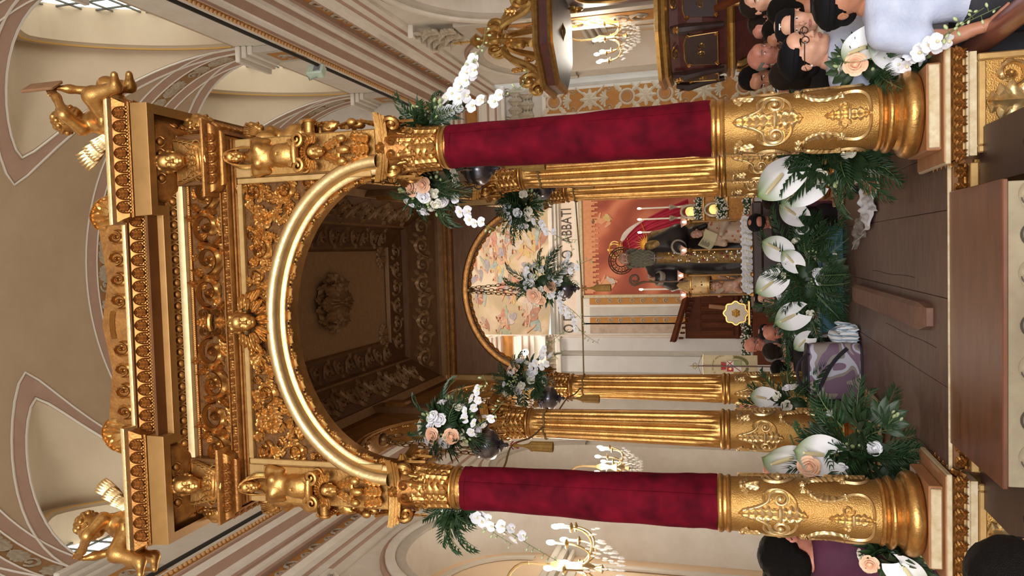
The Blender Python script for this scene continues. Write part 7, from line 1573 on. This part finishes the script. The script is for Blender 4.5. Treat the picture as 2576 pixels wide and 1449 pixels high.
bk_ = empty('lectern_board', (-1.16, 15.0, 1.5), (0, .0, 0), label='light wooden lectern strut leaning before the choir stall', cat='lectern'); one('strut', box(-.05, .05, -.04, .04, .2, 1.0, .01), mat('light_wood', 'a8703f', .5, var='94602f', vs=8), bk_, rot=(0, .12, 0)); one('strut_clip', box(-.02, .02, -.06, -.04, .55, .65, .005), GOLD, bk_); one('lectern_foot', box(-.1, .1, -.1, .1, -1.5, .2, .01), STL, bk_)
# ---- municipal banner
bn = empty('gonfalon_banner', (-1.47, 8.0, 1.6), label='cream town banner with coat of arms and laurel on a lance', cat='banner'); BNC = mat('banner_cloth', 'd9c9a4', .75, 0, var='c9b78f', vs=5)
one('cloth', grid(16, 20, lambda u, v: (-.17+.34*u, .012*math.sin(u*9+v*4), .82*v)), BNC, bn); one('cloth_back', grid(4, 4, lambda u, v: (-.165+.33*u, .02, .01+.8*v)), BNC, bn)
one('cross_bar', tube([(-.19, -.01, .82), (0, -.01, .83), (.19, -.01, .82)], .008, 6), mat('banner_brass', (.5, .4, .25), .35, .9), bn); one('lance', tube([(0, -.03, -1.6), (0, -.03, .3), (0, -.03, .92)], .011, 7), mat('banner_pole', '6b4a44', .4), bn); one('lance_head', tube([(.045*math.cos(a), -.03, .95+.03*math.sin(a)) for a in np.linspace(0, 2*PI, 17)[:-1]], .006, 5, closed=True), MATS['banner_brass'], bn); one('spear_tip', lathe([(.012, .9), (.014, .97), (.006, 1.02), (0, 1.06)], 8), MATS['banner_brass'], bn, loc=(0, -.03, 0))
for k in (-1, 1): one('cord', tube([(k*.18, -.015, .83), (k*.09, -.02, .87), (0, -.03, .90)], .004, 5), TASS, bn)
BG = mat('banner_gold_thread', '8a6a2a', .6); txt = "COMUNE DI ACI SANT'ANTONIO"; R_ = .15
for i, c in enumerate(txt):
    if c == ' ': continue
    a = PI*1.02-PI*1.04*(i+.5)/len(txt); text3d(c, .036, BG, bn, T(R_*math.cos(a)-.008*math.sin(a)*1.2, -.022, .52+R_*1.0*math.sin(a))@Rx(PI/2)@Rz(a-PI/2)@T(-.01, 0, 0), 'banner_letter', .001)
CRR = mat('arms_red', 'b3262a', .6); CRW = mat('arms_white', 'e4ded0', .6); CRB = mat('arms_blue', '8fa3b8', .6); CRG = mat('arms_green', '9aa06a', .6)
for (x0, x1, z0, z1, m) in ((-.085, 0, .36, .46, CRR), (0, .085, .36, .46, CRW), (-.085, 0, .24, .36, CRW), (0, .085, .24, .36, CRG), (-.02, .02, .33, .42, CRB)): one('arms_quarter', box(x0, x1, -.024 if m is not CRB else -.028, -.014, z0, z1), m, bn)
for (p, q) in (((.005, .37), (.08, .455)), ((.005, .455), (.08, .37)), ((-.08, .25), (-.01, .35))): one('arms_band', tube([(p[0], -.026, p[1]), ((p[0]+q[0])/2, -.026, (p[1]+q[1])/2), (q[0], -.026, q[1])], .006, 5), CRR, bn)
one('arms_cross', box(-.06, -.025, -.027, -.02, .405, .413), MATS['bright_gilt'], bn); one('arms_cross', box(-.046, -.039, -.027, -.02, .385, .433), MATS['bright_gilt'], bn)
mc = G(); mc.add(box(-.055, .055, -.026, -.016, .475, .50)); mc.add(box(-.06, .06, -.026, -.016, .50, .535))
for i in range(5): mc.add(box(-.06+.026*i, -.043+.026*i, -.026, -.016, .535, .552))
mk('mural_crown', mc, [CRR], bn)
LAU = mm('laurel_leaf', leaf(.045, .011, .004, 0, 8, 5), mat('laurel_thread', '6d6a34', .6))
for s in (-1, 1):
    for i in range(9):
        a = -PI/2+s*(.15+i*.17); 
        for k in (-1, 1): mk('laurel_leaf', LAU, None, bn, (.14*math.cos(a), -.016, .34+.19*math.sin(a)), (PI/2, -(a+s*PI/2-PI/2+k*.5), 0))
# ================================================================ pulpit
PUR = mat('porphyry_paint', '5e2f2a', .35, 0, var='44201d', vs=9); PDK = mat('dark_panel_paint', '3a2624', .35, 0, var='2e1c1b', vs=8); PGD = mat('pulpit_gilt', (.62, .40, .14), .32, .85, var=(.4, .22, .06), vs=12)
pu = empty('pulpit', (3.75, 7.2, 0), label='porphyry-red pulpit with gilt mouldings and scrolled sounding board', cat='pulpit')
def octa(r, k=.92): return [(r*math.cos(a), r*k*math.sin(a)) for a in [PI/8+i*PI/4 for i in range(8)]]
def pprof(prof, m, nm, caps=True):
    V = []; F = []; n = 8
    for (r, z) in prof: V += [(x, y, z) for x, y in octa(r)]
    for j in range(len(prof)-1):
        for i in range(8): F.append((j*8+i, j*8+(i+1) % 8, (j+1)*8+(i+1) % 8, (j+1)*8+i))
    if caps: F.append(tuple(range(7, -1, -1))); F.append(tuple((len(prof)-1)*8+i for i in range(8)))
    return one(nm, (V, F), m, pu, smooth=False)
bd = pprof([(.86, 1.98), (.84, 2.02), (.92, 2.3), (.93, 2.5), (.88, 2.62), (.88, 2.74)], PUR, 'body_panels')
for nm, pr in (('lower_gilt_moulding', [(.80, 1.86), (.88, 1.87), (.93, 1.90), (.90, 1.94), (.94, 1.97), (.86, 1.99)]), ('upper_gilt_moulding', [(.88, 2.74), (.94, 2.75), (.99, 2.79), (.97, 2.84), (1.02, 2.88), (1.02, 2.93), (.9, 2.94)])): pprof(pr, PGD, nm)
pprof([(.30, 1.05), (.42, 1.2), (.50, 1.45), (.70, 1.62), (.80, 1.86)], PUR, 'underside')
pprof([(.22, 0), (.22, 1.05)], PUR, 'column_foot')
for i in range(8):
    a = (i)*PI/4; x, y = .90*math.cos(a), .90*.92*math.sin(a); 
    if x > .5: continue
    q = mk('dark_panel', G().add(extr([(-.25, -.22), (.25, -.22), (.22, .20), (.12, .23), (-.12, .23), (-.22, .20)], 0, .02)), [PDK], pu, (x*.945, y*.945, 2.32), (PI/2, 0, a+PI/2))
    one('panel_gilt_edge', tube([(xx, yy, .022) for xx, yy in ((-.25, -.22), (.25, -.22), (.22, .20), (.12, .23), (-.12, .23), (-.22, .20))], .010, 5, closed=True), PGD, q)
    for h in (-1, 1): mk('panel_scroll', mm('panel_scroll', scroll_unit(.06, .02, h, PI/2, 1.2, 4), PGD), None, q, (h*.07, 0, .02)); mk('corner_spray', LF['b'], None, q, (h*.2, .15, .02), (0, 0, -h*.8), .9); mk('corner_spray', LF['b'], None, q, (h*.2, -.18, .02), (0, 0, PI+h*.8), .9)
    mk('swag', mm('pulpit_swag', scroll_unit(.07, .03, 1, 0, 1.3, 5), PGD), None, pu, (x*.985, y*.985, 2.67), (PI/2, 0, a+PI/2), (1.6, .8, 1))
    b_ = a+PI/8; xx, yy = .97*math.cos(b_), .97*.92*math.sin(b_); cn = one('corner_console', tube([(xx*.94, yy*.94, 2.02), (xx*.97, yy*.97, 2.3), (xx*1.02, yy*1.02, 2.55), (xx*.99, yy*.99, 2.72)], [.04, .055, .075, .05], 8), PDK, pu)
    mk('console_acanthus', LF['c'], None, pu, (xx*1.06, yy*1.06, 2.55), (PI/2, 0, b_+PI/2), 1.1)
for i in range(5):
    a = PI*.62+i*.36; one('bracket_scroll', tube([((.78-r_*.7+.0)*math.cos(a), (.78-r_*.7)*math.sin(a), zz) for r_, zz in np.vstack([bez([(.0, 1.84), (-.06, 1.7), (.25, 1.62), spiral(.30, 1.45, .10, PI/2, 1.2, .2, 1, 20)[0]], 12), spiral(.30, 1.45, .10, PI/2, 1.2, .2, 1, 20)])], np.linspace(.045, .02, 32), 7), PGD, pu)
# backboard with oval picture
bbk = one('back_board', box(.50, .56, -.55, .60, 2.9, 4.35, .01), PUR, pu)
one('oval_frame', tube([(.49, .02+.33*math.cos(a), 3.68+.50*math.sin(a)) for a in np.linspace(0, 2*PI, 37)[:-1]], .035, 7, closed=True), PGD, pu); one('oval_picture', ([(.495, .02, 3.68)]+[(.495, .02+.32*math.cos(a), 3.68+.49*math.sin(a)) for a in np.linspace(0, 2*PI, 37)[:-1]], [(0, 1+i, 1+(i+1) % 36) for i in range(36)]), mat('dim_painting', '5d5349', .6, var='3b332e', vs=4), pu, smooth=False)
one('picture_figure', blob(lambda u, v, k: (.488, u, v), .02, 3.72, .10, .20, .3, 4), mat('painting_figure', '2e2723', .6), pu, smooth=False); one('picture_face', blob(lambda u, v, k: (.486, u, v), .0, 3.90, .045, .06, .0, 5), mat('painting_face', '9a7c66', .6), pu, smooth=False)
for s in (-1, 1): mk('board_scroll', mm('board_scroll', scroll_unit(.14, .05, s, 0, 1.4, 5), PGD), None, pu, (.49, s*.5, 4.25), (PI/2, 0, -PI/2))
# sounding board
pprof([(.86, 4.38), (.93, 4.40), (.96, 4.44)], PGD, 'canopy_lower_gilt', False); pprof([(.94, 4.44), (.94, 4.56)], PUR, 'canopy_band', False); pprof([(.94, 4.56), (.99, 4.58), (1.02, 4.62), (.98, 4.66), (.84, 4.68)], PGD, 'canopy_upper_gilt'); pprof([(.17, 4.50), (.68, 4.46), (.86, 4.38)], mat('slate_paint', '5d5c66', .5, var='4a4952', vs=5), 'canopy_underside')
sh_ = G()
for i in range(12): sh_.add(tube([(0, 0, 0), (.12*math.cos(i*PI/6), .12*math.sin(i*PI/6), -.03), (.3*math.cos(i*PI/6), .3*math.sin(i*PI/6), .01)], [.02, .03, .012], 6))
sh_.add(sdf_mesh([('e', (0, 0, -.06), (.06, .10, .05)), ('c', (.05, 0, -.05), (.22, .05, -.02), .04, .02), ('c', (-.05, 0, -.05), (-.22, .05, -.02), .04, .02)], .02, .03)); mk('dove_glory', sh_, [mat('dim_gilt', (.25, .15, .07), .4, .7)], pu, (0, 0, 4.44))
for i in range(8):
    a = PI/8+i*PI/4; ca, sa_ = math.cos(a), math.sin(a); P2 = np.vstack([spiral(1.0, 4.86, .17, -PI/2, 1.0, .25, -1, 24)[::-1], bez([(1.0, 4.69), (.55, 4.72), (.60, 5.25), (.22, 5.32)], 20), spiral(.22, 5.45, .13, -PI/2, .9, .3, 1, 20)])
    q = one('crown_scroll', tube([(r_*.84*ca, r_*.77*sa_, z) for r_, z in P2], np.r_[np.linspace(.03, .06, 24), np.linspace(.06, .05, 20), np.linspace(.05, .02, 20)], 8), PGD, pu)
    one('scroll_boss', sphere((.84*ca, .77*sa_, 4.86), .07, 10, 8), PGD, pu); mk('scroll_leaf', LF['c'], None, pu, (.60*ca, .55*sa_, 4.95), (PI/2, 0, a+PI/2), 1.6)
one('finial', lathe([(.10, 5.4), (.16, 5.5), (.10, 5.62), (.05, 5.68), (.12, 5.76), (.05, 5.86), (0, 5.88)], 14), PGD, pu); one('finial_cross', box(-.015, .015, -.015, .015, 5.86, 6.15, .004), PGD, pu); one('finial_cross', box(-.015, .015, -.08, .08, 6.02, 6.05, .004), PGD, pu)
# pulpit stair rail
sr = empty('pulpit_stair', (3.55, 5.0, -.75), label='dark stair with carved balustrade climbing to the pulpit', cat='stairs')
for i in range(8): one('step', box(-.1, .75, -1.0+.17*i, 1.1, .75, .97+.2*i, .01), PUR, sr)
one('hand_rail', tube([(-.12, -1.0, 1.0), (-.12, .0, 2.2), (-.12, .8, 2.85)], .05, 8), STL, sr)
for i in range(9): f = i/8; one('baluster', lathe([(.03, 0), (.05, .15), (.025, .4), (.05, .6), (.03, .85)], 8), PGD, sr, loc=(-.12, -.95+1.6*f, .2+1.7*f))
# crucifix on the wall bay
cx_ = empty('wall_crucifix', (4.42, 11.45, 3.64), (0, 0, -PI/2), label='small dark crucifix on the cream wall beside the pulpit', cat='crucifix'); cx_.location = (5.10, 11.4, 3.75)
CXW = mat('crucifix_wood', '4a3324', .5); one('upright', box(-.03, .03, -.08, -.05, -.42, .42, .006), CXW, cx_); one('crossbar', box(-.26, .26, -.08, -.05, .12, .18, .006), CXW, cx_)
mk('corpus', G().add(sdf_mesh([('e', (0, -.10, .05), (.045, .03, .10)), ('e', (0, -.11, .20), (.03, .03, .04)), ('c', (0, -.1, .12), (-.2, -.09, .18), .02, .013), ('c', (0, -.1, .12), (.2, -.09, .18), .02, .013), ('c', (.0, -.1, -.02), (.02, -.12, -.16), .032, .024), ('c', (.02, -.12, -.16), (0, -.1, -.30), .022, .014)], .012, .02)), [mat('corpus_bronze', '8a6a4c', .5)], cx_); one('wall_bracket', box(-.05, .05, -.1, 0, -.52, -.42, .01), CXW, cx_)
# ================================================================ chandeliers and lamps
CRYS = mat('chandelier_crystal', (.95, .93, .9), .1, 0, spec=1.0, alpha=.55); CBR = mat('chandelier_brass', (.75, .55, .28), .3, .9); BULB = mat('bulb', (1, .93, .82), .5, emit=120)
DROP = mm('crystal_drop', lathe([(0, -.03), (.010, -.01), (.007, .01), (0, .018)], 6), CRYS); BLB = mm('bulb', sphere((0, 0, 0), (.028, .028, .05), 10, 8), BULB)
def chandelier(c, R, label, n=10, power=55):
    o = empty('chandelier', c, label=label, cat='chandelier', group='crystal chandeliers'); one('stem', lathe([(0, -.35), (.05, -.32), (.02, -.25), (.08, -.12), (.03, 0), (.06, .15), (.02, .25), (.012, .5)], 14), CBR, o); xw = (SX(1, -.73) if c[0] > 0 else SX(-1, -.73))-c[0]; one('wall_bracket', tube(bez([(0, 0, .48), (0, 0, .9), (xw*.6, 0, .95), (xw, 0, .6)], 16), .018, 6), CBR, o)
    for i in range(n):
        a = 2*PI*i/n; ca, sa_ = math.cos(a), math.sin(a); one('arm', tube([(r_*ca, r_*sa_, z) for r_, z in bez([(.04, -.1), (R*.5, -.3), (R, -.22), (R, .0)], 14)], .012, 6), CBR, o); one('drip_pan', lathe([(.015, -.02), (.055, 0), (.05, .012), (.012, .02)], 12), CBR, o, loc=(R*ca, R*sa_, .0)); one('candle_tube', tube([(R*ca, R*sa_, .01), (R*ca, R*sa_, .12)], .014, 8), WAX, o); mk('bulb', BLB, None, o, (R*ca, R*sa_, .17))
        for k in range(4): mk('crystal_drop', DROP, None, o, (R*(.55+.15*k)*ca, R*(.55+.15*k)*sa_, -.24+.02*k-.05*(k % 2)), (0, 0, 0), 1.3)
    for q in range(4):
        for i in range(16): a = 2*PI*i/16; mk('crystal_drop', DROP, None, o, ((.28-.05*q)*math.cos(a), (.28-.05*q)*math.sin(a), -.30-.07*q), (0, 0, 0), 1.4)
    l = bpy.data.lights.new('chandelier_glow', 'POINT'); l.energy = power; l.color = (1, .88, .72); l.shadow_soft_size = .25; lo = bpy.data.objects.new('chandelier_glow', l); COL.objects.link(lo); lo.location = (c[0], c[1], c[2]+.25)
    return o
chandelier(tuple(at(1440, 1425, X=-2.95)), .42, 'blazing crystal chandelier by the wall at the left frame edge'); chandelier(tuple(at(1530, 95, X=4.1)), .40, 'crystal chandelier glaring behind the pulpit back board'); chandelier(tuple(at(1535, 1175, X=-3.3)), .34, 'lit chandelier half hidden by the left velvet column', 8, 40)
def spot(loc, label):
    o = empty('spot_lamp', loc, label=label, cat='lamp'); one('shade', lathe([(.05, .08), (.09, 0), (.08, 0), (.04, .06)], 14), STUCCO, o, rot=(-PI/2, 0, 0)); one('bulb', sphere((0, -.06, 0), .09, 12, 8), BULB, o); one('arm', tube([(0, .05, 0), (0, .2, .05), (0, .4, .1)], .015, 6), BLACK, o)
spot(tuple(at(1322, 886, Y=16.1)), 'bright round spotlight on the chancel entablature')
fl_ = empty('floodlight', tuple(at(795, 180, X=3.62)), (0, 0, .5), label='pale green floodlight fixed on the right cornice', cat='floodlight'); one('housing', box(-.10, .10, -.09, .07, -.16, .14, .02), mat('pale_green_metal', 'b9cbb8', .4), fl_); one('reflector', box(-.07, .07, -.10, -.088, -.12, .0, .004), mat('flood_glass', '8a8892', .2, .3), fl_); one('bracket', tube([(-.13, 0, -.05), (-.13, .05, .12), (0, .08, .2), (.13, .05, .12), (.13, 0, -.05)], .012, 6), mat('flood_bracket', '8d958c', .4), fl_)
